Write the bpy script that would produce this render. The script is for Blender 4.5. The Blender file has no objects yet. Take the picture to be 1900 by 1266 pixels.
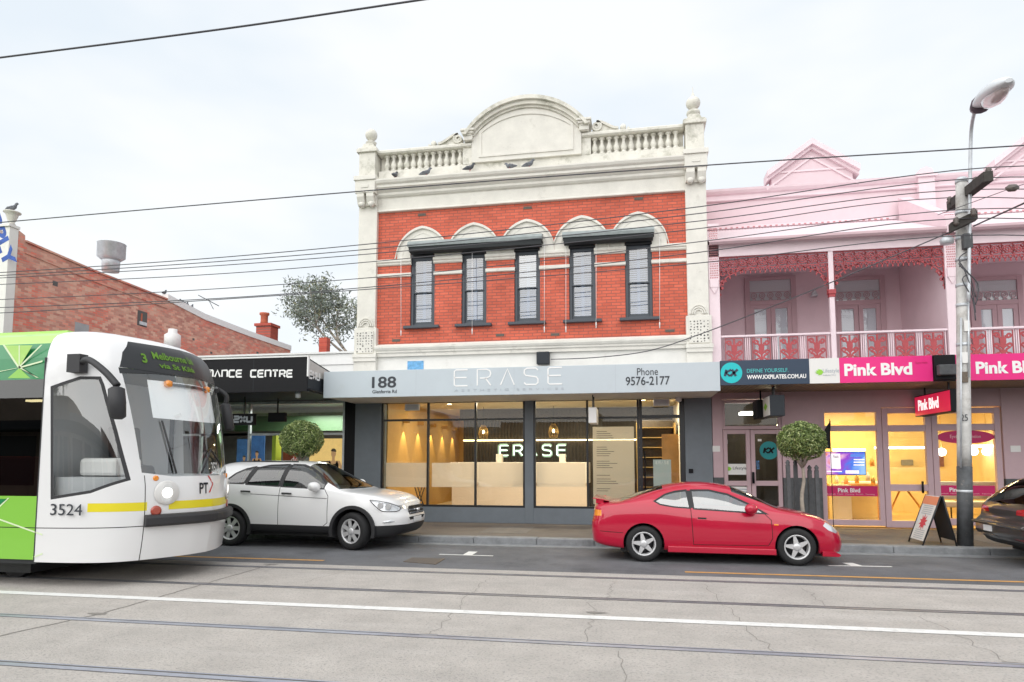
import bpy, bmesh, math, random
from mathutils import Vector, Matrix
R = math.radians
random.seed(7)
S = bpy.context.scene
COL = S.collection

# ---------------------------------------------------------------- camera
CF, CYAW, CPITCH, CPY, CH = 1224.7, 0.18056, 0.08243, 751.7, 1.70
cd = bpy.data.cameras.new('camera')
cam = bpy.data.objects.new('camera', cd); COL.objects.link(cam)
cd.sensor_width = 36; cd.lens = CF / 1900 * 36; cd.sensor_fit = 'HORIZONTAL'
cd.shift_y = (CPY - 633) / 1900
cd.clip_end = 2000
cam.location = (0, 0, CH)
cam.rotation_euler = (R(90) + CPITCH, 0, CYAW)
S.camera = cam

# ---------------------------------------------------------------- sky, sun
w = bpy.data.worlds.new('World'); S.world = w; w.use_nodes = True
nt = w.node_tree; nt.nodes.clear()
def N(t, **k):
    n = nt.nodes.new(t)
    for a, b in k.items(): setattr(n, a, b)
    return n
SUN_EL, SUN_AZ = R(33), R(200)
sky = N('ShaderNodeTexSky'); sky.sky_type = 'NISHITA'; sky.sun_disc = False
sky.sun_elevation = SUN_EL; sky.sun_rotation = SUN_AZ
tc = N('ShaderNodeTexCoord')
mp = N('ShaderNodeMapping'); mp.inputs['Scale'].default_value = (1.0, 1.0, 2.6)
nz = N('ShaderNodeTexNoise'); nz.inputs['Scale'].default_value = 1.9; nz.inputs['Detail'].default_value = 4; nz.inputs['Roughness'].default_value = .5
rp = N('ShaderNodeValToRGB')
rp.color_ramp.elements[0].position = .36; rp.color_ramp.elements[0].color = (4.6, 5.0, 5.35, 1)
rp.color_ramp.elements[1].position = .56; rp.color_ramp.elements[1].color = (5.5, 5.6, 5.65, 1)
mx = N('ShaderNodeMix', data_type='RGBA'); mx.inputs[0].default_value = .93
bg = N('ShaderNodeBackground'); bg.inputs[1].default_value = .1
ow = N('ShaderNodeOutputWorld')
L = nt.links.new
L(tc.outputs['Generated'], mp.inputs[0]); L(mp.outputs[0], nz.inputs[0]); L(nz.outputs[0], rp.inputs[0])
L(sky.outputs[0], mx.inputs[6]); L(rp.outputs[0], mx.inputs[7]); L(mx.outputs[2], bg.inputs[0]); L(bg.outputs[0], ow.inputs[0])
sd = bpy.data.lights.new('sun', 'SUN'); sd.energy = 1.5; sd.angle = R(100); sd.color = (1, .97, .93)
sun = bpy.data.objects.new('sun', sd); COL.objects.link(sun)
# light comes from behind the photographer, a little from the left
sun.rotation_euler = Vector((-math.sin(SUN_AZ) * math.cos(SUN_EL), -math.cos(SUN_AZ) * math.cos(SUN_EL), -math.sin(SUN_EL))).to_track_quat('-Z', 'Y').to_euler()
S.view_settings.view_transform = 'Standard'; S.view_settings.look = 'None'
S.view_settings.exposure = 0.92; S.view_settings.gamma = 1
S.cycles.max_bounces = 8; S.cycles.transparent_max_bounces = 16; S.cycles.caustics_reflective = False; S.cycles.caustics_refractive = False
S.cycles.sample_clamp_indirect = 4

# ---------------------------------------------------------------- measuring: a point of the photograph on a plane y = Y (or z = Z)
_c, _s = math.cos(CYAW), math.sin(CYAW); _cp, _sp = math.cos(CPITCH), math.sin(CPITCH)
def _ray(px, py):
    F = Vector((-_s * _cp, _c * _cp, _sp)); Rt = Vector((_c, _s, 0)); U = Rt.cross(F)
    return F + Rt * (px - 950) / CF - U * (py - CPY) / CF
def W(px, py, Y):
    d = _ray(px, py); t = Y / d.y
    return Vector((d.x * t, Y, CH + d.z * t))
def X_(px, Y, py=700): return W(px, py, Y).x
def Z_(px, py, Y): return W(px, py, Y).z
def G(px, py, Z=0.0):
    d = _ray(px, py); t = (Z - CH) / d.z
    return Vector((d.x * t, d.y * t, Z))

# ---------------------------------------------------------------- materials
M = {}
def mat(name, col, rough=.6, metal=0, var=.0, vscale=4, bump=0, bscale=60, emit=None, estr=0, coat=0, spec=.5, dirt=None, dscale=1.2, dlo=.5, dhi=.75, trans=0):
    m = bpy.data.materials.new(name); m.use_nodes = True
    t = m.node_tree; b = t.nodes['Principled BSDF']
    b.inputs['Base Color'].default_value = (*col, 1); b.inputs['Roughness'].default_value = rough
    b.inputs['Metallic'].default_value = metal; b.inputs['Specular IOR Level'].default_value = spec
    b.inputs['Coat Weight'].default_value = coat; b.inputs['Coat Roughness'].default_value = .03
    g = t.nodes.new('ShaderNodeNewGeometry')
    out = None
    if var:
        n = t.nodes.new('ShaderNodeTexNoise'); n.inputs['Scale'].default_value = vscale; n.inputs['Detail'].default_value = 6; n.inputs['Roughness'].default_value = .65
        t.links.new(g.outputs['Position'], n.inputs[0])
        hs = t.nodes.new('ShaderNodeMapRange'); hs.inputs['From Min'].default_value = .3; hs.inputs['From Max'].default_value = .7
        hs.inputs['To Min'].default_value = 1 - var; hs.inputs['To Max'].default_value = 1 + var * .6
        t.links.new(n.outputs[0], hs.inputs[0])
        mu = t.nodes.new('ShaderNodeMix'); mu.data_type = 'RGBA'; mu.blend_type = 'MULTIPLY'; mu.inputs[0].default_value = 1
        mu.inputs[6].default_value = (*col, 1); t.links.new(hs.outputs[0], mu.inputs[7]); out = mu.outputs[2]
    if dirt:
        n = t.nodes.new('ShaderNodeTexNoise'); n.inputs['Scale'].default_value = dscale; n.inputs['Detail'].default_value = 10; n.inputs['Roughness'].default_value = .72
        t.links.new(g.outputs['Position'], n.inputs[0])
        mr = t.nodes.new('ShaderNodeMapRange'); mr.inputs['From Min'].default_value = dlo; mr.inputs['From Max'].default_value = dhi
        t.links.new(n.outputs[0], mr.inputs[0])
        mu = t.nodes.new('ShaderNodeMix'); mu.data_type = 'RGBA'; t.links.new(mr.outputs[0], mu.inputs[0])
        if out: t.links.new(out, mu.inputs[6])
        else: mu.inputs[6].default_value = (*col, 1)
        mu.inputs[7].default_value = (*dirt, 1); out = mu.outputs[2]
    if out: t.links.new(out, b.inputs['Base Color'])
    if bump:
        n = t.nodes.new('ShaderNodeTexNoise'); n.inputs['Scale'].default_value = bscale; n.inputs['Detail'].default_value = 6
        t.links.new(g.outputs['Position'], n.inputs[0])
        bp = t.nodes.new('ShaderNodeBump'); bp.inputs['Strength'].default_value = bump; bp.inputs['Distance'].default_value = .02
        t.links.new(n.outputs[0], bp.inputs['Height']); t.links.new(bp.outputs[0], b.inputs['Normal'])
    if emit:
        b.inputs['Emission Color'].default_value = (*emit, 1); b.inputs['Emission Strength'].default_value = estr
    M[name] = m
    return m

def brick_mat(name, c1, c2, mortar, axis='x', bw=.235, bh=.078, patch=None, plo=.52, phi=.62):
    m = bpy.data.materials.new(name); m.use_nodes = True; t = m.node_tree; b = t.nodes['Principled BSDF']
    g = t.nodes.new('ShaderNodeNewGeometry'); sx = t.nodes.new('ShaderNodeSeparateXYZ'); cb = t.nodes.new('ShaderNodeCombineXYZ')
    lk = t.links.new
    lk(g.outputs['Position'], sx.inputs[0]); lk(sx.outputs['X' if axis == 'x' else 'Y'], cb.inputs[0]); lk(sx.outputs['Z'], cb.inputs[1])
    br = t.nodes.new('ShaderNodeTexBrick'); lk(cb.outputs[0], br.inputs[0])
    br.inputs['Scale'].default_value = 1; br.inputs['Brick Width'].default_value = bw; br.inputs['Row Height'].default_value = bh
    br.inputs['Mortar Size'].default_value = .009; br.inputs['Mortar Smooth'].default_value = .3; br.inputs['Bias'].default_value = 0
    br.inputs['Color1'].default_value = (*c1, 1); br.inputs['Color2'].default_value = (*c2, 1); br.inputs['Mortar'].default_value = (*mortar, 1)
    n = t.nodes.new('ShaderNodeTexNoise'); n.inputs['Scale'].default_value = 1.1; n.inputs['Detail'].default_value = 9; n.inputs['Roughness'].default_value = .7
    lk(g.outputs['Position'], n.inputs[0])
    hs = t.nodes.new('ShaderNodeMapRange'); hs.inputs['From Min'].default_value = .3; hs.inputs['From Max'].default_value = .7; hs.inputs['To Min'].default_value = .8; hs.inputs['To Max'].default_value = 1.22
    lk(n.outputs[0], hs.inputs[0])
    mu = t.nodes.new('ShaderNodeMix'); mu.data_type = 'RGBA'; mu.blend_type = 'MULTIPLY'; mu.inputs[0].default_value = 1
    lk(br.outputs['Color'], mu.inputs[6]); lk(hs.outputs[0], mu.inputs[7]); o = mu.outputs[2]
    if patch:   # pale and sooty single bricks in weathered patches
        n2 = t.nodes.new('ShaderNodeTexNoise'); n2.inputs['Scale'].default_value = .45; n2.inputs['Detail'].default_value = 4
        lk(g.outputs['Position'], n2.inputs[0])
        wn = t.nodes.new('ShaderNodeTexBrick'); lk(cb.outputs[0], wn.inputs[0])
        for k_, v_ in (('Scale', 1), ('Brick Width', bw), ('Row Height', bh), ('Mortar Size', 0.0)): wn.inputs[k_].default_value = v_
        wn.inputs['Color1'].default_value = (0, 0, 0, 1); wn.inputs['Color2'].default_value = (1, 1, 1, 1)
        sp = t.nodes.new('ShaderNodeSeparateColor'); lk(wn.outputs['Color'], sp.inputs[0])
        ad = t.nodes.new('ShaderNodeMath'); ad.operation = 'MULTIPLY_ADD'; ad.inputs[1].default_value = .30; lk(sp.outputs[0], ad.inputs[0]); lk(n2.outputs[0], ad.inputs[2])
        mr = t.nodes.new('ShaderNodeMapRange'); mr.inputs['From Min'].default_value = plo + .08; mr.inputs['From Max'].default_value = phi + .12; mr.inputs['To Max'].default_value = .7
        lk(ad.outputs[0], mr.inputs[0])
        n4 = t.nodes.new('ShaderNodeTexWhiteNoise'); n4.noise_dimensions = '1D'; lk(sp.outputs[1], n4.inputs['W'])
        mc = t.nodes.new('ShaderNodeMix'); mc.data_type = 'RGBA'; lk(n4.outputs[0], mc.inputs[0]); mc.inputs[6].default_value = (*patch[0], 1); mc.inputs[7].default_value = (*patch[1], 1)
        m3 = t.nodes.new('ShaderNodeMix'); m3.data_type = 'RGBA'; lk(mr.outputs[0], m3.inputs[0]); lk(o, m3.inputs[6]); lk(mc.outputs[2], m3.inputs[7]); o = m3.outputs[2]
    lk(o, b.inputs['Base Color']); b.inputs['Roughness'].default_value = .85
    bp = t.nodes.new('ShaderNodeBump'); bp.inputs['Strength'].default_value = .5; bp.inputs['Distance'].default_value = .012; bp.invert = True
    lk(br.outputs['Fac'], bp.inputs['Height']); lk(bp.outputs[0], b.inputs['Normal'])
    M[name] = m

def glass_mat(name, tint=(.9, .95, .95), refl=.0, boost=1.0, rough=0.0):
    """thin pane: see-through film plus mirror by Fresnel"""
    m = bpy.data.materials.new(name); m.use_nodes = True; t = m.node_tree; t.nodes.clear()
    o = t.nodes.new('ShaderNodeOutputMaterial'); a = t.nodes.new('ShaderNodeBsdfTransparent'); a.inputs[0].default_value = (*tint, 1)
    g = t.nodes.new('ShaderNodeBsdfGlossy'); g.inputs['Roughness'].default_value = rough
    f = t.nodes.new('ShaderNodeFresnel'); f.inputs[0].default_value = 1.5
    ma = t.nodes.new('ShaderNodeMath'); ma.operation = 'MULTIPLY_ADD'; ma.inputs[1].default_value = boost; ma.inputs[2].default_value = refl; ma.use_clamp = True
    mi = t.nodes.new('ShaderNodeMixShader')
    ge = t.nodes.new('ShaderNodeNewGeometry'); iv = t.nodes.new('ShaderNodeMath'); iv.operation = 'SUBTRACT'; iv.inputs[0].default_value = 1; m5 = t.nodes.new('ShaderNodeMath'); m5.operation = 'MULTIPLY'
    t.links.new(ge.outputs['Backfacing'], iv.inputs[1]); t.links.new(ma.outputs[0], m5.inputs[0]); t.links.new(iv.outputs[0], m5.inputs[1])   # a thin pane mirrors on its front face only
    t.links.new(f.outputs[0], ma.inputs[0]); t.links.new(m5.outputs[0], mi.inputs[0]); t.links.new(a.outputs[0], mi.inputs[1]); t.links.new(g.outputs[0], mi.inputs[2]); t.links.new(mi.outputs[0], o.inputs[0])
    M[name] = m

def film_mat(name, col, op):
    """translucent printed film on glass"""
    m = bpy.data.materials.new(name); m.use_nodes = True; t = m.node_tree; t.nodes.clear()
    o = t.nodes.new('ShaderNodeOutputMaterial'); a = t.nodes.new('ShaderNodeBsdfTransparent'); d = t.nodes.new('ShaderNodeBsdfDiffuse'); d.inputs[0].default_value = (*col, 1)
    tr = t.nodes.new('ShaderNodeBsdfTranslucent'); tr.inputs[0].default_value = (*col, 1)
    m1 = t.nodes.new('ShaderNodeMixShader'); m1.inputs[0].default_value = .5
    m2 = t.nodes.new('ShaderNodeMixShader'); m2.inputs[0].default_value = op
    t.links.new(d.outputs[0], m1.inputs[1]); t.links.new(tr.outputs[0], m1.inputs[2]); t.links.new(a.outputs[0], m2.inputs[1]); t.links.new(m1.outputs[0], m2.inputs[2]); t.links.new(m2.outputs[0], o.inputs[0])
    M[name] = m

mat('stucco', (.75, .73, .67), .85, var=.10, vscale=2.5, bump=.25, bscale=45, dirt=(.33, .31, .26), dscale=1.6, dlo=.58, dhi=.86)
mat('stucco_old', (.74, .72, .65), .85, var=.12, vscale=3, bump=.3, bscale=45, dirt=(.27, .27, .2), dscale=2.2, dlo=.52, dhi=.75)
mat('white_paint', (.80, .79, .75), .6, var=.06, vscale=3, dirt=(.5, .48, .42), dscale=2, dlo=.6, dhi=.85)
mat('white_board', (.80, .80, .79), .6, var=.04)
brick_mat('red_brick', (.66, .145, .085), (.54, .11, .064), (.29, .10, .08), 'x')
brick_mat('old_brick', (.76, .195, .135), (.62, .145, .10), (.50, .29, .24), 'y', patch=((.78, .56, .42), (.42, .22, .18)), plo=.36, phi=.60)
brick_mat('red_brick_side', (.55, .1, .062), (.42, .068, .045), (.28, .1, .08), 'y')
mat('charcoal', (.028, .033, .04), .55, var=.1, spec=.25)
mat('window_trim', (.05, .062, .078), .4)
mat('grey_render', (.165, .19, .215), .6, var=.12, vscale=2, bump=.12, bscale=90)
mat('fascia_grey', (.50, .56, .60), .42, var=.04, vscale=1.2, dirt=(.42, .44, .43), dscale=1.1, dlo=.58, dhi=.9)
mat('soffit_white', (.62, .60, .57), .7, var=.08)
mat('black', (.009, .009, .011), .5, spec=.18)
mat('black_frame', (.016, .017, .02), .35)
mat('text_dark', (.03, .035, .045), .5)
mat('text_white', (.85, .85, .84), .5)
mat('text_pale', (.42, .46, .50), .5)
mat('awning_cover', (.30, .34, .34), .6, var=.2, vscale=6)
mat('awning_cloth', (.022, .026, .028), .8)
mat('asphalt', (.150, .153, .163), .85, var=.28, vscale=1.1, bump=.5, bscale=160, dirt=(.055, .055, .06), dscale=.9, dlo=.52, dhi=.8)
mat('footpath_asphalt', (.135, .115, .102), .7, var=.25, vscale=1.5, bump=.3, bscale=150)
mat('bluestone', (.26, .27, .28), .8, var=.3, vscale=5, bump=.4, bscale=60)
mat('road_paint', (.78, .78, .76), .7, var=.12, vscale=9, dirt=(.36, .35, .33), dscale=5, dlo=.55, dhi=.85)
mat('yellow_paint', (.62, .33, .09), .7, var=.12, vscale=9, dirt=(.25, .2, .15), dscale=7, dlo=.5, dhi=.8)
mat('rail_steel', (.44, .46, .53), .42, metal=.45, var=.2, vscale=3)
mat('groove', (.11, .105, .10), .9)
mat('iron_rust', (.14, .11, .085), .7, var=.3, vscale=30)
mat('earth', (.16, .14, .11), .9, var=.2)
mat('pink_wall', (.76, .60, .64), .7, var=.05, vscale=2, bump=.1, dirt=(.55, .36, .40), dscale=1.3, dlo=.6, dhi=.9)
mat('pink_pale', (.82, .675, .715), .65, var=.05)
mat('pink_dusty', (.54, .385, .415), .65, var=.05)
mat('pink_roof', (.82, .715, .75), .45, var=.05)
mat('lace_red', (.42, .065, .075), .55, var=.12, vscale=12)
mat('lace_pink', (.58, .26, .28), .55, var=.12, vscale=12)
mat('magenta', (.78, .012, .21), .45)
mat('magenta_dark', (.55, .01, .12), .45)
mat('navy', (.012, .033, .07), .4)
mat('teal', (.0, .50, .53), .45)
mat('leaf_logo', (.28, .60, .05), .5)
mat('screen_edge', (.01, .01, .012), .3)
mat('concrete_pole', (.60, .59, .57), .85, var=.2, vscale=5, bump=.35, bscale=40, dirt=(.26, .23, .19), dscale=3, dlo=.5, dhi=.75)
mat('pole_grey', (.085, .09, .095), .7, var=.3, vscale=9, dirt=(.3, .25, .2), dscale=6, dlo=.6, dhi=.75)
mat('timber_dark', (.055, .05, .045), .85, var=.3, vscale=10)
mat('galv', (.60, .63, .66), .42, metal=.3, var=.2, vscale=6)
mat('wire', (.075, .075, .085), .6)
mat('porcelain', (.12, .10, .09), .3)
mat('bark_pale', (.42, .37, .31), .9, var=.3, vscale=7)
mat('bark', (.16, .13, .105), .9, var=.3, vscale=9)
for i, c in enumerate([(.13, .19, .05), (.24, .31, .09), (.44, .49, .22), (.06, .10, .03)]): mat('box_leaf%d' % i, c, .45)
for i, c in enumerate([(.22, .255, .22), (.30, .335, .29), (.24, .24, .13), (.16, .19, .15)]): mat('gum_leaf%d' % i, c, .6)
mat('terracotta', (.50, .13, .07), .8, var=.2)
mat('pigeon_grey', (.17, .18, .205), .7, var=.35, vscale=25)
mat('pigeon_dark', (.08, .085, .10), .6, var=.4, vscale=25)
mat('timber_wall', (.58, .35, .12), .5, var=.08, vscale=6)
mat('interior_white', (.72, .66, .55), .7)
mat('interior_dark', (.055, .043, .032), .4, var=.35, vscale=14)
mat('interior_floor', (.42, .33, .22), .4)
mat('desk_stone', (.74, .64, .57), .5, var=.14, vscale=40)
mat('desk_top', (.74, .68, .62), .35)
mat('yellow_wall', (.80, .64, .33), .6, var=.06)
mat('yellow_floor', (.62, .44, .18), .45)
mat('orange_panel', (.68, .34, .10), .4, var=.15, vscale=5)
mat('brass', (.62, .42, .16), .3, metal=.8)
mat('neon', (.9, 1, .9), .4, emit=(.85, 1, .88), estr=1.25)
mat('lamp_warm', (1, .9, .7), .4, emit=(1, .78, .42), estr=5)
mat('lamp_white', (1, 1, 1), .4, emit=(1, .96, .85), estr=4)
mat('shop_dim', (.24, .25, .245), .6, var=.2)
mat('green_glow', (.06, .105, .05), .5)
mat('poster_blue', (.05, .16, .42), .4, var=.6, vscale=3)
mat('poster_tan', (.74, .50, .18), .5, var=.18, vscale=4)
mat('skin', (.52, .27, .15), .5, var=.1, vscale=12)
mat('board_white', (.75, .74, .72), .5)
mat('board_red', (.62, .05, .08), .5)
mat('board_orange', (.75, .25, .13), .5)
mat('sign_box_red', (.60, .015, .05), .35, emit=(.9, .02, .1), estr=.25)
film_mat('frost', (.92, .84, .76), .70)
film_mat('frost_board', (.66, .62, .57), .55)
film_mat('film_blue', (.52, .60, .66), .85)
glass_mat('shop_glass', (.93, .95, .93), 0.0, 1.1)
glass_mat('upper_glass', (.54, .63, .74), .20, 1.2)
glass_mat('upper_glass_high', (.62, .70, .76), .30, 1.4)
mat('blind_white', (.78, .81, .84), .7)

def concrete_mat():
    m = mat('tram_concrete', (.485, .452, .418), .85, var=.15, vscale=1.6, bump=.7, bscale=70, dirt=(.37, .345, .32), dscale=2.5, dlo=.54, dhi=.85)
    t = m.node_tree; b = t.nodes['Principled BSDF']; lk = t.links.new
    src = b.inputs['Base Color'].links[0].from_socket
    g = t.nodes.new('ShaderNodeNewGeometry'); mpp = t.nodes.new('ShaderNodeMapping')
    # pale tyre-polished streaks that run with the traffic, plus fine dark pits
    mpp.inputs['Scale'].default_value = (.22, 2.6, 1); mpp.inputs['Rotation'].default_value = (0, 0, .12)
    n = t.nodes.new('ShaderNodeTexNoise'); n.inputs['Scale'].default_value = 1.2; n.inputs['Detail'].default_value = 7
    lk(g.outputs['Position'], mpp.inputs[0]); lk(mpp.outputs[0], n.inputs[0])
    mr = t.nodes.new('ShaderNodeMapRange'); mr.inputs['From Min'].default_value = .55; mr.inputs['From Max'].default_value = .72; mr.inputs['To Max'].default_value = .55
    lk(n.outputs[0], mr.inputs[0])
    m1 = t.nodes.new('ShaderNodeMix'); m1.data_type = 'RGBA'; lk(mr.outputs[0], m1.inputs[0]); lk(src, m1.inputs[6]); m1.inputs[7].default_value = (.56, .53, .50, 1)
    n2 = t.nodes.new('ShaderNodeTexNoise'); n2.inputs['Scale'].default_value = 38; n2.inputs['Detail'].default_value = 3
    lk(g.outputs['Position'], n2.inputs[0])
    mr2 = t.nodes.new('ShaderNodeMapRange'); mr2.inputs['From Min'].default_value = .52; mr2.inputs['From Max'].default_value = .68; mr2.inputs['To Max'].default_value = .62
    lk(n2.outputs[0], mr2.inputs[0])
    m2 = t.nodes.new('ShaderNodeMix'); m2.data_type = 'RGBA'; lk(mr2.outputs[0], m2.inputs[0]); lk(m1.outputs[2], m2.inputs[6]); m2.inputs[7].default_value = (.27, .26, .245, 1)
    lk(m2.outputs[2], b.inputs['Base Color'])
concrete_mat()

# ---------------------------------------------------------------- mesh helpers
class MB:
    def __init__(s): s.v = []; s.f = []; s.m = []; s.sm = []
    def add(s, vs, fs, mi=0, smooth=False):
        o = len(s.v); s.v += [tuple(v) for v in vs]
        for f in fs: s.f.append([i + o for i in f]); s.m.append(mi); s.sm.append(smooth)
        return s
    def box(s, x0, x1, y0, y1, z0, z1, mi=0):
        x0, x1 = min(x0, x1), max(x0, x1); y0, y1 = min(y0, y1), max(y0, y1); z0, z1 = min(z0, z1), max(z0, z1)
        return s.add([(x0, y0, z0), (x1, y0, z0), (x1, y1, z0), (x0, y1, z0), (x0, y0, z1), (x1, y0, z1), (x1, y1, z1), (x0, y1, z1)],
              [(0, 3, 2, 1), (4, 5, 6, 7), (0, 1, 5, 4), (1, 2, 6, 5), (2, 3, 7, 6), (3, 0, 4, 7)], mi)
    def prism(s, poly, axis, a, b, mi=0, smooth=False):
        """extrude a 2-D outline: axis 'y' takes (x,z), axis 'x' takes (y,z), axis 'z' takes (x,y)"""
        ar = sum(p[0] * q[1] - q[0] * p[1] for p, q in zip(poly, poly[1:] + poly[:1]))
        if ar < 0: poly = poly[::-1]
        f = {'y': lambda p, t: (p[0], t, p[1]), 'x': lambda p, t: (t, p[0], p[1]), 'z': lambda p, t: (p[0], p[1], t)}[axis]
        n = len(poly); lo, hi = min(a, b), max(a, b)
        vs = [f(p, lo) for p in poly] + [f(p, hi) for p in poly]
        fs = [tuple(range(n - 1, -1, -1)), tuple(range(n, 2 * n))]
        sd = [(i, (i + 1) % n, n + (i + 1) % n, n + i) for i in range(n)]
        if axis == 'y': fs = [t[::-1] for t in fs]; sd = [t[::-1] for t in sd]
        s.add(vs, fs, mi); return s.add_idx(sd, len(s.v) - 2 * n, mi, smooth)
    def add_idx(s, fs, o, mi, smooth):
        for f in fs: s.f.append([i + o for i in f]); s.m.append(mi); s.sm.append(smooth)
        return s
    def tube(s, path, r, n=8, mi=0, cap=True, smooth=True):
        P = [Vector(p) for p in path]; rs = r if isinstance(r, (list, tuple)) else [r] * len(P)
        up = None; vs = []
        for i, p in enumerate(P):
            d = (P[min(i + 1, len(P) - 1)] - P[max(i - 1, 0)]).normalized()
            if up is None:
                a = Vector((0, 0, 1)) if abs(d.z) < .9 else Vector((1, 0, 0)); up = (a - d * a.dot(d)).normalized()
            else: up = (up - d * up.dot(d)).normalized()
            q = d.cross(up)
            for k in range(n):
                t = 2 * math.pi * k / n; vs.append(p + (up * math.cos(t) + q * math.sin(t)) * rs[i])
        fs = [(i * n + k, i * n + (k + 1) % n, (i + 1) * n + (k + 1) % n, (i + 1) * n + k) for i in range(len(P) - 1) for k in range(n)]
        s.add(vs, fs, mi, smooth)
        if cap: s.add_idx([tuple(range(n - 1, -1, -1)), tuple((len(P) - 1) * n + k for k in range(n))], len(s.v) - len(vs), mi, False)
        return s
    def lathe(s, prof, c, axis='z', n=16, mi=0, smooth=True):
        """prof: (radius, height along the axis)"""
        c = Vector(c); vs = []
        for r, h in prof:
            for k in range(n):
                t = 2 * math.pi * k / n; a, b = r * math.cos(t), r * math.sin(t)
                vs.append(c + (Vector((a, b, h)) if axis == 'z' else Vector((a, h, -b)) if axis == 'y' else Vector((h, a, b))))
        m = len(prof)
        fs = [(i * n + k, i * n + (k + 1) % n, (i + 1) * n + (k + 1) % n, (i + 1) * n + k) for i in range(m - 1) for k in range(n)]
        s.add(vs, fs, mi, smooth)
        return s.add_idx([tuple(range(n - 1, -1, -1)), tuple((m - 1) * n + k for k in range(n))], len(s.v) - len(vs), mi, False)
    def ribbon(s, path, wd, y0, y1, mi=0, fr=None):
        """flat iron strip following (x,z) points; its thickness lies along y"""
        n = len(path)
        vs = []
        for i, (x, z) in enumerate(path):
            ax, az = path[max(i - 1, 0)]; bx, bz = path[min(i + 1, n - 1)]
            dx, dz = bx - ax, bz - az; l = math.hypot(dx, dz) or 1; nx, nz = -dz / l * wd / 2, dx / l * wd / 2
            vs += [(x + nx, y0, z + nz), (x - nx, y0, z - nz), (x + nx, y1, z + nz), (x - nx, y1, z - nz)]
        fs = []
        for i in range(n - 1):
            a, b = 4 * i, 4 * i + 4
            fs += [(a, b, b + 1, a + 1), (a + 2, a + 3, b + 3, b + 2), (a, a + 2, b + 2, b), (a + 1, b + 1, b + 3, a + 3)]
        return s.add(vs, fs, mi)
    def build(s, name, mats, parent=None, bevel=0, recalc=True):
        me = bpy.data.meshes.new(name); me.from_pydata(s.v, [], s.f)
        if not isinstance(mats, (list, tuple)): mats = [mats]
        for m in mats: me.materials.append(M[m] if isinstance(m, str) else m)
        me.polygons.foreach_set('material_index', s.m); me.polygons.foreach_set('use_smooth', s.sm)
        if recalc:
            bm = bmesh.new(); bm.from_mesh(me); bmesh.ops.recalc_face_normals(bm, faces=bm.faces)
            if bevel:
                es = [e for e in bm.edges if len(e.link_faces) == 2 and e.calc_face_angle(0) > .6]
                bmesh.ops.bevel(bm, geom=es, offset=bevel, segments=2, affect='EDGES', profile=.5, clamp_overlap=True)
            bm.to_mesh(me); bm.free()
        me.update()
        o = bpy.data.objects.new(name, me); COL.objects.link(o)
        if parent:
            o.parent = parent; o.matrix_parent_inverse = par_inv(parent)
        return o
def par_inv(p):
    m = Matrix.Identity(4); q = p; ch = []
    while q: ch.append(q); q = q.parent
    for q in reversed(ch):
        m = m @ q.matrix_parent_inverse @ Matrix.LocRotScale(q.location, q.rotation_euler, q.scale)
    return m.inverted()
def tag(o, label, cat, group=None):
    o['label'] = label; o['category'] = cat
    if group: o['group'] = group
    return o
def thing(name, label, cat, loc=(0, 0, 0), group=None):
    o = bpy.data.objects.new(name, None); COL.objects.link(o); o.location = loc; o.empty_display_size = .2
    return tag(o, label, cat, group)
def struct(o): o['kind'] = 'structure'; return o
def copy_tree(o, parent=None):
    c = o.copy(); COL.objects.link(c)
    if parent: c.parent = parent
    for ch in list(o.children): copy_tree(ch, c)
    return c
def text(name, s, m, parent, o, r, u, wd, ht, ext=.004, bold=0, shear=0, spacing=1, align='l'):
    """lettering stretched into a box: o lower-left corner, r and u unit vectors"""
    c = bpy.data.curves.new(name, 'FONT'); c.body = s; c.extrude = .001; c.offset = bold; c.shear = shear; c.space_character = spacing; c.resolution_u = 4
    t = bpy.data.objects.new(name, c); COL.objects.link(t); dg = bpy.context.evaluated_depsgraph_get()
    me = bpy.data.meshes.new_from_object(t.evaluated_get(dg)); bpy.data.objects.remove(t); bpy.data.curves.remove(c)
    xs = [v.co.x for v in me.vertices]; ys = [v.co.y for v in me.vertices]
    x0, y0, sx, sy = min(xs), min(ys), wd / (max(xs) - min(xs)), ht / (max(ys) - min(ys))
    o, r, u = Vector(o), Vector(r).normalized(), Vector(u).normalized(); n = r.cross(u)
    for v in me.vertices:
        x, y, z = v.co; v.co = o + r * (x - x0) * sx + u * (y - y0) * sy + n * (ext if z > 0 else 0)
    me.materials.clear(); me.materials.append(M[m] if isinstance(m, str) else m)
    for p in me.polygons: p.material_index = 0
    ob = bpy.data.objects.new(name, me); COL.objects.link(ob)
    if parent: ob.parent = parent; ob.matrix_parent_inverse = par_inv(parent)
    return ob
def text_px(name, s, m, parent, x0, y0, x1, y1, Y, bold=0, **k):
    """lettering on the plane y=Y filling the photograph's box (x0,y0)-(x1,y1), y0 the top"""
    a = W(x0, y1, Y); b = W(x1, y1, Y); c = W((x0 + x1) / 2, y0, Y); d = W((x0 + x1) / 2, y1, Y)
    return text(name, s, m, parent, (a.x, Y, d.z), (1, 0, 0), (0, 0, 1), b.x - a.x, c.z - d.z, bold=bold, **k)
def arc(cx, cz, r, a0, a1, n=10, rz=None):
    rz = rz or r
    return [(cx + r * math.cos(a0 + (a1 - a0) * i / n), cz + rz * math.sin(a0 + (a1 - a0) * i / n)) for i in range(n + 1)]
def spiral(cx, cz, r0, r1, a0, a1, n=14):
    return [(cx + (r0 + (r1 - r0) * i / n) * math.cos(a0 + (a1 - a0) * i / n), cz + (r0 + (r1 - r0) * i / n) * math.sin(a0 + (a1 - a0) * i / n)) for i in range(n + 1)]
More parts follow.
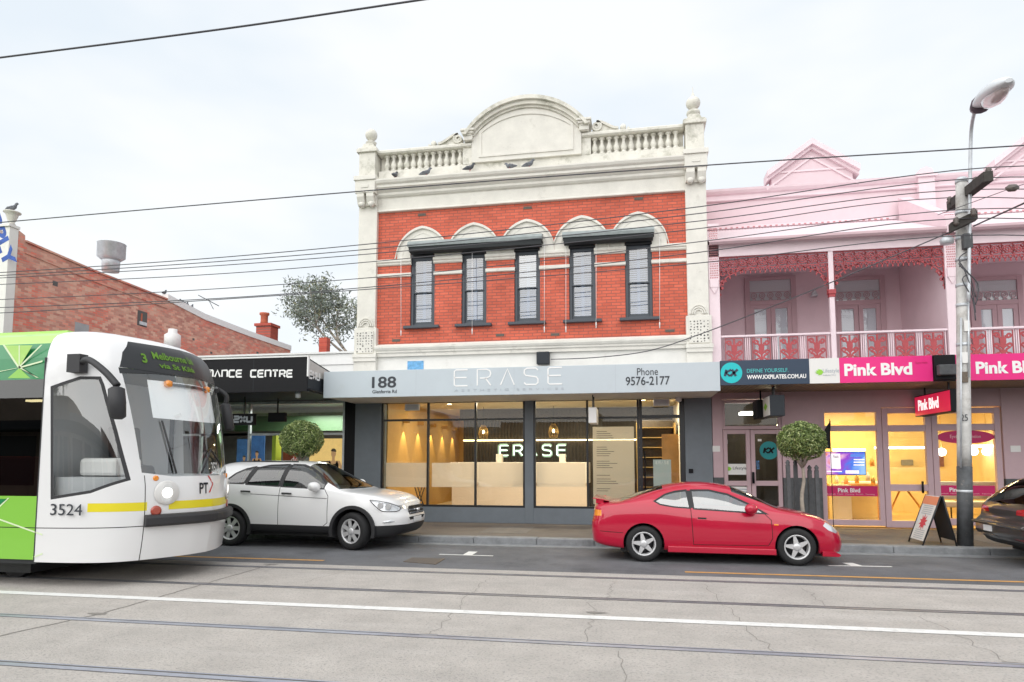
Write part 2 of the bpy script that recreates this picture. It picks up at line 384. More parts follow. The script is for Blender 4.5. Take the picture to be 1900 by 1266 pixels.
def cr(pts, n=8):
    """Catmull-Rom through points"""
    P = [Vector(p) for p in pts]; out = []
    for i in range(len(P) - 1):
        a, b, c, d = P[max(i - 1, 0)], P[i], P[i + 1], P[min(i + 2, len(P) - 1)]
        for k in range(n):
            t = k / n; out.append(.5 * ((2 * b) + (c - a) * t + (2 * a - 5 * b + 4 * c - d) * t * t + (3 * b - a - 3 * c + d) * t ** 3))
    return out + [P[-1]]
# ---------------------------------------------------------------- ground
FW, FA, KB, PZ = 16.45, 14.5, 13.2, .12       # facade, canopy edge, kerb face, footpath height
def sheet(name, x0, x1, y0, y1, z, m, t=.02): return struct(MB().box(x0, x1, y0, y1, z - t, z).build(name, m))
sheet('ground', -400, 400, -300, 400, -.08, 'earth')
sheet('road', -120, 120, -8, KB, 0, 'asphalt', .06)
sheet('tram_lane', -120, 120, 3.2, 10.13, .004, 'tram_concrete', .003)
k = MB()
x = -60.0
while x < 60:
    l = 1.1 + .5 * random.random(); k.box(x, x + l - .008, KB, KB + .30, -.05, PZ + .006 + .008 * random.random()); x += l
struct(k.build('kerb', 'bluestone', bevel=.015))
sheet('gutter', -60, 60, KB - .34, KB - .001, .008, 'bluestone', .006)
fp = struct(MB().box(-60, 60, KB + .301, 60, -.05, PZ).build('footpath', 'footpath_asphalt'))
pv = MB()
for i in range(-14, 12):
    if i % 3 == 0: pv.box(i * 1.1, i * 1.1 + 1.02, KB + .9, KB + 2.4, PZ, PZ + .004)
struct(pv.build('footpath_patch', mat('patch_grey', (.16, .145, .135), .75, var=.25, vscale=3)))

# painted lines
def strip(mb, pts, wd, z):
    for (a, b) in zip(pts, pts[1:]):
        d = (b - a); d.z = 0; n = Vector((-d.y, d.x, 0)).normalized() * wd / 2
        mb.add([(a.x - n.x, a.y - n.y, z), (a.x + n.x, a.y + n.y, z), (b.x + n.x, b.y + n.y, z), (b.x - n.x, b.y - n.y, z)], [(0, 1, 2, 3)])
m = MB(); strip(m, [Vector((-60, 7.31, 0)), Vector((60, 7.31, 0))], .155, .0085); struct(m.build('lane_line', 'road_paint'))
m = MB(); strip(m, [Vector((-60, 10.55, 0)), Vector((-5.15, 10.55, 0))], .10, .004); strip(m, [Vector((.75, 10.48, 0)), Vector((60, 10.48, 0))], .10, .004)
struct(m.build('parking_line', 'yellow_paint'))
m = MB()
for (a, b) in (((815, 1029), (915, 1032)), ((1537, 1050), (1655, 1052))): strip(m, [G(*a), G(*b)], .07, .004)
for (a, b) in (((866, 1031), (878, 1024)), ((1592, 1051), (1572, 1045))): strip(m, [G(*a), G(*b)], .17, .0042)
struct(m.build('parking_mark', 'road_paint'))
# slab joints and cracks
def crack(mb, pts, wd, jit=.05, z=.0075):
    P = [G(*p) for p in pts]; Q = []
    for a, b in zip(P, P[1:]):
        n = max(2, int((b - a).length / .12))
        for i in range(n): Q.append(a.lerp(b, i / n) + Vector((random.uniform(-jit, jit), random.uniform(-jit, jit) * .6, 0)))
    Q.append(P[-1]); strip(mb, Q, wd, z)
m = MB()
crack(m, [(-60, 1200), (0, 1181), (190, 1139), (505, 1048)], .022, .012)
for p in ([(907, 1075), (852, 1117), (850, 1135), (795, 1181)], [(1137, 1080), (1130, 1115), (1097, 1120), (1104, 1138), (1087, 1196)], [(1310, 1085), (1340, 1120), (1387, 1165), (1437, 1211)],
          [(1490, 1092), (1545, 1130)], [(1712, 1145), (1775, 1180), (1880, 1234)], [(640, 1060), (565, 1082)], [(1145, 1210), (1160, 1266)]): crack(m, p, .0055, .05)
for x in (-13, 7.5, 14): strip(m, [Vector((x, 3.2, 0)), Vector((x + .6, 10.1, 0))], .018, .0075)
for px, py in ((183, 1140), (375, 1083), (797, 1180), (1878, 1233), (503, 1048), (1103, 1138)):
    p = G(px, py); m.add([(p.x + .16 * math.cos(t) * random.uniform(.5, 1), p.y + .05 * math.sin(t), .0078) for t in [i * .63 for i in range(10)]], [tuple(range(10))])
struct(m.build('pavement_crack', mat('crack_dark', (.24, .225, .205), .9)))
# rails
for i, (y, lb) in enumerate(((4.80, 'nearest steel tram rail, in the bottom left corner of the road'), (6.24, 'bright steel tram rail just in front of the white lane line'), (8.27, 'dull tram rail just behind the white lane line'), (9.72, 'farthest tram rail, next to the dark asphalt parking lane'))):
    m = MB()
    m.box(-110, 110, y - .032, y + .032, -.001, .0095, 0)
    m.box(-110, 110, y + .033, y + .062, -.001, .0065, 1)
    m.box(-110, 110, y - .041, y - .033, -.001, .0065, 1)
    m.box(-110, 110, y + .063, y + .08, -.001, .009, 0)
    tag(m.build('tram_rail', ['rail_steel' if i < 2 else mat('rail_dull', (.26, .26, .28), .5, metal=.5, var=.3), 'groove']), lb, 'rail', 'tram rails in the road')
p0, p1, p2, p3 = G(748, 1043), G(765, 1035.5), G(826, 1037.5), G(808, 1048)
m = MB(); m.prism([(q.x, q.y) for q in (p0, p3, p2, p1)], 'z', .0005, .009)
c = (p0 + p2) / 2
dc = m.build('drain_cover', 'iron_rust'); tag(dc, 'rusty rectangular access cover set into the asphalt between the two cars', 'manhole cover')
m = MB()
for i in range(7):
    t = (i + .5) / 7; a = p0.lerp(p3, .06).lerp(p1.lerp(p2, .06), t); b = p0.lerp(p3, .94).lerp(p1.lerp(p2, .94), t)
    strip(m, [a, b], .03, .0095)
m.build('rib', 'groove', dc)

# ---------------------------------------------------------------- the red-brick shop
XL, XR, BL, BR = -7.19, 1.87, -6.67, 1.37
sb = thing('shop_building', 'red brick two-storey shop with cream arched parapet and grey canopy', 'building', (-2.6, FW, 0))
WX = [-5.41, -4.01, -2.605, -1.195, .21]
WZ0, WZ1, WH = 5.20, 7.10, .335
m = MB()
xs = [BL] + [e for x in WX for e in (x - WH, x + WH)] + [BR]
for a, b in zip(xs[::2], xs[1::2]): m.box(a, b, FW, FW + .32, WZ0, WZ1)
m.box(BL, BR, FW, FW + .32, WZ1, 8.42); m.box(BL, BR, FW, FW + .32, 4.66, WZ0)
bw = m.build('brick_wall', 'red_brick', sb)
MB().box(XL + .02, XR - .02, FW + .33, FW + .45, 3.9, WZ0 - .2).build('backing_wall', 'interior_dark', sb)
m = MB(); m.box(XL, XL + .3, FW + .4, FW + 14, 0, 9.2); m.box(XR - .3, XR - .01, FW + .4, FW + 14, 0, 9.2); m.box(XL + .3, XR - .3, FW + 13.7, FW + 14, 0, 9.2)
m.build('side_wall', 'red_brick_side', sb)
MB().box(XL + .3, XR - .3, FW + .5, FW + 13.7, 8.5, 8.6).build('roof', 'galv', sb)
m = MB(); m.box(BL, BR, FW - .02, FW + .3, 3.55, 4.659); m.build('lower_wall', 'white_paint', sb)
def moulding(prof, x0, x1, yb, name, m, parent):
    """prof: (projection from the wall, z) from the bottom to the top"""
    poly = [(yb, prof[0][1])] + [(yb - p, z) for p, z in prof] + [(yb, prof[-1][1])]
    return MB().prism(poly, 'x', x0, x1).build(name, m, parent)
moulding([(.10, 4.40), (.10, 4.47), (.14, 4.50), (.14, 4.535), (.17, 4.56), (.20, 4.61), (.20, 4.66), (.06, 4.73)], BL + .001, BR - .001, FW - .001, 'lower_cornice', 'stucco', sb)
# frieze and cornice
moulding([(.05, 8.33), (.09, 8.345), (.09, 8.375), (.05, 8.40), (.05, 8.72), (.10, 8.74), (.14, 8.78), (.14, 8.84), (.22, 8.90), (.28, 8.94), (.28, 9.0), (.33, 9.04), (.36, 9.10), (.36, 9.14), (.05, 9.2)], BL + .001, BR - .001, FW - .001, 'cornice', 'stucco', sb)
m = MB(); m.box(BL, BR, FW + .02, FW + .4, 8.43, 9.22); m.build('parapet_wall', 'stucco', sb)
MB().box(BL + .001, BR - .001, FW - .06, FW + .26, 9.201, 9.48).build('parapet_plinth', 'stucco_old', sb)
for a, b in ((BL + .001, -4.07), (-1.17, BR - .001)): MB().prism([(FW - .10, 9.93), (FW - .14, 9.96), (FW - .14, 10.02), (FW - .08, 10.065), (FW + .26, 10.065), (FW + .26, 9.93)], 'x', a, b).build('parapet_rail', 'stucco_old', sb)
for a, b in ((BL + .001, -4.2), (-1.04, BR - .001)): MB().box(a, b, FW + .14, FW + .25, 9.482, 9.928).build('balustrade_back', 'stucco_old', sb)
for a, b in ((-4.32, -4.061), (-1.179, -.94)): MB().box(a, b, FW - .07, FW + .2, 9.482, 10.058).build('parapet_pier', 'stucco_old', sb)
prof = [(.075, 0), (.075, .045), (.045, .06), (.055, .08), (.078, .14), (.075, .19), (.045, .27), (.036, .33), (.05, .35), (.036, .365), (.05, .39), (.075, .40), (.075, .446)]
bal = None
for a, b, n in ((BL + .12, -4.32, 12), (-.94, BR - .1, 12)):
    for i in range(n):
        x = a + (b - a) * (i + .5) / n
        if bal is None:
            bal = MB().lathe(prof, (0, 0, 0), n=12).build('baluster', 'stucco_old', sb); c_ = bal
            bal.matrix_parent_inverse = Matrix.Identity(4)
        else:
            c_ = bal.copy(); COL.objects.link(c_)
        c_.location = Vector((x, FW + .03, 9.481)) - sb.location
# pediment
PX, PH, PS, PT = -2.62, 1.60, 10.20, 11.09
def bow(hw, zs, zt, n=28):
    r = (hw * hw + (zt - zs) ** 2) / (2 * (zt - zs)); a = math.asin(min(1, hw / r))
    return [(PX + r * math.sin(-a + 2 * a * i / n), zt - r + r * math.cos(-a + 2 * a * i / n)) for i in range(n + 1)]
def bowband(mb, o, i, y0, y1):
    for k in range(len(o) - 1): mb.prism([o[k], o[k + 1], i[k + 1], i[k]], 'y', y0, y1)
pd = MB().prism([(PX - 1.44, 9.482)] + bow(1.44, PS, PT - .14) + [(PX + 1.44, 9.482)], 'y', FW - .14, FW + .24).build('pediment', 'stucco', sb)
m = MB(); bowband(m, bow(1.64, PS - .02, PT), bow(1.55, PS - .02, PT - .10), FW - .34, FW + .27)
bowband(m, bow(1.55, PS - .02, PT - .10), bow(1.44, PS - .02, PT - .20), FW - .26, FW + .25); bowband(m, bow(1.44, PS - .02, PT - .201), bow(1.36, PS - .02, PT - .26), FW - .19, FW - .13)
m.build('arch_moulding', 'stucco_old', pd)
ip = [(PX - 1.17, 9.66)] + bow(1.17, 10.26, 10.66) + [(PX + 1.17, 9.66)]; op = [(PX - 1.24, 9.60)] + bow(1.24, 10.30, 10.74) + [(PX + 1.24, 9.60)]
m = MB()
for i in range(len(ip)): j = (i + 1) % len(ip); m.prism([op[i], op[j], ip[j], ip[i]], 'y', FW - .165, FW - .139)
m.build('panel_border', 'stucco', pd)
for s in (-1, 1):
    m = MB(); cx = PX + s * 1.52
    m.box(cx - .12, cx + .12, FW - .24, FW + .24, 10.06, 10.22); m.box(cx - .16, cx + .16, FW - .29, FW + .25, 10.221, 10.28); m.box(cx - .19, cx + .19, FW - .33, FW + .26, 10.281, 10.34)
    m.build('impost_block', 'stucco', pd, bevel=.012)
    m = MB(); x0 = PX + s * 1.70
    sp = spiral(x0 + s * .13, 10.20, .13, .03, math.pi / 2, math.pi / 2 + s * -3.6 * math.pi, 26)
    sc_ = [(x0 + s * (.13 + .55 * t), 10.33 - .22 * (.5 - .5 * math.cos(math.pi * t))) for t in [i / 10 for i in range(11)]]
    m.ribbon(sp, .05, FW - .10, FW + .12); m.ribbon(sc_, .06, FW - .10, FW + .12)
    m.prism([(x0, 10.062)] + [(a, b - .03) for a, b in sc_] + [(x0 + s * .68, 10.062)], 'y', FW - .05, FW + .1)
    m.lathe([(.02, -.1), (.075, -.08), (.075, .08), (.02, .1)], (x0 + s * .80, FW, 10.13), 'y', 10); m.lathe([(.03, -.06), (.05, .05)], (x0 + s * .93, FW, 10.1), 'y', 8)
    m.build('scroll', 'stucco_old', pd)
# pilasters
for xa, xb in ((XL, BL), (BR, XR)):
    m = MB(); m.box(xa, xb, FW - .12, FW + .4, 5.18, 8.5); m.box(xa - .05, xb + .05, FW - .16, FW + .4, 3.98, 5.179)
    p = m.build('pilaster', 'stucco', sb, bevel=.01); xc = (xa + xb) / 2
    m = MB(); m.box(xa - .02, xb + .02, FW - .36, FW + .4, 8.80, 9.14); m.box(xa - .05, xb + .05, FW - .40, FW + .4, 9.141, 9.26); m.box(xa, xb, FW - .18, FW + .38, 8.501, 8.799)
    m.box(xc - .10, xc + .10, FW - .375, FW - .36, 8.93, 9.02)
    m.build('pilaster_block', 'stucco', p, bevel=.015)
    for s in (-1, 1):
        m = MB(); m.prism([(FW - .181, 8.50), (FW - .26, 8.52), (FW - .30, 8.60), (FW - .345, 8.70), (FW - .345, 8.799), (FW - .181, 8.799)], 'x', xc + s * .135 - .10, xc + s * .135 + .10)
        m.lathe([(.02, -.02), (.08, .0), (.08, .12), (.02, .14)], (xc + s * .135, FW - .28, 8.53), 'y', 12)
        m.build('corbel', 'stucco', p)
    m = MB(); m.box(xa + .03, xb - .03, FW - .24, FW + .3, 9.261, 9.96); m.box(xa - .03, xb + .03, FW - .30, FW + .34, 9.961, 10.06); m.box(xa, xb, FW - .27, FW + .32, 10.061, 10.10)
    m.prism([(xa + .05, 10.10), (xb - .05, 10.10), (xc + .12, 10.24), (xc - .12, 10.24)], 'y', FW - .2, FW + .25)
    m.build('pedestal', 'stucco_old', p, bevel=.012)
    m = MB()
    ball = [(.165 * math.sin(t), 10.57 - .165 * math.cos(t)) for t in [i * math.pi / 12 for i in range(1, 12)]]
    if xa < -3: m.lathe([(.13, 10.241), (.13, 10.33), (.15, 10.35), (.10, 10.38), (.05, 10.40)] + ball + [(.01, 10.735)], (xc, FW + .02, 0), n=20)
    else: m.lathe([(.15, 10.241), (.15, 10.32), (.17, 10.34), (.16, 10.40), (.09, 10.42), (.06, 10.46)] + [(r * 1.08, z + .09 - .04) for r, z in ball] + [(.04, 10.82), (.03, 10.88), (.012, 10.9), (.008, 11.03), (.002, 11.06)], (xc, FW + .02, 0), n=20)
    m.build('finial', 'stucco_old', p)
    # shell and pierced grille at the foot
    m = MB()
    for i, r in enumerate((.20, .15, .10)): m.ribbon(arc(xc, 5.22, r, 0, math.pi, 12, rz=r * 1.1), .03, FW - .15 - .004 * i, FW - .119)
    m.build('shell_ornament', 'stucco', p)
    m = MB(); m.box(xc - .235, xc + .235, FW - .19, FW - .161, 4.50, 5.08)
    gp = m.build('pierced_grille', 'stucco', p); m = MB()
    for a in range(6):
        for b in range(8):
            if random.random() < .9:
                gx, gz = xc - .20 + a * .08 + random.uniform(-.01, .01), 4.54 + b * .07 + random.uniform(-.01, .01); r = random.uniform(.014, .024)
                m.prism([(gx + r * math.cos(t), gz + r * math.sin(t)) for t in (0.3, 1.5, 2.9, 4.2, 5.4)], 'y', FW - .193, FW - .18)
    m.build('perforation', 'groove', p)
    MB().box(xa - .07, xb + .07, FW - .22, FW - .16, 4.38, 4.47).box(xa - .06, xb + .06, FW - .20, FW - .16, 4.28, 4.379).build('foot_moulding', 'stucco', p)
# stucco arches over the windows
SP, AP = 7.02, 7.86
for i, x in enumerate(WX):
    m = MB(); n = 30; lim = .70 + (.05 if i in (0, 4) else 0)
    def zo(d, k=0): return SP + math.sqrt(max(0, (.86 - k) ** 2 - (abs(d) + .13) ** 2))
    def zi(d): return WZ1 + .0 - .25 * 0 + (.05 if abs(d) < WH else 0) if abs(d) < WH else SP
    ds = sorted(set([-lim + 2 * lim * k / n for k in range(n + 1)] + [-WH, WH, -WH - .001, WH + .001]))
    for a, b in zip(ds, ds[1:]):
        if not (i == 0 and b < -.701 or i == 4 and a > .701) and (b <= -.7 or a >= .7) and lim > .71: pass
        zl, zr = zo(a), zo(b); il = max(zi((a + b) / 2), SP)
        if min(zl, zr) > il + .005: m.prism([(x + a, il), (x + b, il), (x + b, zr), (x + a, zl)], 'y', FW - .045, FW - .001)
    h = m.build('arch_hood', 'stucco', sb); m = MB()
    for a, b in zip(ds, ds[1:]):
        if abs(a) <= .7001 + (.05 if i in (0, 4) else 0): m.prism([(x + a, zo(a) - .055), (x + b, zo(b) - .055), (x + b, zo(b) + .012), (x + a, zo(a) + .012)], 'y', FW - .10, FW - .046)
    m.ribbon([(x + d, zo(d, .17)) for d in [-.6 + 1.2 * k / 24 for k in range(25)] if zo(d, .17) > SP + .02], .018, FW - .055, FW - .044)
    m.build('hood_moulding', 'stucco', h)
edges = [BL] + [e for x in WX for e in (x - WH, x + WH)] + [BR]
for j, (a, b) in enumerate(zip(edges[::2], edges[1::2])):
    e0, e1 = (0 if j == 0 else .03), (0 if j == 5 else .03)
    moulding([(.03, 6.86), (.06, 6.885), (.06, 6.92), (.10, 6.95), (.10, 7.01), (.06, 7.03)], a - e0, b + e1, FW - .0005, 'impost_moulding', 'stucco', sb)
    moulding([(.03, 6.545), (.06, 6.56), (.06, 6.63), (.03, 6.65)], a - e0 * .7, b + e1 * .7, FW - .0005, 'string_course', 'stucco', sb)
# windows
for i, x in enumerate(WX):
    m = MB(); y0, y1 = FW + .05, FW + .17
    m.box(x - WH, x - WH + .075, y0, y1, WZ0, WZ1); m.box(x + WH - .075, x + WH, y0, y1, WZ0, WZ1); m.box(x - WH + .075, x + WH - .075, y0, y1, WZ1 - .12, WZ1); m.box(x - WH + .075, x + WH - .075, y0, y1, WZ0, WZ0 + .06)
    wn = m.build('window', 'window_trim', sb, bevel=.008)
    zm = 6.13
    m = MB(); a, b = x - WH + .076, x + WH - .076
    m.box(a, a + .035, y0 + .02, y0 + .06, zm, WZ1 - .121); m.box(b - .035, b, y0 + .02, y0 + .06, zm, WZ1 - .121); m.box(a, b, y0 + .015, y0 + .065, zm - .03, zm - .0005 + .03 - .03); m.build('upper_sash', 'window_trim', wn)
    m = MB(); m.box(a, a + .045, y0 + .06, y0 + .10, WZ0 + .061, zm - .031); m.box(b - .045, b, y0 + .06, y0 + .10, WZ0 + .061, zm - .031); m.box(a + .045, b - .045, y0 + .06, y0 + .10, WZ0 + .061, WZ0 + .13); m.build('lower_sash', 'window_trim', wn)
    MB().box(a + .036, b - .036, y0 + .036, y0 + .042, zm + .001, WZ1 - .122).build('pane', 'upper_glass_high' if i == 2 else 'upper_glass', wn)
    MB().box(a + .046, b - .046, y0 + .078, y0 + .084, WZ0 + .131, zm - .032).build('pane', 'upper_glass', wn)
    m = MB(); z = WZ0 + .15
    while z < WZ1 - .15:
        for (c0, c1) in ((a + .03, x - .045), (x + .045, b - .03)): m.add([(c0, FW + .19, z), (c1, FW + .19, z), (c1, FW + .225, z + .05), (c0, FW + .225, z + .05)], [(0, 1, 2, 3)])
        z += .055
    m.box(x - .042, x + .042, FW + .185, FW + .22, WZ0 + .1, WZ1 - .1); m.build('shutter', 'blind_white', wn)
    m = MB(); m.box(x - WH - .15, x + WH + .15, FW - .13, FW + .05, WZ0 - .07, WZ0 - .001); m.build('sill', 'window_trim', wn, bevel=.01)
    MB().box(x - WH, x + WH, FW + .25, FW + .3, WZ0, WZ1).build('reveal_back', 'interior_dark', wn)
# rolled canvas awnings
for (a, b) in ((-5.72, -2.17), (-1.66, .60)):
    m = MB(); zc = 7.34
    m.prism([(FW - .10, zc - .03), (FW - .36, zc - .10), (FW - .38, zc - .03), (FW - .33, zc + .05), (FW - .10, zc + .10)], 'x', a, b)
    aw = m.build('awning', 'awning_cover', sb)
    m = MB(); m.prism([(FW - .101, zc - .034), (FW - .34, zc - .10), (FW - .33, zc - .22), (FW - .12, zc - .24)], 'x', a + .03, b - .03); m.build('awning_cloth', 'awning_cloth', aw)
    for x in (a + .02, b - .02): MB().box(x - .015, x + .015, FW - .30, FW - .005, zc - .12, zc - .09).build('bracket', 'black_frame', aw)
# window-head blanks, air bricks, cords
for i, x in enumerate(WX):
    m = MB(); m.prism([(x - WH, WZ1 - .04), (x + WH, WZ1 - .04), (x + WH, WZ1 + .0)] + [(x + WH * math.cos(t), WZ1 + .05 * math.sin(t)) for t in [k * math.pi / 8 for k in range(1, 8)]] + [(x - WH, WZ1)], 'y', FW - .048, FW + .045); m.build('window_head', 'black_frame', sb)
for px, py in ((783, 399), (1185, 369), (979, 386), (735, 632), (928, 622), (1030, 621), (1243, 614)):
    p = W(px, py, FW); m = MB(); m.box(p.x - .11, p.x + .11, FW - .012, FW - .001, p.z - .035, p.z + .035); v = m.build('air_brick', 'bark', sb)
    m = MB()
    for k in range(5): m.box(p.x - .085 + k * .04, p.x - .065 + k * .04, FW - .015, FW - .0125, p.z - .02, p.z + .02)
    m.build('vent_slot', 'groove', v)
for px, y0, y1 in ((876, 470, 612), (744, 470, 615), (1010, 450, 608), (1050, 450, 608), (1106, 450, 600), (1224, 440, 600)):
    a, b = W(px, y0, FW - .15), W(px, y1, FW - .15); m = MB(); m.tube([a, b], .006, 5); m.lathe([(.012, -.12), (.016, 0), (.008, .03)], b, n=6); m.build('awning_cord', 'text_white', sb)

# canopy
CZ0, CZ1 = Z_(980, 732, FA), Z_(980, 680.5, FA)
m = MB(); m.box(XL, XR - .02, FA, FA + .05, CZ0, CZ1); cn = m.build('canopy', 'fascia_grey', sb, bevel=.006)
m = MB()
for x in (-4.9, -2.6, -.35): m.box(x - .003, x + .003, FA - .0015, FA, CZ0, CZ1)
m.build('panel_joint', 'text_pale', cn)
MB().box(XL, XR - .02, FA + .051, FW - .02, CZ0 + .02, CZ0 + .05).build('soffit', 'soffit_white', cn)
MB().prism([(FA + .051, CZ1 - .05), (FA + .051, CZ1 - .02), (FW - .03, CZ1 + .18), (FW - .03, CZ1 + .14)], 'x', XL, XR - .02).build('canopy_roof', 'galv', cn)
MB().box(XL, XL + .03, FA + .051, FW - .03, CZ0 + .051, CZ1 - .06).box(XR - .05, XR - .02, FA + .051, FW - .03, CZ0 + .051, CZ1 - .06).build('canopy_end', 'fascia_grey', cn)
YF = FA - .002
text_px('lettering', '188', 'text_dark', cn, 690, 699, 735, 720, YF, bold=.02)
text_px('lettering', 'Glenferrie Rd', 'text_dark', cn, 691, 723.5, 736, 730, YF, bold=.01)
text_px('lettering', 'Phone', 'text_dark', cn, 1182, 683, 1221, 696.5, YF)
text_px('lettering', '9576-2177', 'text_dark', cn, 1161, 698.5, 1243, 715, YF, bold=.012)
def strokes(lines, name, mt, parent, x0, y0, x1, y1, Y, wd, th=.006):
    a = W(x0, y1, Y); b = W(x1, y1, Y); t = W((x0 + x1) / 2, y0, Y).z; d = W((x0 + x1) / 2, y1, Y).z
    m = MB()
    for ln in lines: m.ribbon([(a.x + p[0] * (b.x - a.x), d + p[1] * (t - d)) for p in ln], wd, Y - th, Y)
    return m.build(name, mt, parent)
LET = {'E': [[(1, 1), (.12, 1), (0, .93), (0, .07), (.12, 0), (1, 0)], [(0, .52), (.92, .52)]],
       'R': [[(0, 0), (0, 1), (.7, 1), (.92, .92), (1, .74), (.92, .56), (.7, .46), (.2, .46)], [(.6, .46), (1, 0)]],
       'A': [[(0, 0), (.5, 1), (1, 0)]],
       'S': [[(1, .88), (.85, 1), (.2, 1), (.02, .9), (.0, .7), (.12, .56), (.88, .46), (1, .32), (1, .12), (.85, 0), (.15, 0), (0, .12)]],
       '2': [[(0, 1), (.85, 1), (1, .92), (1, .6), (.88, .52), (.12, .5), (0, .42), (0, 0), (1, 0)]],
       'X': [[(0, 1), (1, 0)], [(0, 0), (1, 1)]], 'U': [[(0, 1), (0, .12), (.12, 0), (.88, 0), (1, .12), (1, 1)]],
       'M': [[(0, 0), (0, .92), (.08, 1), (.92, 1), (1, .92), (1, 0)], [(.5, 1), (.5, 0)]], 'N': [[(0, 0), (0, 1), (.88, 1), (1, .9), (1, 0)]],
       'C': [[(1, 1), (.12, 1), (0, .9), (0, .1), (.12, 0), (1, 0)]], 'T': [[(0, 1), (1, 1)], [(.5, 1), (.5, 0)]], 'a': [[(0, 0), (0, .9), (.12, 1), (.88, 1), (1, .9), (1, 0)], [(0, .45), (1, .45)]],
       'r': [[(0, 0), (0, 1), (.9, 1), (1, .9), (1, .58), (.9, .48), (0, .48)], [(.55, .48), (1, 0)]], 'P': [[(0, 0), (0, 1), (.9, 1), (1, .9), (1, .5), (.9, .42), (0, .42)]], 'O': [[(.12, 0), (0, .12), (0, .88), (.12, 1), (.88, 1), (1, .88), (1, .12), (.88, 0), (.12, 0)]], 'F': [[(1, 1), (.12, 1), (0, .9), (0, 0)], [(0, .5), (.9, .5)]]}
def word(s, gap, name, mt, parent, x0, y0, x1, y1, Y, wd, th=.006):
    n = len(s); lw = 1 / (n + gap * (n - 1)); L_ = []
    for i, ch in enumerate(s):
        if ch == ' ': continue
        for ln in LET[ch]: L_.append([((i * (1 + gap) + p[0]) * lw, p[1]) for p in ln])
    return strokes(L_, name, mt, parent, x0, y0, x1, y1, Y, wd, th)
word('ERASE', .72, 'lettering', 'text_white', cn, 843, 684.5, 1043, 714.5, YF + .001, .030)
text_px('lettering', 'AESTHETIC SERVICES', 'text_pale', cn, 843, 721, 1046, 725, YF, spacing=1.9)
# utility box and the faded blue poster above the canopy
p = W(1007, 665, FW - .2); m = MB(); m.box(p.x - .16, p.x + .16, FW - .20, FW - .021, p.z - .14, p.z + .17); ub = m.build('junction_box', 'charcoal', sb, bevel=.015)
p = W(771, 680, FW - .02); MB().box(p.x - .22, p.x + .22, FW - .03, FW - .021, p.z - .14, p.z + .14).build('blue_notice', mat('faded_blue', (.16, .42, .72), .6, var=.35, vscale=12), sb)

# shopfront
GX = [-7.19, -6.46, -2.66, -2.44, 1.24, 1.87]; SZ0, SZ1 = .50, 3.21
for a, b, m_ in ((GX[0], GX[1], 'grey_render'), (GX[2], GX[3], 'grey_render'), (GX[4], GX[5], 'grey_render')):
    MB().box(a, b, FW - .10, FW + .3, PZ, CZ0 + .019).build('shopfront_pillar', m_, sb, bevel=.008)
m = MB(); m.box(GX[1], GX[2], FW - .09, FW + .25, PZ, SZ0); m.box(GX[3], .14, FW - .09, FW + .25, PZ, SZ0); m.build('stall_riser', 'grey_render', sb)
MB().box(GX[1], GX[4], FW - .05, FW + .3, SZ1, 3.7).build('bulkhead', 'charcoal', sb)
def shop_window(xa, xb, z0, z1, zt, mull, frame, glass, parent, y, fw=.05, name='shop_window'):
    m = MB(); m.box(xa, xa + fw, y - .05, y + .05, z0, z1); m.box(xb - fw, xb, y - .05, y + .05, z0, z1); m.box(xa + fw, xb - fw, y - .05, y + .05, z0, z0 + fw); m.box(xa + fw, xb - fw, y - .05, y + .05, z1 - fw, z1)
    cols = [xa + fw / 2] + mull + [xb - fw / 2]
    for q in mull: m.box(q - fw / 2, q + fw / 2, y - .045, y + .045, z0 + fw, z1 - fw)
    if zt:
        for a, b in zip(cols, cols[1:]): m.box(a + fw / 2, b - fw / 2, y - .04, y + .04, zt - fw / 2, zt + fw / 2)
    f = m.build(name, frame, parent)
    for a, b in zip(cols, cols[1:]):
        for c, d in (((z0 + fw, zt - fw / 2), (zt + fw / 2, z1 - fw)) if zt else ((z0 + fw, z1 - fw),)):
            MB().box(a + fw / 2, b - fw / 2, y - .004, y + .004, c, d).build('pane', glass, f)
    return f
SY = FW - .02
sw1 = shop_window(GX[1], GX[2], SZ0, SZ1, 2.72, [-5.20, -3.94], 'black_frame', 'shop_glass', sb, SY)
sw2 = shop_window(GX[3], .16, SZ0, SZ1, 2.73, [-1.10], 'black_frame', 'shop_glass', sb, SY)
def film(x0, y0, x1, y1, mt, parent, name, Y=SY + .012):
    a, b = W(x0, y1, Y), W(x1, y0, Y); return MB().box(a.x, b.x, Y, Y + .002, Z_((x0 + x1) / 2, y1, Y), Z_((x0 + x1) / 2, y0, Y)).build(name, mt, parent)
for a, b in ((716, 795), (801, 881), (888, 972)): film(a, 859, b, 904, 'frost', sw1, 'frosted_band')
film(996, 859, 1086, 904, 'frost', sw2, 'frosted_band')
bd = film(1101, 792, 1176, 936, 'frost_board', sw2, 'service_list')
m = MB()
for i, yy in enumerate((801, 805, 809, 813, 830, 834, 838, 842, 846, 856, 860, 864, 868, 882, 889, 893, 897, 907, 911)):
    xa = 1107; a = W(xa, yy, SY + .011); m.box(a.x, a.x + .22 + .3 * random.random(), SY + .009, SY + .0115, a.z - .006, a.z + .006)
m.build('list_text', 'text_dark', sw2)
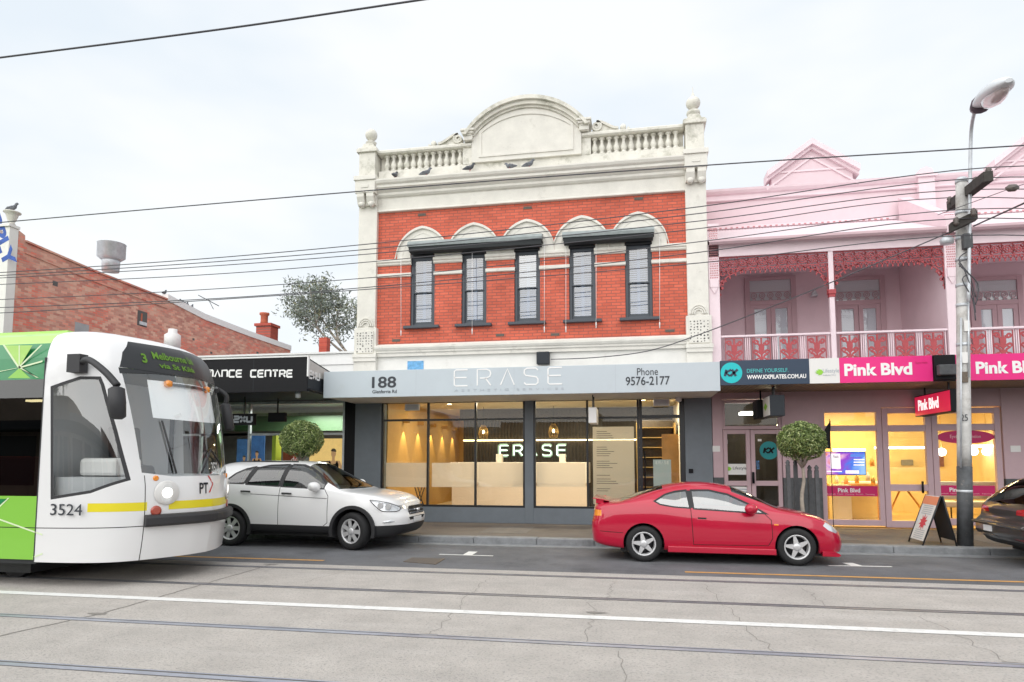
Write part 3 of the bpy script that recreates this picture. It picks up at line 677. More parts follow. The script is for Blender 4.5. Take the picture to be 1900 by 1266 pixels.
# door
DX0, DX1 = .165, GX[4] - .001
m = MB(); m.box(DX0, DX0 + .07, SY - .05, SY + .05, PZ + .001, SZ1); m.box(DX1 - .12, DX1, SY - .05, SY + .05, PZ + .001, SZ1); m.box(DX0 + .07, DX1 - .12, SY - .05, SY + .05, 2.70, 2.78); m.box(DX0 + .07, DX1 - .12, SY - .05, SY + .05, SZ1 - .05, SZ1); m.box(DX0 + .07, DX1 - .12, SY - .05, SY + .05, PZ + .001, .30)
dr = m.build('door', 'black_frame', sb)
MB().box(DX0 + .071, DX1 - .121, SY - .004, SY + .004, .301, 2.699).build('pane', 'shop_glass', dr); MB().box(DX0 + .071, DX1 - .121, SY - .004, SY + .004, 2.781, SZ1 - .051).build('pane', 'shop_glass', dr)
MB().tube([(DX0 + .12, SY - .09, .9), (DX0 + .12, SY - .09, 1.9)], .018, 8).box(DX0 + .11, DX0 + .13, SY - .09, SY - .004, .98, 1.0).box(DX0 + .11, DX0 + .13, SY - .09, SY - .004, 1.8, 1.82).build('handle', 'black', dr)
nt_ = film(1213, 853, 1245, 920, 'film_blue', dr, 'notice', SY + .02); word('ERASE', .6, 'notice_text', 'text_white', dr, 1217, 856, 1241, 861, SY + .019, .012)
text_px('door_number', '25', 'text_white', dr, 1256, 784, 1265, 794, SY - .008)
for px, py in ((765, 756), (1227, 747)):
    p = W(px, py, FW - .3); m = MB(); m.box(p.x - .19, p.x + .19, FW - .34, FW - .26, p.z - .085, p.z + .085); v = m.build('vent_panel', 'board_white', sb, bevel=.01)
    m = MB()
    for k in range(6): m.box(p.x - .16, p.x + .16, FW - .345, FW - .341, p.z - .06 + k * .021, p.z - .048 + k * .021)
    m.build('louvre', mat('louvre_grey', (.5, .52, .56), .5), v)
p = W(1282, 874, FW - .1); MB().box(p.x - .05, p.x + .05, FW - .13, FW - .101, p.z - .05, p.z + .05).build('intercom', 'black', sb, bevel=.008)
p = W(1259, 738, FW - .5); MB().lathe([(.02, -.1), (.07, -.08), (.07, .0), (.04, .05)], (p.x, FW - .5, CZ0 - .0), n=12).build('security_camera', 'board_white', sb)

# room behind the glass
IX0, IX1, IY0, IY1, IZ0, IZ1 = -6.44, 1.22, FW + .31, 24.2, .22, 3.30
MB().box(XL + .3, XR - .3, IY0 - .2, IY1, IZ0 - .05, IZ0).build('interior_floor', 'interior_floor', sb)
MB().box(XL + .3, XR - .3, IY0, IY1, IZ1, IZ1 + .05).build('interior_ceiling', 'interior_white', sb)
MB().box(IX0 - .1, IX0, IY0, IY1, IZ0, IZ1).box(IX0, IX1, IY1, IY1 + .1, IZ0, IZ1).build('interior_wall', 'timber_wall', sb)
MB().box(IX1, IX1 + .1, IY0, IY1, IZ0, IZ1).build('interior_wall', 'interior_white', sb)
xa = X_(860, 21, 830); m = MB(); m.box(xa, IX1 - .001, 21, 21.15, IZ0, IZ1 - .3)
for k in range(60):
    x = xa + .04 + k * .105
    if x < IX1 - .1: m.box(x, x + .05, 20.96, 20.999, IZ0, IZ1 - .32)
m.build('slatted_wall', 'interior_dark', sb)
MB().box(xa, IX1 - .001, 20.5, 21.15, IZ1 - .299, IZ1 - .001).build('bulkhead', 'interior_dark', sb)
MB().box(xa + .02, .9, 20.90, 20.94, Z_(980, 818, 20.9), Z_(980, 816, 20.9)).build('strip_light', 'lamp_warm', sb)
for y in (18.0, 19.3, 20.6, 21.9, 23.2):
    ld = bpy.data.lights.new('spot', 'SPOT'); ld.energy = 40; ld.color = (1, .74, .36); ld.spot_size = R(62); ld.spot_blend = .25; ld.shadow_soft_size = .02
    lo = bpy.data.objects.new('spot_lamp', ld); COL.objects.link(lo); lo.location = (IX0 + .14, y, 2.72); lo.parent = sb; lo.matrix_parent_inverse = par_inv(sb)
    MB().box(IX0 + .001, IX0 + .2, y - .05, y + .05, 2.74, 2.86).build('spot_housing', 'brass', sb)
for x, y, e in ((-5.2, 18.4, 22), (-3.4, 17.8, 36), (-1.6, 17.8, 42), (.3, 18, 50), (-5.2, 22, 20)):
    ld = bpy.data.lights.new('downlight', 'AREA'); ld.shape = 'DISK'; ld.size = .35; ld.energy = e; ld.color = (1, .84, .60)
    lo = bpy.data.objects.new('ceiling_lamp', ld); COL.objects.link(lo); lo.location = (x, y, IZ1 - .03); lo.parent = sb; lo.matrix_parent_inverse = par_inv(sb)
    MB().lathe([(.06, 0), (.06, .012)], (x, y, IZ1 - .0125), n=14).build('downlight', 'lamp_warm', sb)
# neon name on the dark wall: double tube
ns = thing('neon_sign', 'glowing pale green neon name on the dark slatted wall behind the desk', 'sign', W(990, 845, 20.85))
word('ERASE', .7, 'neon_tube', 'neon', ns, 928, 827, 1049, 845, 20.85, .03, .02)
word('ERASE', .7, 'neon_backing', mat('neon_green', (.4, .55, .45), .4, emit=(.6, .9, .7), estr=.12), ns, 926, 825.5, 1051, 846.5, 20.90, .075, .02)
# desk
dx0, dx1 = X_(838, 19, 930), X_(1090, 19, 930)
ds_ = thing('reception_desk', 'pale stone reception desk behind the frosted shop window', 'desk', ((dx0 + dx1) / 2, 19.3, IZ0))
MB().box(dx0, dx1, 19, 19.7, IZ0, 1.02).build('desk_front', 'desk_stone', ds_, bevel=.01); MB().box(dx0 - .04, dx1 + .04, 18.95, 19.8, 1.021, 1.62).build('desk_top', 'desk_top', ds_, bevel=.01)
for px, lb in ((927, 'small beige plinth box on the left end of the reception desk'), (1044, 'small beige plinth box on the right of the reception desk, under the last neon letter')):
    p = W(px, 858, 19.3); tag(MB().box(p.x - .09, p.x + .09, 19.2, 19.4, 1.622, 1.86).build('display_box', 'desk_top', None, bevel=.008), lb, 'box', 'boxes on the reception desk')
for px, py, lb in ((897, 802, 'woven pendant lamp hanging left of the neon sign'), (1027, 800, 'woven pendant lamp hanging above the last letters of the neon sign')):
    p = W(px, py, 19.6); t = thing('pendant_lamp', lb, 'lamp', (p.x, p.y, p.z), 'woven pendant lamps')
    m = MB()
    for k in range(16):
        a = k * math.pi / 8; m.tube([(p.x + r * math.cos(a + h), p.y + r * math.sin(a + h), p.z + h) for r, h in ((.05, .22), (.12, .1), (.15, -.05), (.11, -.2))], .006, 4)
    m.build('lamp_shade', 'brass', t); MB().lathe([(.02, -.05), (.045, 0), (.02, .06)], p, n=10).build('bulb', 'lamp_warm', t); MB().tube([p + Vector((0, 0, .2)), (p.x, p.y, IZ1)], .006, 5).build('cord', 'black', t)
p = G(775, 940, .26); p = W(778, 935, 18.0)
st = thing('folding_stand', 'small dark crossed-leg stand inside the left shop window', 'stand', (p.x, 18, IZ0)); m = MB()
for s in (-1, 1):
    m.tube([(p.x - .13 * s, 17.9, IZ0), (p.x + .13 * s, 17.9, 1.0)], .014, 6); m.tube([(p.x - .13 * s, 18.15, IZ0), (p.x + .13 * s, 18.15, 1.0)], .014, 6)
m.build('crossed_legs', 'timber_dark', st); MB().box(p.x - .2, p.x + .2, 17.85, 18.2, 1.0, 1.03).build('seat', 'timber_dark', st)
# shelves with bottles by the door
sx0, sx1 = .1, 1.15; sh = thing('display_shelves', 'tall lit product shelves inside beside the glass door', 'shelves', ((sx0 + sx1) / 2, 18.6, IZ0))
m = MB(); m.box(sx0, sx0 + .04, 18.4, 18.8, IZ0, 2.7); m.box(sx1 - .04, sx1, 18.4, 18.8, IZ0, 2.7); m.build('upright', 'brass', sh); m = MB(); m.box(sx0, sx1, 18.81, 18.84, IZ0, 2.8); m.build('back_panel', 'interior_dark', sh)
for k in range(9): MB().box(sx0 + .041, sx1 - .041, 18.4, 18.8, .4 + k * .27, .42 + k * .27).build('shelf', 'brass', sh)
p = W(1245, 850, 17.3); tag(MB().box(p.x - .22, p.x + .2, 17.3, 17.33, .5, 2.35).build('poster_stand', 'orange_panel'), 'tall orange printed banner just inside the glass door', 'banner')
# hanging box sign under the canopy
p = W(1101, 771, 15.3); hs = thing('hanging_sign', 'small white box sign hanging under the grey canopy', 'sign', (p.x, 15.3, CZ0))
MB().box(p.x - .09, p.x + .09, 14.95, 15.75, Z_(1101, 785, 14.95), Z_(1101, 756, 14.95)).build('sign_box', 'board_white', hs, bevel=.006)
m = MB()
for y in (15.1, 15.55): m.box(p.x - .012, p.x + .012, y - .012, y + .012, Z_(1101, 756, 14.95), CZ0 + .019)
m.build('hanger', 'black_frame', hs)
# ---------------------------------------------------------------- the pink terrace
PB = 19.0                                    # wall at the back of the recessed balcony
X0, XP, X1 = XR + .012, X_(1757, FW, 600), 16.0     # party line, middle pier, far end
pt = thing('pink_terrace', 'pink two-storey terrace with iron lace balcony and gabled parapet', 'building', (6, FW, 0))
ZF = 3.50; ZE = Z_(1540, 452, FW); ZR = Z_(1540, 617, FW)
MB().box(X0, X1, FW + .02, PB, ZF - .25, ZF).build('balcony_floor', 'pink_pale', pt)
MB().box(X0, X1, PB, PB + .3, ZF, Z_(1500, 345, PB)).build('rear_wall', 'pink_wall', pt)
ZPT = Z_(1500, 345, PB)
MB().box(X0, X0 + .24, FW, PB - .001, ZF, ZE + .05).build('wing_wall', 'pink_wall', pt)
MB().box(XP, XP + .30, FW - .02, PB - .001, ZF, ZE + .05).build('wing_wall', 'pink_wall', pt)
for xa in (X0, XP):
    m = MB(); m.box(xa - .0, xa + .25, FW - .06, FW - .021, ZF, ZE + .1); p = m.build('pier_face', 'pink_pale', pt)
    za, zb = Z_(1325, 520, FW), Z_(1325, 423, FW)
    m = MB(); m.box(xa - .0, xa + .26, FW - .13, FW - .061, zb, zb + .06); m.box(xa + .03, xa + .22, FW - .10, FW - .061, za - .2, za); m.prism([(xa + .04, za - .201), (xa + .21, za - .201), (xa + .125, za - .36)], 'y', FW - .09, FW - .061); m.build('bracket', 'pink_pale', p)
    m = MB()
    for a in range(5):
        for b in range(22):
            m.box(xa + .035 + a * .04 + .01 * (b % 2), xa + .06 + a * .04 + .01 * (b % 2), FW - .068, FW - .0605, za + .03 + b * (zb - za - .04) / 22, za + .058 + b * (zb - za - .04) / 22)
    m.build('pitted_panel', 'lace_pink', p)
# roof over the balcony: corrugated iron
zr2 = Z_(1500, 418, PB - .01)
for a, b in ((X0 + .02, XP - .02), (XP + .32, X1)):
    m = MB(); n = int((b - a) / .038)
    vs = []; fs = []
    for i in range(n + 1):
        x = a + (b - a) * i / n; h = .012 * (1 if i % 2 else -1); vs += [(x, FW - .22, ZE + .14 + h), (x, PB - .005, zr2 + h)]
    for i in range(n): fs.append((2 * i, 2 * i + 2, 2 * i + 3, 2 * i + 1))
    m.add(vs, fs, 0, True); m.build('balcony_roof', 'pink_roof', pt)
    m = MB(); m.box(a, b, PB - .05, PB - .01, zr2 + .02, zr2 + .09)
    for i in range(int((b - a) / .15)): m.box(a + i * .15, a + i * .15 + .06, PB - .06, PB - .051, zr2 + .02, zr2 + .055, 1)
    m.build('flashing', ['pink_pale', 'lace_pink'], pt)
    MB().prism([(FW - .30, ZE + .16), (FW - .31, ZE + .10), (FW - .27, ZE + .05), (FW - .21, ZE + .05), (FW - .21, ZE + .12)], 'x', a, b).build('gutter', 'pink_dusty', pt)
    MB().box(a, b, FW - .06, FW + .02, ZE - .20, ZE + .115).build('beam', 'pink_pale', pt)
    MB().box(a, b, FW + .021, PB - .01, ZE + .02, ZE + .04).build('balcony_ceiling', 'pink_pale', pt)
# parapet cornice, gables, party pier
moulding([(.05, ZPT - .30), (.07, ZPT - .28), (.07, ZPT - .25), (.02, ZPT - .24), (.02, ZPT - .12), (.08, ZPT - .10), (.14, ZPT - .04), (.16, ZPT + .02), (.0, ZPT + .06)], X0, X1, PB - .0005, 'parapet_cornice', 'pink_pale', pt)
def gable(pxl, pxr, yb, pxa, ya, zb):
    xl, xr = X_(pxl, PB, yb), X_(pxr, PB, yb); za = Z_(pxa, ya, PB); xa = (xl + xr) / 2; zs = Z_(pxl, yb, PB); o = .18
    g = MB().prism([(xl + .14, zb), (xr - .14, zb), (xr - .14, zs), (xa, za - .12), (xl + .14, zs)], 'y', PB - .10, PB + .25).build('gable', 'pink_wall', pt)
    for k, (dy, t0, t1) in enumerate(((.30, .0, .13), (.20, .131, .21), (.14, .36, .41))):
        for s in (-1, 1):
            xe = xl if s < 0 else xr; d = Vector((xa - xe, za - zs)).normalized(); nn = Vector((d.y * -s, d.x * s)) * (-1)
            if nn.y < 0: nn = -nn
            pa, pb = Vector((xe, zs)), Vector((xa, za)); k2 = 1 / abs(nn.y)
            m = MB(); m.prism([(pa.x - s * t0 * .0, pa.y - t0 * k2), (pb.x, pb.y - t0 * k2), (pb.x, pb.y - t1 * k2), (pa.x, pa.y - t1 * k2)], 'y', PB - dy, PB + .26 - .01 * k); m.build('raking_cornice', 'pink_pale', g)
    MB().box(xl + .16, xr - .16, PB - .13, PB - .1005, zs - .03, zs + .02).build('string', 'pink_pale', g)
gable(1420, 1590, 325, 1505, 265, ZPT + .02); gable(1834, 2020, 305, 1930, 235, ZPT + .02)
xq = X_(1715, PB, 350); m = MB(); zq = Z_(1715, 318, PB)
m.box(xq - .20, xq + .20, PB - .16, PB + .3, zr2, zq - .22); m.box(xq - .26, xq + .26, PB - .22, PB + .3, zq - .219, zq - .15); m.prism([(xq - .2, zq - .149), (xq + .2, zq - .149), (xq + .14, zq + .0), (xq, zq + .06), (xq - .14, zq + .0)], 'y', PB - .18, PB + .26)
m.build('parapet_pier', 'pink_pale', pt)
m = MB(); m.box(X0 - .0, X0 + .2, PB - .12, PB + .3, ZPT, ZPT + .25); m.box(X0, X0 + .26, PB - .16, PB + .3, ZPT + .251, ZPT + .36); m.build('parapet_pier', 'pink_pale', pt)
MB().prism([(FW - .2, ZE + .05), (FW - .2, ZE + .42), (PB - .18, zr2 + .55), (PB - .18, zr2 - .1)], 'x', XP + .0, XP + .29).build('party_wall_cap', 'pink_wall', pt)
# posts, lace
def post(x):
    m = MB(); m.box(x - .055, x + .055, FW - .05, FW + .05, ZF, ZE - .201); p = m.build('post', 'pink_pale', pt, bevel=.01)
    z = Z_(1545, 545, FW); MB().box(x - .085, x + .085, FW - .08, FW + .08, z - .02, z + .09).box(x - .07, x + .07, FW - .065, FW + .065, z - .09, z - .021).build('capital', 'lace_red', p, bevel=.008)
xpost = X_(1543, FW, 550); post(xpost)
xpost2 = xpost + (XP + .3 - X0); post(xpost2)
def frieze(a, b):
    m = MB(); y0, y1 = FW - .012, FW + .012; zt = ZE - .20; zb = zt - .30
    m.box(a, b, y0, y1, zt - .022, zt); m.box(a, b, y0, y1, zb, zb + .018)
    n = max(1, round((b - a) / .23)); s = (b - a) / n
    for i in range(n):
        c = a + s * (i + .5); zm = (zt + zb) / 2
        m.ribbon(arc(c, zm, .085, 0, 2 * math.pi, 12), .020, y0, y1); m.ribbon(arc(c, zm, .035, 0, 2 * math.pi, 8), .018, y0, y1)
        for q in (-1, 1):
            m.ribbon(spiral(c + q * s * .36, zm + .06, .06, .02, 0, q * 5.2, 12), .016, y0, y1); m.ribbon(spiral(c + q * s * .36, zm - .06, .06, .02, math.pi, math.pi - q * 5.2, 12), .016, y0, y1)
        m.ribbon([(c - s / 2, zb + .02), (c - s / 2, zt - .02)], .014, y0, y1)
    n2 = max(2, round((b - a) / .115)); s2 = (b - a) / n2
    for i in range(n2):
        c = a + s2 * (i + .5); m.ribbon(arc(c, zb - .001, .042, math.pi, 2 * math.pi, 7, rz=.06), .018, y0, y1); m.box(c - .012, c + .012, y0, y1, zb - .13, zb - .05)
    m.build('lace_frieze', 'lace_red', pt)
    for x, q in ((a, 1), (b, -1)):
        m = MB(); r = .42; zc = zb - .0
        ar = [(x + q * (r - r * math.cos(t)), zc - 1.0 + 1.0 * math.sin(t)) for t in [k * math.pi / 2 / 14 for k in range(15)]]
        ar = [(x + q * .62 * (k / 14) ** 2.2, zb - .72 * (1 - (k / 14) ** .6)) for k in range(15)]
        m.ribbon(ar, .024, y0, y1); m.box(x - .0, x + q * .02, y0, y1, zb - .72, zb)
        for k in range(1, 14, 2):
            px_, pz_ = ar[k]; m.ribbon([(px_, pz_), (px_ + q * .035, pz_ - .075)], .03, y0, y1)
        for (dx, dz, rr) in ((.10, -.12, .085), (.09, -.32, .06), (.26, -.10, .06), (.06, -.48, .04)):
            m.ribbon(spiral(x + q * dx, zb + dz, rr, .015, 0, q * 8, 18), .02, y0, y1)
        m.build('lace_bracket', 'lace_red', pt)
lp = None
def lace_panel():
    """one cast-iron panel: frame, stem, leaf sprays and scrolls, seen from the street"""
    m = MB(); h = ZR - ZF - .16; w_ = .40; y0, y1 = -.01, .01
    for s in (-1, 1): m.box(s * w_ / 2 - .008, s * w_ / 2 + .008, y0, y1, 0, h)
    m.box(-w_ / 2, w_ / 2, y0, y1, 0, .016); m.box(-w_ / 2, w_ / 2, y0, y1, h - .016, h); m.ribbon([(0, 0), (0, h)], .040, y0, y1)
    for s in (-1, 1):
        m.ribbon(spiral(s * .10, .15, .085, .02, -math.pi / 2, -math.pi / 2 + s * 8, 20), .043, y0, y1)
        m.ribbon(spiral(s * .11, h * .42, .07, .015, math.pi / 2, math.pi / 2 - s * 7, 18), .042, y0, y1)
        m.ribbon(spiral(s * .12, h - .12, .065, .015, math.pi, math.pi + s * 7, 18), .042, y0, y1)
        for (z0, dx, dz) in ((.25, .15, .13), (h * .45, .14, .17), (h * .6, .16, .10), (h * .66, .10, .22)): m.ribbon([(0, z0), (s * dx * .5, z0 + dz * .75), (s * dx, z0 + dz)], .044, y0, y1)
        m.ribbon(arc(s * .05, .34, .05, 0, 2 * math.pi, 10), .040, y0, y1)
    m.ribbon(arc(0, h * .75, .045, 0, 2 * math.pi, 10, rz=.09), .044, y0, y1)
    for s in (-1, 1):
        for k in range(4): m.ribbon(arc(s * (.06 + .07 * (k % 2)), .08 + k * .2, .045, 0, 2 * math.pi, 8), .03, y0, y1)
    return m
def balustrade(a, b):
    global lp
    MB().box(a, b, FW - .04, FW + .04, ZR - .05, ZR).build('handrail', 'pink_pale', pt, bevel=.01); MB().box(a, b, FW - .025, FW + .025, ZF + .05, ZF + .085).build('bottom_rail', 'lace_pink', pt)
    n = max(1, round((b - a) / .59)); s = (b - a) / n
    for i in range(n):
        c = a + s * (i + .5)
        if lp is None: lp = lace_panel().build('lace_panel', 'lace_red', pt); lp.matrix_parent_inverse = Matrix.Identity(4); q = lp
        else: q = lp.copy(); COL.objects.link(q)
        q.location = Vector((c, FW, ZF + .09)) - pt.location
        m = MB()
        for k in ((c + s / 2 - .045), (c + s / 2), (c + s / 2 + .045)):
            if k < b - .03: m.tube([(k, FW, ZF + .085), (k, FW, ZR - .05)], .013, 5)
        if m.v: m.build('baluster', 'pink_wall', pt)
for a, b in ((X0 + .25, xpost - .056), (xpost + .056, XP - .001), (XP + .301, xpost2 - .056)): frieze(a, b); balustrade(a, b)
# balcony doors
glass_mat('door_glass', (.95, .97, .98), .05, 1.0)
def french_door(pl, pr):
    a, b = X_(pl, PB, 600), X_(pr, PB, 600); zt = Z_((pl + pr) / 2, 514, PB); zm = Z_((pl + pr) / 2, 562, PB); y0, y1 = PB - .07, PB - .001; t = .10; c = (a + b) / 2
    m = MB(); m.box(a - .03, a + t, y0, y1, ZF, zt); m.box(b - t, b + .03, y0, y1, ZF, zt); m.box(a + t, b - t, y0, y1, zt - t, zt); m.box(a + t, b - t, y0, y1, zm - .06, zm + .06)
    d = m.build('french_door', 'pink_dusty', pt, bevel=.006)
    for u, v in ((a + t + .001, c - .006), (c + .006, b - t - .001)):
        m = MB(); m.box(u, u + .11, y0 + .02, y1, ZF, zm - .061); m.box(v - .11, v, y0 + .02, y1, ZF, zm - .061); m.box(u + .11, v - .11, y0 + .02, y1, zm - .17, zm - .061); m.box(u + .11, v - .11, y0 + .02, y1, ZF, ZF + .5)
        lf = m.build('leaf', 'pink_dusty', d); MB().box(u + .11, v - .11, y1 - .02, y1 - .016, ZF + .5, zm - .17).build('pane', 'door_glass', d); MB().box(u + .11, v - .11, y1 - .012, y1 - .0015, ZF + .5, zm - .17).build('blind', 'blind_white', d)
    MB().box(a + t, b - t, y1 - .03, y1 - .026, zm + .061, zt - t).build('transom_pane', 'door_glass', d); MB().box(a + t, b - t, y1 - .02, y1 - .0015, zm + .061, zt - t).build('blind', mat('blind_grey', (.80, .82, .81), .7), d)
    m = MB(); n = 5; s = (b - a - 2 * t) / n; zz = zm + .20
    for i in range(n):
        q = a + t + s * (i + .5); m.ribbon(arc(q, zz, .075, 0, 2 * math.pi, 10), .022, y0 + .01, y0 + .02); m.ribbon(spiral(q, zz - .13, .05, .015, 0, 6, 10), .022, y0 + .01, y0 + .02); m.ribbon(arc(q, zz, .03, 0, 6.28, 8), .02, y0 + .01, y0 + .02)
    m.box(a + t, b - t, y0 + .01, y0 + .02, zz + .085, zz + .10); m.build('transom_grille', 'pink_dusty', d)
french_door(1385, 1476); french_door(1545, 1641); french_door(1803, 1897)
for px, py in ((1510, 547), (1853, 480)):
    p = W(px, py, PB - .1); m = MB(); m.prism([(p.x - .03, p.z + .1), (p.x + .03, p.z + .1), (p.x + .09, p.z - .05), (p.x - .09, p.z - .05)], 'y', PB - .2, PB - .03); m.build('wall_light', 'galv', pt, bevel=.01)
MB().tube([(X_(1705, PB, 500), PB - .06, ZF), (X_(1705, PB, 500), PB - .06, ZE)], .05, 8).build('downpipe', 'pink_pale', pt)
# canopy with its sign panels
PZ0, PZ1 = Z_(1600, 710, FA), Z_(1600, 663, FA)
MB().box(XR - .01, X1, FA + .03, FA + .08, PZ0, PZ1).build('canopy', 'charcoal', pt)
m = MB(); m.box(XR - .01, X1, FA + .081, FW - .02, PZ0 + .02, PZ0 + .06)
for i in range(150): m.box(XR + .05 + i * .095, XR + .06 + i * .095, FA + .082, FW - .03, PZ0 + .0185, PZ0 + .0198, 1)
m.build('soffit', [mat('soffit_timber', (.30, .215, .14), .6, var=.2, vscale=5), 'groove'], pt)
MB().prism([(FA + .081, PZ1 - .06), (FA + .081, PZ1 - .02), (FW + .01, ZF - .02), (FW + .01, ZF - .06)], 'x', XR, X1).build('canopy_roof', 'galv', pt)
def panel(pl, pr, mt, name='sign_panel', t=.03):
    return MB().box(X_(pl, FA, 690), X_(pr, FA, 690) - .003, FA, FA + t - .001, PZ0 - .0, PZ1).build(name, mt, pt)
YS = FA - .0015
def disc(px, py, r, Y, name, mt, parent, sx=1, th=.004):
    c = W(px, py, Y); rr = r * (c.length) / CF * .97; return MB().prism([(c.x + rr * sx * math.cos(t), c.z + rr * math.sin(t)) for t in [k * math.pi / 20 for k in range(40)]], 'y', Y - th, Y).build(name, mt, parent)
def kx(px, py, h, Y, parent, mt='navy'):
    L_ = [[(0, 0), (.13, 1)], [(.50, 1), (.1, .5), (.40, 0)], [(.55, 1), (.85, 0)], [(.42, 0), (1.0, 1)]]
    return strokes(L_, 'logo_letters', mt, parent, px - h * 1.0, py - h / 2, px + h * 1.0, py + h / 2, Y, h * .0042, .004)
k1 = panel(1337, 1502, 'navy'); d = disc(1357, 692, 18.5, YS, 'logo_disc', 'teal', k1); kx(1357, 692, 12, YS - .005, k1)
text_px('lettering', 'DEFINE YOURSELF.', mat('text_teal', (.08, .52, .52), .5), k1, 1386, 684, 1463, 691, YS)
text_px('lettering', 'WWW.KXPILATES.COM.AU', 'text_white', k1, 1386, 695, 1496, 703, YS, bold=.03)
def leaf(px, py, s, Y, parent):
    c = W(px, py, Y); u = s * c.length / CF; m = MB()
    for (a0, l, wd) in ((2.5, 1.0, .22), (2.85, 1.15, .22), (3.35, 1.15, .22), (3.75, 1.0, .22), (3.1, 1.25, .2)):
        ca, sa = math.cos(a0), math.sin(a0); ox = c.x + u * .6
        m.prism([(ox, c.z), (ox + u * (l * .5 * ca - wd * sa), c.z + u * (l * .5 * sa + wd * ca) * .8), (ox + u * l * ca, c.z + u * l * sa * .8), (ox + u * (l * .5 * ca + wd * sa), c.z + u * (l * .5 * sa - wd * ca) * .8)], 'y', Y - .004 - a0 * .0005, Y)
    return m.build('leaf_logo', 'leaf_logo', parent)
k2 = panel(1502, 1558, 'board_white'); leaf(1520, 691, 11, YS, k2); text_px('lettering', 'Lifestyle', 'text_pale', k2, 1527, 684, 1557, 694, YS); text_px('lettering', 'HEALTH', 'text_pale', k2, 1528, 695, 1550, 697.5, YS)
k3 = panel(1558, 1731, 'magenta'); text_px('lettering', 'Pink Blvd', 'text_white', k3, 1567, 674, 1693, 697, YS, bold=.035)
text_px('lettering', 'Eyes Nails', 'magenta_dark', k3, 1699, 671, 1721, 676, YS)
k4 = panel(1774, 1990, 'magenta'); text_px('lettering', 'Pink Blvd', 'text_white', k4, 1811, 670, 1937, 693, YS, bold=.035)
a = X_(1732, FA, 690); b = X_(1772, FA, 690)
m = MB(); m.box(a, b, FA - .05, FA + .029, PZ0 + .02, PZ1 - .0); mb_ = m.build('meter_box', 'black', pt, bevel=.01)
MB().box(a + .03, b - .02, FA - .20, FA - .051, PZ0 + .10, PZ0 + .31).build('floodlight', 'pole_grey', mb_, bevel=.02)
# ground floor
def gbox(pl, pr, z0, z1, mt, name, y0=FW - .08, y1=FW + .25): return MB().box(X_(pl, FW, 850), X_(pr, FW, 850), y0, y1, z0, z1).build(name, mt, pt)
ZG = PZ0 + .019; zb_ = Z_(1330, 886, FW)
MB().box(X0, X_(1341, FW, 850), FW - .08, FW + .25, zb_, ZG).build('pier', 'pink_dusty', pt); MB().box(X0, X_(1341, FW, 850), FW - .1, FW + .25, PZ, zb_ - .001).build('pier_base', 'pole_grey', pt)
gbox(1451, 1522, zb_, ZG, 'pink_dusty', 'pier'); gbox(1451, 1522, PZ, zb_ - .001, 'pole_grey', 'pier_base', FW - .1)
MB().box(X_(1860, FW, 850), X1, FW - .08, FW + .25, zb_, ZG).build('pier', 'pink_dusty', pt); MB().box(X_(1860, FW, 850), X1, FW - .1, FW + .25, PZ, zb_ - .001).build('pier_base', 'pole_grey', pt)
zt_ = Z_(1600, 757, FW)
MB().box(X_(1341, FW, 850), X_(1451, FW, 850), FW - .04, FW + .2, Z_(1400, 740, FW), ZG).build('door_header', 'pink_dusty', pt)
gbox(1522, 1860, zt_, ZG, 'pink_dusty', 'shop_header', FW - .06)
for px, py in ((1328, 833), (1884, 833)): p = W(px, py, FW - .08); MB().box(p.x - .10, p.x + .10, FW - .09, FW - .081, p.z - .07, p.z + .07).build('plaque', 'board_white', pt)
FD = 'pink_dusty'
def gframe(pl, pr, py0, py1, glass='shop_glass', fw=7, name='shop_window', Y=FW, rails=()):
    a, b = X_(pl, Y, 850), X_(pr, Y, 850); z0, z1 = Z_((pl + pr) / 2, py1, Y), Z_((pl + pr) / 2, py0, Y); f = fw * .0137
    m = MB(); m.box(a, a + f, Y - .05, Y + .05, z0, z1); m.box(b - f, b, Y - .05, Y + .05, z0, z1); m.box(a + f, b - f, Y - .05, Y + .05, z0, z0 + f * 1.2); m.box(a + f, b - f, Y - .05, Y + .05, z1 - f, z1)
    zs = [z0 + f * 1.2] + [v for r in rails for v in (r - f * .6, r + f * .6)] + [z1 - f]
    for r in rails: m.box(a + f, b - f, Y - .045, Y + .045, r - f * .6, r + f * .6)
    o = m.build(name, FD, pt, bevel=.006)
    for u, v in zip(zs[::2], zs[1::2]): MB().box(a + f, b - f, Y - .004, Y + .004, u, v).build('pane', glass, o)
    return o
zd = Z_(1400, 885, FW)
t1 = gframe(1341, 1451, 742, 797, fw=5, name='transom_window')
dl = gframe(1342, 1392, 798, 972, name='door', rails=(Z_(1365, 897, FW),)); drr = gframe(1393, 1450, 798, 972, name='door', rails=(Z_(1420, 897, FW),))
MB().tube([(X_(1396, FW, 885), FW - .12, Z_(1396, 897, FW)), (X_(1396, FW, 885), FW - .12, Z_(1396, 876, FW))], .03, 8).build('handle', 'black', dl)
def fpx(x0, y0, x1, y1, mt, name, parent, Y=FW - .006, t=.002): return MB().box(X_(x0, Y, y1), X_(x1, Y, y1), Y - t, Y, Z_((x0 + x1) / 2, y1, Y), Z_((x0 + x1) / 2, y0, Y)).build(name, mt, parent)
s1 = fpx(1345, 861, 1387, 881, 'board_white', 'sticker', dl); leaf(1352, 870, 8, FW - .009, dl); text_px('lettering', 'Lifestyle', 'text_dark', dl, 1360, 866, 1385, 873, FW - .0085)
fpx(1346, 816, 1350, 824, 'board_white', 'sticker', dl); fpx(1406, 815, 1413, 819, 'board_white', 'sticker', drr)
s2 = disc(1427, 836, 16, FW - .007, 'logo_disc', mat('teal_dark', (0, .22, .23), .5), drr); kx(1427, 836, 10, FW - .012, drr, 'black')
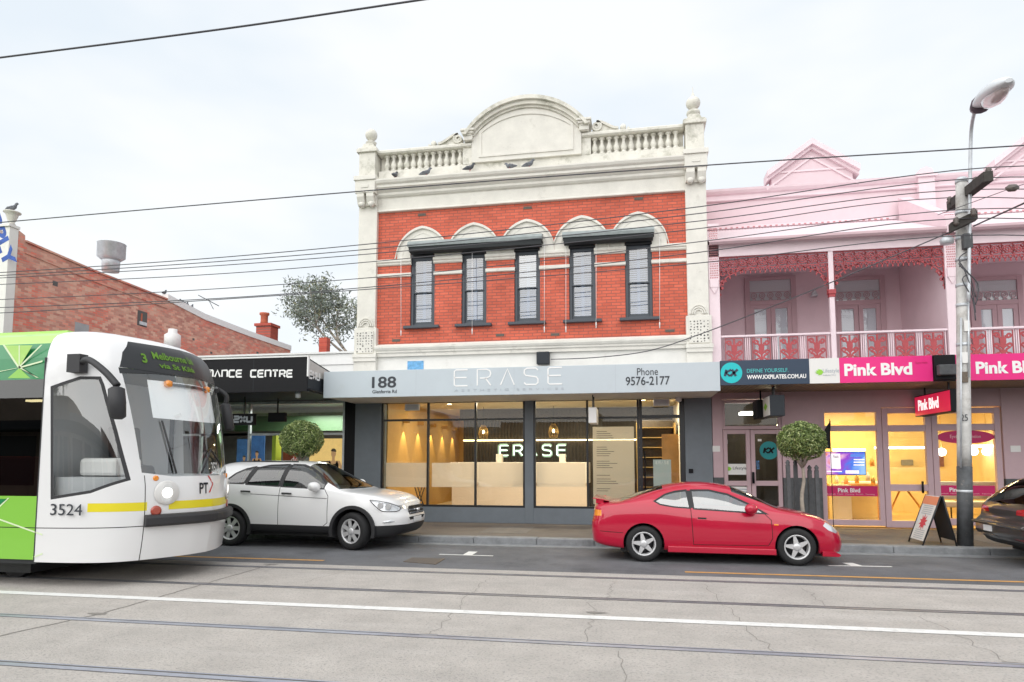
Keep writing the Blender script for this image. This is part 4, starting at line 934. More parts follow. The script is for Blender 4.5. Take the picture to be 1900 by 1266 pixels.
text_px('lettering', 'PILATES', mat('text_blue', (.1, .35, .75), .5), drr, 1404, 855, 1409, 871, FW - .007)
s4 = fpx(1357, 903, 1391, 935, 'board_white', 'notice', dl); m = MB()
for k in range(5): q = W(1362, 908 + k * 5, FW - .009); m.box(q.x, q.x + .3, FW - .010, FW - .0085, q.z - .012, q.z + .012)
m.build('notice_text', 'text_pale', dl)
w1 = gframe(1522, 1637, 757, 975, rails=(Z_(1580, 795, FW),), fw=8); w2 = gframe(1638, 1729, 757, 979, rails=(Z_(1685, 795, FW), Z_(1685, 905, FW)), fw=9, name='door'); w3 = gframe(1730, 1858, 757, 975, rails=(Z_(1790, 793, FW),), fw=9)
MB().tube([(X_(1708, FW, 905), FW - .12, Z_(1708, 915, FW)), (X_(1708, FW, 905), FW - .12, Z_(1708, 893, FW))], .025, 8).build('handle', 'black', w2)
for x0, x1, y0, y1, par, tx in ((1531, 1629, 902, 921, w1, (1555, 1596)), (1739, 1847, 901, 920, w3, (1762, 1804))):
    b_ = fpx(x0, y0, x1, y1, 'magenta_dark', 'magenta_band', par); text_px('lettering', 'Pink Blvd', 'text_white', par, tx[0], y0 + 4, tx[1], y0 + 12, FW - .0085, bold=.02); text_px('lettering', 'Eyelash  Nails  Waxing  Facials  Tanning', mat('text_rose', (.8, .45, .5), .5), par, x0 + 4, y0 + 14, x1 - 6, y0 + 17, FW - .0085)
ov = disc(1791, 811, 10.5, FW - .007, 'oval_sign', 'magenta_dark', w3, sx=3.9); text_px('lettering', 'Eyelash Extension', mat('text_rose2', (.85, .5, .55), .5), w3, 1763, 807, 1820, 815, FW - .0125)
# rooms behind: warm yellow salon and dim lobby
SX0, SX1, SYB = X_(1512, FW, 850), 9.6, 21.5
MB().box(SX0, SX1, FW + .26, SYB, .10, .15).build('interior_floor', 'yellow_floor', pt); MB().box(SX0, SX1, FW + .26, SYB, 3.25, 3.3).build('interior_ceiling', 'yellow_wall', pt)
m = MB(); m.box(SX0 - .08, SX0, FW + .26, SYB, .1, 3.3); m.box(SX1, SX1 + .08, FW + .26, SYB, .1, 3.3); m.box(SX0, SX1, SYB, SYB + .08, .1, 3.3); m.build('interior_wall', 'yellow_wall', pt)
MB().box(X0 + .1, SX0 - .1, FW + .26, 20, .1, .15).box(X0 + .1, SX0 - .1, 20, 20.1, .1, 3.3).box(X0, X0 + .1, FW + .26, 20, .1, 3.3).build('lobby_wall', mat('lobby_dim', (.06, .055, .05), .6, var=.2), pt)
MB().box(X0, X1, FW + .27, 21.6, 3.30, 3.36).build('floor_slab', 'shop_dim', pt)
for x, y, e in ((5.0, 18.2, 50), (7.2, 18.2, 50), (6, 20.3, 46)):
    ld = bpy.data.lights.new('salon', 'AREA'); ld.shape = 'RECTANGLE'; ld.size = 1.6; ld.size_y = .15; ld.energy = e; ld.color = (1, .74, .36)
    lo = bpy.data.objects.new('ceiling_lamp', ld); COL.objects.link(lo); lo.location = (x, y, 3.12); lo.parent = pt; lo.matrix_parent_inverse = par_inv(pt)
for px, py, L_, Y in ((1575, 835, .8, 19.5), (1680, 831, 1.6, 20.5), (1828, 828, .9, 20.0)):
    p = W(px, py, Y); MB().box(p.x - L_ / 2, p.x + L_ / 2, Y - .06, Y + .06, p.z - .03, p.z + .03).build('tube_light', 'lamp_white', pt)
p = W(1390, 768, 18.5); MB().box(p.x - .22, p.x + .22, 18.3, 18.8, p.z - .02, p.z + .05).build('lobby_light', 'lamp_white', pt)
ld = bpy.data.lights.new('lobby', 'POINT'); ld.energy = 14; ld.color = (1, .85, .6); ld.shadow_soft_size = .1
lo = bpy.data.objects.new('lobby_lamp', ld); COL.objects.link(lo); lo.location = (X_(1445, 18, 785), 18, Z_(1445, 790, 18)); lo.parent = pt; lo.matrix_parent_inverse = par_inv(pt)
MB().lathe([(.01, -.07), (.06, -.04), (.07, 0), (.06, .04), (.01, .07)], (X_(1446, 18.6, 790), 18.6, Z_(1446, 791, 18.6)), n=12).build('wall_globe', 'lamp_warm', pt)
# salon furniture seen through the glass
SG = 'salon furniture'
c0, c1 = X_(1580, 19.2, 930), X_(1625, 19.2, 930)
t = thing('reception_counter', 'orange fronted salon counter behind the television screen', 'counter', ((c0 + c1) / 2, 19.2, .15)); MB().box(c0, c1 + .2, 19.2, 19.8, .15, 1.05).build('front', 'orange_panel', t, bevel=.02); MB().box(c0 - .05, c1 + .25, 19.12, 19.85, 1.051, 1.10).build('counter_top', 'board_white', t, bevel=.01)
p = W(1565, 950, 18.2); tag(MB().box(p.x - .25, p.x + .2, 18.2, 18.5, .15, 1.05).box(p.x - .23, p.x + .18, 18.195, 18.199, .2, 1.0).build('white_cabinet', 'board_white', None, bevel=.01), 'white cabinet below the television screen in the salon window', 'cabinet')
for px, lb in ((1757, 'white padded salon chair left of the lower pole, behind the salon window'), (1824, 'white padded salon chair right of the pole, behind the salon window')):
    p = W(px, 925, 17.6); t = thing('salon_chair', lb, 'chair', (p.x, 17.6, .15), SG)
    MB().box(p.x - .33, p.x + .33, 17.5, 17.6, .75, 1.18).build('backrest', 'board_white', t, bevel=.06); MB().box(p.x - .32, p.x + .32, 17.61, 18.1, .55, .7).build('seat', 'board_white', t, bevel=.04)
    for dx in (-.27, .27):
        for y in (17.57, 18.05): MB().tube([(p.x + dx, y, .15), (p.x + dx, y, .56)], .018, 6).build('leg', 'timber_dark', t)
p = W(1680, 925, 19.4); t = thing('nail_table', 'pale timber table with crossed legs seen through the salon door', 'table', (p.x, 19.4, .15)); MB().box(p.x - .7, p.x + .7, 19.2, 19.8, .86, .91).build('table_top', 'board_white', t, bevel=.008)
m = MB()
for s in (-1, 1): m.tube([(p.x - .5, 19.3, .15), (p.x - .5 + .4, 19.5, .86)] if s < 0 else [(p.x + .5, 19.3, .15), (p.x + .1, 19.5, .86)], .025, 6)
m.build('crossed_legs', 'orange_panel', t)
def picture(px0, px1, py0, py1, mt, lb, Y=SYB - .02, nm='wall_picture'):
    t = MB().box(X_(px0, Y, py1), X_(px1, Y, py1), Y - .04, Y, Z_((px0 + px1) / 2, py1, Y), Z_((px0 + px1) / 2, py0, Y)).build(nm, mt, None, bevel=.006); tag(t, lb, 'picture', 'pictures on the salon wall')
picture(1672, 1694, 853, 864, mat('picture_grey', (.3, .3, .28), .5, var=.4, vscale=9), 'small grey framed picture seen through the glass salon door')
picture(1738, 1751, 843, 866, mat('picture_brown', (.22, .10, .10), .5, var=.4, vscale=9), 'small dark picture left of the pole on the salon wall')
picture(1814, 1844, 861, 900, mat('picture_dark', (.12, .055, .035), .4, var=.8, vscale=7), 'large dark picture right of the pole on the salon wall')
for px, py in ((1747, 839), (1806, 838), (1831, 838)):
    p = W(px, py, 20.2); t = thing('ceiling_globe', 'small glowing globe lamp in the salon, %s' % {1747: 'left of the pole', 1806: 'just right of the pole', 1831: 'rightmost'}[px], 'lamp', p, 'globe lamps in the salon'); MB().lathe([(.02, -.11), (.09, -.08), (.12, 0), (.09, .08), (.02, .11)], p, n=12).build('globe', 'lamp_white', t); MB().tube([p + Vector((0, 0, .1)), (p.x, p.y, 3.25)], .008, 5).build('cord', 'brass', t)
# products on shelves behind the screen
for k, (px, py) in enumerate(((1600, 850), (1618, 858), (1610, 885), (1590, 890), (1570, 893), (1552, 890), (1620, 893))):
    p = W(px, py, 18.6); tag(MB().lathe([(.05, -.1), (.055, .05), (.02, .09), (.02, .13)], p, n=9).build('product_bottle', ['brass', 'orange_panel', 'board_white'][k % 3], None), 'small bottle on the salon display behind the television', 'bottle', 'salon display bottles')
p0, p1 = W(1535, 898, 18.6), W(1630, 898, 18.6); t = thing('display_shelf', 'timber display shelf behind the television in the salon window', 'shelf', (p0.x, 18.6, .15))
MB().box(p0.x, p1.x, 18.5, 18.75, p0.z - .04, p0.z).build('shelf', 'orange_panel', t); MB().box(p0.x, p1.x, 18.751, 18.78, .15, p0.z).build('back_panel', 'yellow_wall', t)
# television in the window
tv = thing('television', 'wide television showing a purple and blue advert in the salon window', 'screen', W(1568, 882, FW + .12))
a, b = X_(1530, FW + .12, 860), X_(1607, FW + .12, 860); z0, z1 = Z_(1568, 882, FW + .12), Z_(1568, 838, FW + .12)
MB().box(a, b, FW + .12, FW + .17, z0, z1).build('case', 'screen_edge', tv, bevel=.005)
def screen_mat():
    m = bpy.data.materials.new('screen_ad'); m.use_nodes = True; t = m.node_tree; bs = t.nodes['Principled BSDF']; g = t.nodes.new('ShaderNodeTexCoord'); n = t.nodes.new('ShaderNodeTexNoise'); n.inputs['Scale'].default_value = 1.6; n.inputs['Detail'].default_value = 3; n.inputs['Distortion'].default_value = 1.5
    sx = t.nodes.new('ShaderNodeSeparateXYZ'); ad = t.nodes.new('ShaderNodeMath'); ad.operation = 'MULTIPLY_ADD'; ad.inputs[1].default_value = .55; r = t.nodes.new('ShaderNodeValToRGB')
    for i, (p, c) in enumerate(((.25, (.75, .16, .12, 1)), (.42, (.75, .4, .65, 1)), (.55, (.30, .05, .55, 1)), (.72, (.06, .18, .75, 1)), (.95, (.3, .5, .9, 1)))):
        e = r.color_ramp.elements[i] if i < 2 else r.color_ramp.elements.new(p); e.position = p; e.color = c
    t.links.new(g.outputs['Generated'], n.inputs[0]); t.links.new(g.outputs['Generated'], sx.inputs[0]); t.links.new(sx.outputs[0], ad.inputs[0]); t.links.new(n.outputs[0], ad.inputs[2]); 
    sb2 = t.nodes.new('ShaderNodeMath'); sb2.operation = 'SUBTRACT'; sb2.inputs[1].default_value = .12; t.links.new(ad.outputs[0], sb2.inputs[0]); t.links.new(sb2.outputs[0], r.inputs[0]); t.links.new(r.outputs[0], bs.inputs['Emission Color']); bs.inputs['Emission Strength'].default_value = .75; bs.inputs['Base Color'].default_value = (.02, .02, .02, 1); bs.inputs['Roughness'].default_value = .2; M['screen_ad'] = m
screen_mat()
sc_ = MB().box(a + .015, b - .015, FW + .1185, FW + .1199, z0 + .015, z1 - .015).build('screen', 'screen_ad', tv); YT = FW + .117
lum = mat('screen_white', (.9, .8, .9), .4, emit=(.95, .8, .92), estr=.6); fpx(1541, 842, 1560, 870, 'screen_white', 'advert_block', sc_, YT, .001)
text_px('advert_text', 'Nails', 'screen_edge', sc_, 1546, 845, 1556, 850, YT - .002); fpx(1578, 843, 1604, 848, mat('screen_blue', (.1, .2, .6), .4, emit=(.1, .25, .8), estr=.5), 'advert_block', sc_, YT, .001)
for k in range(3): fpx(1584, 852 + k * 5, 1604, 854 + k * 5, 'screen_white', 'advert_line', sc_, YT, .001)
fpx(1569, 873, 1594, 879, 'screen_white', 'advert_block', sc_, YT, .001); fpx(1534, 874, 1562, 876, 'screen_white', 'advert_line', sc_, YT, .001)
# small black pennant banner by the window
a, b, c = W(1531, 832, FW - .3), W(1540, 833, FW - .3), W(1541, 780, FW - .3)
fl = thing('feather_banner', 'small black feather banner beside the salon window', 'banner', a); MB().prism([(a.x, a.z), (b.x, b.z), (c.x, c.z), (a.x, a.z + .42)], 'y', FW - .31, FW - .30).build('cloth', 'black', fl); MB().tube([(b.x + .01, FW - .305, PZ), (b.x + .01, FW - .305, c.z + .03)], .008, 6).build('pole', 'black', fl)
# signs hanging under the pink canopy
def hang_sign(px_far, px_near, yt, yb, wd, mt_face, mt_end, lb, y0=14.62, y1=16.2, emit=None):
    x = X_(px_near, y0, yt); z1, z0 = Z_(px_near, yt, y0), Z_(px_near, yb, y0)
    t = thing('hanging_sign', lb, 'sign', (x + wd / 2, (y0 + y1) / 2, PZ0))
    MB().box(x, x + wd, y0, y1, z0, z1).build('sign_box', mt_end, t, bevel=.008); f = MB().box(x - .006, x - .001, y0 + .02, y1 - .02, z0 + .02, z1 - .02).build('sign_face', mt_face, t)
    m = MB()
    for y in (y0 + .3, y1 - .3): m.box(x + wd / 2 - .015, x + wd / 2 + .015, y - .015, y + .015, z1, PZ0 + .0185)
    m.build('hanger', 'black_frame', t); return t, f, x, z0, z1
t, f, x, z0, z1 = hang_sign(1687, 1763, 722, 764, .20, 'sign_box_red', 'black', 'lit red perpendicular shop sign hanging under the pink canopy', y1=16.35)
text('lettering', 'Pink Blvd', mat('text_lit', (.9, .85, .85), .5, emit=(1, .9, .9), estr=.5), f, (x - .0065, 16.15, z0 + .12), (0, -1, 0), (0, 0, 1), 1.0, .24, ext=.004, bold=.03)
t, f, x, z0, z1 = hang_sign(1404, 1428, 733, 772, .30, 'board_white', 'charcoal', 'dark boxed sign with white leaf face hanging near the glass lobby door', y0=14.75, y1=15.5)
m = MB(); m.prism([(15.4, (z0 + z1) / 2), (15.2, z1 - .14), (15.0, (z0 + z1) / 2), (15.2, z0 + .14)], 'x', x - .0085, x - .0062); m.build('leaf_logo', 'leaf_logo', f)
t, f, x, z0, z1 = hang_sign(1404, 1405, 742, 776, .25, 'charcoal', 'black', 'plain dark boxed sign hanging left of the white leaf sign', y0=15.7, y1=16.3)
# ---------------------------------------------------------------- the dark sports shop on the left
QX = -17.55
ss = thing('sports_shop', 'low shop with black box fascia and white boarded parapet, left of the brick shop', 'building', (-12, FW, 0))
BY = 13.83; bz0, bz1 = Z_(480, 728, BY), Z_(480, 665, BY); bx1 = X_(570, BY, 695)
bx = MB(); bx.box(QX, bx1, BY, BY + .05, bz0, bz1); fb = bx.build('fascia_box', 'black', ss, bevel=.005)
mat('sign_black', (.010, .011, .015), .35)
MB().prism([(BY + .051, bz0), (FW - .4, bz0), (FW - .4, bz1 - .35), (BY + .051, bz1 - .02)], 'x', bx1 - .03, bx1 - .001).build('end_panel', 'charcoal', fb)
MB().prism([(BY + .052, bz1 - .40), (FW - .6, bz1 - .46), (FW - .6, bz1 - .36), (BY + .052, bz1 - .05)], 'x', bx1, bx1 + .004).build('end_vent', 'soffit_white', fb)
MB().box(QX, bx1 + .02, BY - .02, BY + .08, bz1 + .001, bz1 + .03).box(bx1 + .001, bx1 + .035, BY - .02, BY + .05, bz1 - .45, bz1).build('edge_trim', 'white_board', fb)
MB().box(QX, XL - .01, BY + .052, FW - .02, bz0 + .03, bz0 + .07).build('soffit', 'black', ss)
m = MB()
for x in (-16.2, -14.1, -12.2, -10.3, -8.6): m.box(x - .004, x + .004, BY - .0015, BY - .0002, bz0, bz1)
m.build('panel_joint', 'charcoal', fb)
for ch_, x_ in zip('PERFORMANCE CENTRE', [304 + 13.4 * k for k in range(18)]):
    if ch_ != ' ': word(ch_, .3, 'lettering', 'text_white', fb, x_ + .8, 687.5, x_ + 10.6, 699.5, BY - .001, .040)
bx_ = XL + .0
L_ = []; n = 3; lw = 1 / (n + .3 * (n - 1)); m = MB(); ya, yb = BY + .09, BY + .60; zc0, zc1 = Z_(583, 703, BY + .3), Z_(583, 690, BY + .3)
for i, ch in enumerate('2XU'):
    for ln in LET[ch]:
        pp = [(ya + (i * 1.3 + q[0]) * lw * (yb - ya), zc0 + q[1] * (zc1 - zc0)) for q in ln]
        for (u, v) in zip(pp, pp[1:]):
            dx, dz = v[0] - u[0], v[1] - u[1]; l = math.hypot(dx, dz) or 1; nx, nz = -dz / l * .022, dx / l * .022
            m.prism([(u[0] + nx, u[1] + nz), (u[0] - nx, u[1] - nz), (v[0] - nx, v[1] - nz), (v[0] + nx, v[1] + nz)], 'x', bx1 + .0005, bx1 + .006)
m.build('lettering', 'text_white', fb)
# parapet, roof
zp = Z_(640, 656, FW); m = MB()
for k in range(4): m.prism([(FW + .0, zp - .3 * (k + 1)), (FW - .04, zp - .3 * (k + 1)), (FW - .015, zp - .3 * k - .004), (FW, zp - .3 * k - .004)], 'x', QX + .3, XL - .06)
m.build('parapet', 'white_board', ss); MB().box(QX + .3, XL - .06, FW - .06, FW + .2, zp, zp + .05).box(QX + .3, XL - .06, FW + .001, FW + .18, 3.2, zp - .001).build('coping', 'white_board', ss)
MB().box(QX + .05, XL - .01, FW + .2, 33, 3.35, 3.45).build('roof', 'galv', ss)
# front: dark glass with lit posters inside
MB().box(X_(640, FW, 850), XL - .01, FW - .06, FW + .3, PZ, bz0 + .03).build('end_pier', 'black', ss)
a, b = X_(300, FW, 850), X_(640, FW, 850)
sf = shop_window(a, b - .001, .35, bz0 + .02, Z_(520, 806, FW), [X_(462, FW, 850), X_(372, FW, 850)], 'galv', 'shop_glass', ss, FW, .06)
MB().box(QX, a, FW - .02, FW + .2, PZ, bz0 + .03).build('side_panel', 'charcoal', ss); MB().box(a, b, FW - .03, FW + .2, PZ, .349).build('stall_riser', 'black', ss)
MB().box(QX + .2, XL - .1, FW + .25, 21, .1, .15).box(QX + .2, XL - .1, 21, 21.1, .1, 3.3).build('interior_shell', 'shop_dim', ss)
ip = W(560, 795, 19.5); MB().box(X_(440, 19.5, 790), X_(690, 19.5, 790), 19.4, 19.5, Z_(560, 800, 19.5), Z_(560, 772, 19.5)).build('green_wall_band', 'green_glow', ss)
ld = bpy.data.lights.new('sports_shop', 'AREA'); ld.size = 1.5; ld.energy = 120; ld.color = (.95, 1, .95)
lo = bpy.data.objects.new('ceiling_lamp', ld); COL.objects.link(lo); lo.location = (-9.4, 18.4, 3.1); lo.parent = ss; lo.matrix_parent_inverse = par_inv(ss)
M['poster_tan'].node_tree.nodes['Principled BSDF'].inputs['Emission Color'].default_value = (.85, .55, .2, 1); M['poster_tan'].node_tree.nodes['Principled BSDF'].inputs['Emission Strength'].default_value = .42   # glow added to the sheets to brighten the posters
M['poster_blue'].node_tree.nodes['Principled BSDF'].inputs['Emission Color'].default_value = (.10, .25, .6, 1); M['poster_blue'].node_tree.nodes['Principled BSDF'].inputs['Emission Strength'].default_value = .12  # weaker added glow on the blue sheets
def person_print(mb, cx, zb, h, y, top=False):
    """flat printed figure from the waist up: (skin 0, top 1, hair 2)"""
    s = h
    mb.prism([(cx - .17 * s, zb), (cx + .17 * s, zb), (cx + .15 * s, zb + .25 * s), (cx + .2 * s, zb + .52 * s), (cx - .2 * s, zb + .52 * s), (cx - .15 * s, zb + .25 * s)], 'y', y - .002, y, 0)
    mb.prism([(cx - .155 * s, zb + .2 * s), (cx + .155 * s, zb + .2 * s), (cx + .16 * s, zb + .42 * s), (cx + .11 * s, zb + .53 * s), (cx + .06 * s, zb + .43 * s), (cx - .06 * s, zb + .43 * s), (cx - .11 * s, zb + .53 * s), (cx - .16 * s, zb + .42 * s)], 'y', y - .004, y - .0021, 1)
    mb.prism([(cx + .075 * s * math.cos(t), zb + .72 * s + .11 * s * math.sin(t)) for t in [k * .42 for k in range(15)]], 'y', y - .002, y, 0)
    mb.prism([(cx - .045 * s, zb + .5 * s), (cx + .045 * s, zb + .5 * s), (cx + .04 * s, zb + .64 * s), (cx - .04 * s, zb + .64 * s)], 'y', y - .0015, y, 0)
    mb.prism([(cx + .085 * s * math.cos(t), zb + .77 * s + .10 * s * math.sin(t)) for t in [k * .21 for k in range(15)]], 'y', y - .004, y - .0021, 2)
    for q in (-1, 1): mb.prism([(cx + q * .19 * s, zb + .52 * s), (cx + q * .34 * s, zb + .22 * s), (cx + q * .22 * s, zb + .06 * s), (cx + q * .19 * s, zb + .10 * s), (cx + q * .26 * s, zb + .23 * s), (cx + q * .14 * s, zb + .42 * s)], 'y', y - .003, y - .0016, 0)
PYY = FW + .25
def poster(x0, x1, y0, y1, base, lb, figs, emitcol=None):
    z0, z1 = Z_((x0 + x1) / 2, y1, PYY), Z_((x0 + x1) / 2, y0, PYY); a, b = X_(x0, PYY, 850), X_(x1, PYY, 850)
    t = thing('poster', lb, 'poster', ((a + b) / 2, PYY, z0), None); MB().box(a, b, PYY, PYY + .03, z0, z1).build('sheet', base, t)
    m = MB()
    for fx, fz, fh in figs: person_print(m, a + fx * (b - a), z0 + fz * (z1 - z0), fh, PYY - .001)
    m.build('printed_figure', [mat('poster_skin', (.55, .32, .18), .5, emit=(.6, .33, .16), estr=.25), 'black', 'bark'], t)  # printed skin gets a slight added glow too
poster(574, 640, 814, 940, 'poster_tan', 'large tan poster of an athlete in a dark crop top, right of the round tree', [(.68, .40, .95)])
poster(463, 490, 806, 940, 'poster_blue', 'blue poster of an athlete in a dark vest, left of the yellow-green panel', [(.5, .5, .62)])
poster(439, 459, 815, 940, 'poster_blue', 'narrow blue poster at the left edge of the sports shop window', [(.7, .5, .55)])
MB().box(X_(504, PYY, 850), X_(511, PYY, 850), PYY, PYY + .3, .35, Z_(508, 806, PYY)).build('lime_panel', mat('lime', (.55, .68, .05), .5), ss)
text_px('window_text', 'do.', 'text_white', sf, 540, 847, 556, 859, FW - .006)
p = W(548, 850, FW + .6); tag(MB().box(p.x - .30, p.x + .0, FW + .45, FW + .75, .4, p.z + .2).build('display_plinth', mat('red_brown', (.35, .07, .04), .5), None, bevel=.02), 'red brown display block behind the round tree in the sports shop window', 'display block')
# signs hanging under the black fascia
def hang2(px0, px1, py0, py1, Y, lb, txt=None):
    a, b = X_(px0, Y, 780), X_(px1, Y, 780); z0, z1 = Z_(px0, py1, Y), Z_(px0, py0, Y); t = thing('hanging_sign', lb, 'sign', ((a + b) / 2, Y, z1))
    MB().box(a, b, Y, Y + .12, z0, z1).build('sign_box', 'black', t, bevel=.006); MB().box((a + b) / 2 - .015, (a + b) / 2 + .015, Y + .05, Y + .08, z1, bz0 + .029).build('hanger', 'black_frame', t)
    if txt: word(txt, .3, 'lettering', 'text_pale', t, px0 + 4, py0 + 5, px1 - 4, py1 - 6, Y - .001, .05)
hang2(430, 471, 768, 789, 15.0, 'black hanging sign with large pale letters beside the tram mirror', '2XU'); hang2(497, 528, 766, 783, 15.6, 'plain black hanging sign above the round tree')
MB().lathe([(.03, -.1), (.06, -.09), (.06, .03), (.02, .06)], (X_(553, BY + .3, 732), BY + .3, bz0 - .02), n=10).build('camera_dome', 'galv', ss)

# ---------------------------------------------------------------- the old brick warehouse behind
def zside(px, py): Y = FW * (1174 - 28) / (1174 - px); return Y, W(px, py, Y).z
wx = X_(28, FW, 500)
wh = thing('brick_warehouse', 'long weathered red brick side wall with white painted front corner', 'building', (wx - 5, FW, 0))
top = [zside(28, 427), zside(46, 437), zside(47, 450), zside(200, 503), zside(355, 555), zside(430, 590), zside(520, 622), zside(598, 648)]
top = [(FW + .05, top[0][1])] + top[1:]
m = MB(); m.prism([(FW + .04, 0)] + top + [(top[-1][0], 0)], 'x', wx - .35, wx); m.build('side_wall', 'old_brick', wh)
m = MB()
for (a, b), dz, dx in ((top[2:4], .0, .05), (top[3:5], 0, .05)): m.prism([(a[0], a[1] + .01), (b[0], b[1] + .01), (b[0], b[1] + .07), (a[0], a[1] + .07)], 'x', wx - .40, wx + dx)
for a, b in zip(top[2:5], top[3:5]): m.prism([(a[0], a[1] - .34), (b[0], b[1] - .34), (b[0], b[1] - .28), (a[0], a[1] - .28)], 'x', wx - .1, wx + .03)
m.build('coping', 'old_brick', wh)
m = MB()
for a, b in zip(top[4:], top[5:]): m.prism([(a[0], a[1] - .02), (b[0], b[1] - .02), (b[0], b[1] + .24), (a[0], a[1] + .24)], 'x', wx - .5, wx + .05)
m.build('roof_flashing', 'white_board', wh)
MB().prism([(FW + .4, 0)] + [(y, z - .4) for y, z in top[2:]] + [(top[-1][0], 0)], 'x', wx - 12, wx - .36).build('roof', 'galv', wh)
MB().box(wx - 14, wx - .002, FW - .25, FW + .039, 0, top[0][1] + .02).build('front_wall', 'white_paint', wh)
MB().box(wx - .45, wx + .03, FW - .3, FW + .06, top[0][1] + .021, top[0][1] + .10).build('pier_cap', 'white_paint', wh)
u = W(27, 410, FW - .1); m = MB(); m.lathe([(.07, -.25), (.11, -.22), (.07, -.18), (.10, -.12), (.15, .02), (.17, .10), (.23, .13), (.23, .16), (.1, .17)], (u.x - .1, FW - .1, top[0][1] + .36), n=18); m.build('urn', 'stucco_old', wh)
text('mural_lettering', 'SUPPLY', mat('mural_blue', (.03, .10, .42), .6, var=.3, vscale=8), wh, W(14, 497, FW - .2505) - Vector((.42, 0, -.907)) * 2.7 - Vector((.907, 0, .42)) * .1, (.42, 0, -.907), (.907, 0, .42), 2.7, .46, ext=.004, bold=.04)
MB().prism([(wx - 1.4, Z_(5, 405, FW)), (wx - .25, Z_(5, 432, FW) - .05), (wx - .25, Z_(5, 432, FW) - .14), (wx - 1.4, Z_(5, 405, FW) - .12)], 'y', FW - .26, FW - .2505).build('mural_stripe', mat('mural_grey', (.35, .27, .27), .6), wh)
def side_box(pl, pr, y0, y1, mt, name, d0=-.02, d1=.004):
    Ya, Yb = FW * 1146 / (1174 - pl), FW * 1146 / (1174 - pr); return MB().box(wx + d0, wx + d1, Ya, Yb, Z_((pl + pr) / 2, y1, (Ya + Yb) / 2), Z_((pl + pr) / 2, y0, (Ya + Yb) / 2)).build(name, mt, wh)
side_box(296, 316, 576, 604, 'groove', 'window'); side_box(300, 314, 596, 602, 'galv', 'window_ledge', -.02, .05); side_box(303, 306, 580, 600, 'terracotta', 'window_bar', -.02, .01)
side_box(166, 196, 599, 625, mat('patch_render', (.36, .37, .38), .8, var=.15), 'rendered_patch', -.02, .006); side_box(113, 124, 521, 530, 'groove', 'wall_vent')
for a, b in ((447, 653), (411, 628), (466, 661), (536, 653)): side_box(a - 2, a + 2, b - 2, b + 2, 'groove', 'wall_vent')
# vent cowl on its roof and small rooftop things
Yv = FW * 1146 / (1174 - 200); p = W(206, 484, Yv + .8); r = 19 * p.length / CF
cw = thing('roof_cowl', 'round galvanised metal ventilator on the warehouse roof', 'ventilator', p)
MB().lathe([(r * .62, -r * .9), (r * .66, -r * .1), (r * .66, 0)], p, n=24).build('neck', 'galv', cw); MB().lathe([(r * .68, .001), (r * 1.02, r * .28), (r * 1.02, r * 1.35), (r * 1.05, r * 1.37), (r * .9, r * 1.37), (r * .9, r * .4)], p, n=28).build('drum', 'galv', cw)
p = W(496, 606, 34); t = thing('chimney', 'red brick chimney with a terracotta pot beyond the warehouse roof', 'chimney', p); MB().box(p.x - .45, p.x + .45, 33.6, 34.4, p.z - 1.5, p.z - .05).box(p.x - .52, p.x + .52, 33.5, 34.5, p.z - .049, p.z + .1).build('stack', 'red_brick_side', t); MB().lathe([(.24, .1), (.2, .3), (.2, .62), (.27, .68), (.27, .78)], (p.x - .2, 34, p.z), n=14).build('pot', 'terracotta', t)
p = W(602, 635, 31); m = MB(); m.box(p.x - .2, p.x + .22, 30.8, 31.2, p.z - 1.5, p.z + .2); tag(m.build('chimney', 'red_brick_side', None), 'short plain red brick chimney at the low end of the warehouse wall', 'chimney')
a, b = W(368, 548, 27), W(406, 568, 27); t = MB().tube([a, b], .02, 5).tube([W(387, 556, 27), W(390, 562, 27), W(396, 574, 27)], .015, 5).build('roof_aerial', 'wire', None); tag(t, 'thin tilted aerial on the warehouse roof edge', 'aerial')
p = W(320, 628, 19); MB().lathe([(.25, -.3), (.25, .1), (.14, .18), (.14, .3)], p, n=14).build('roof_pot', 'white_board', ss)

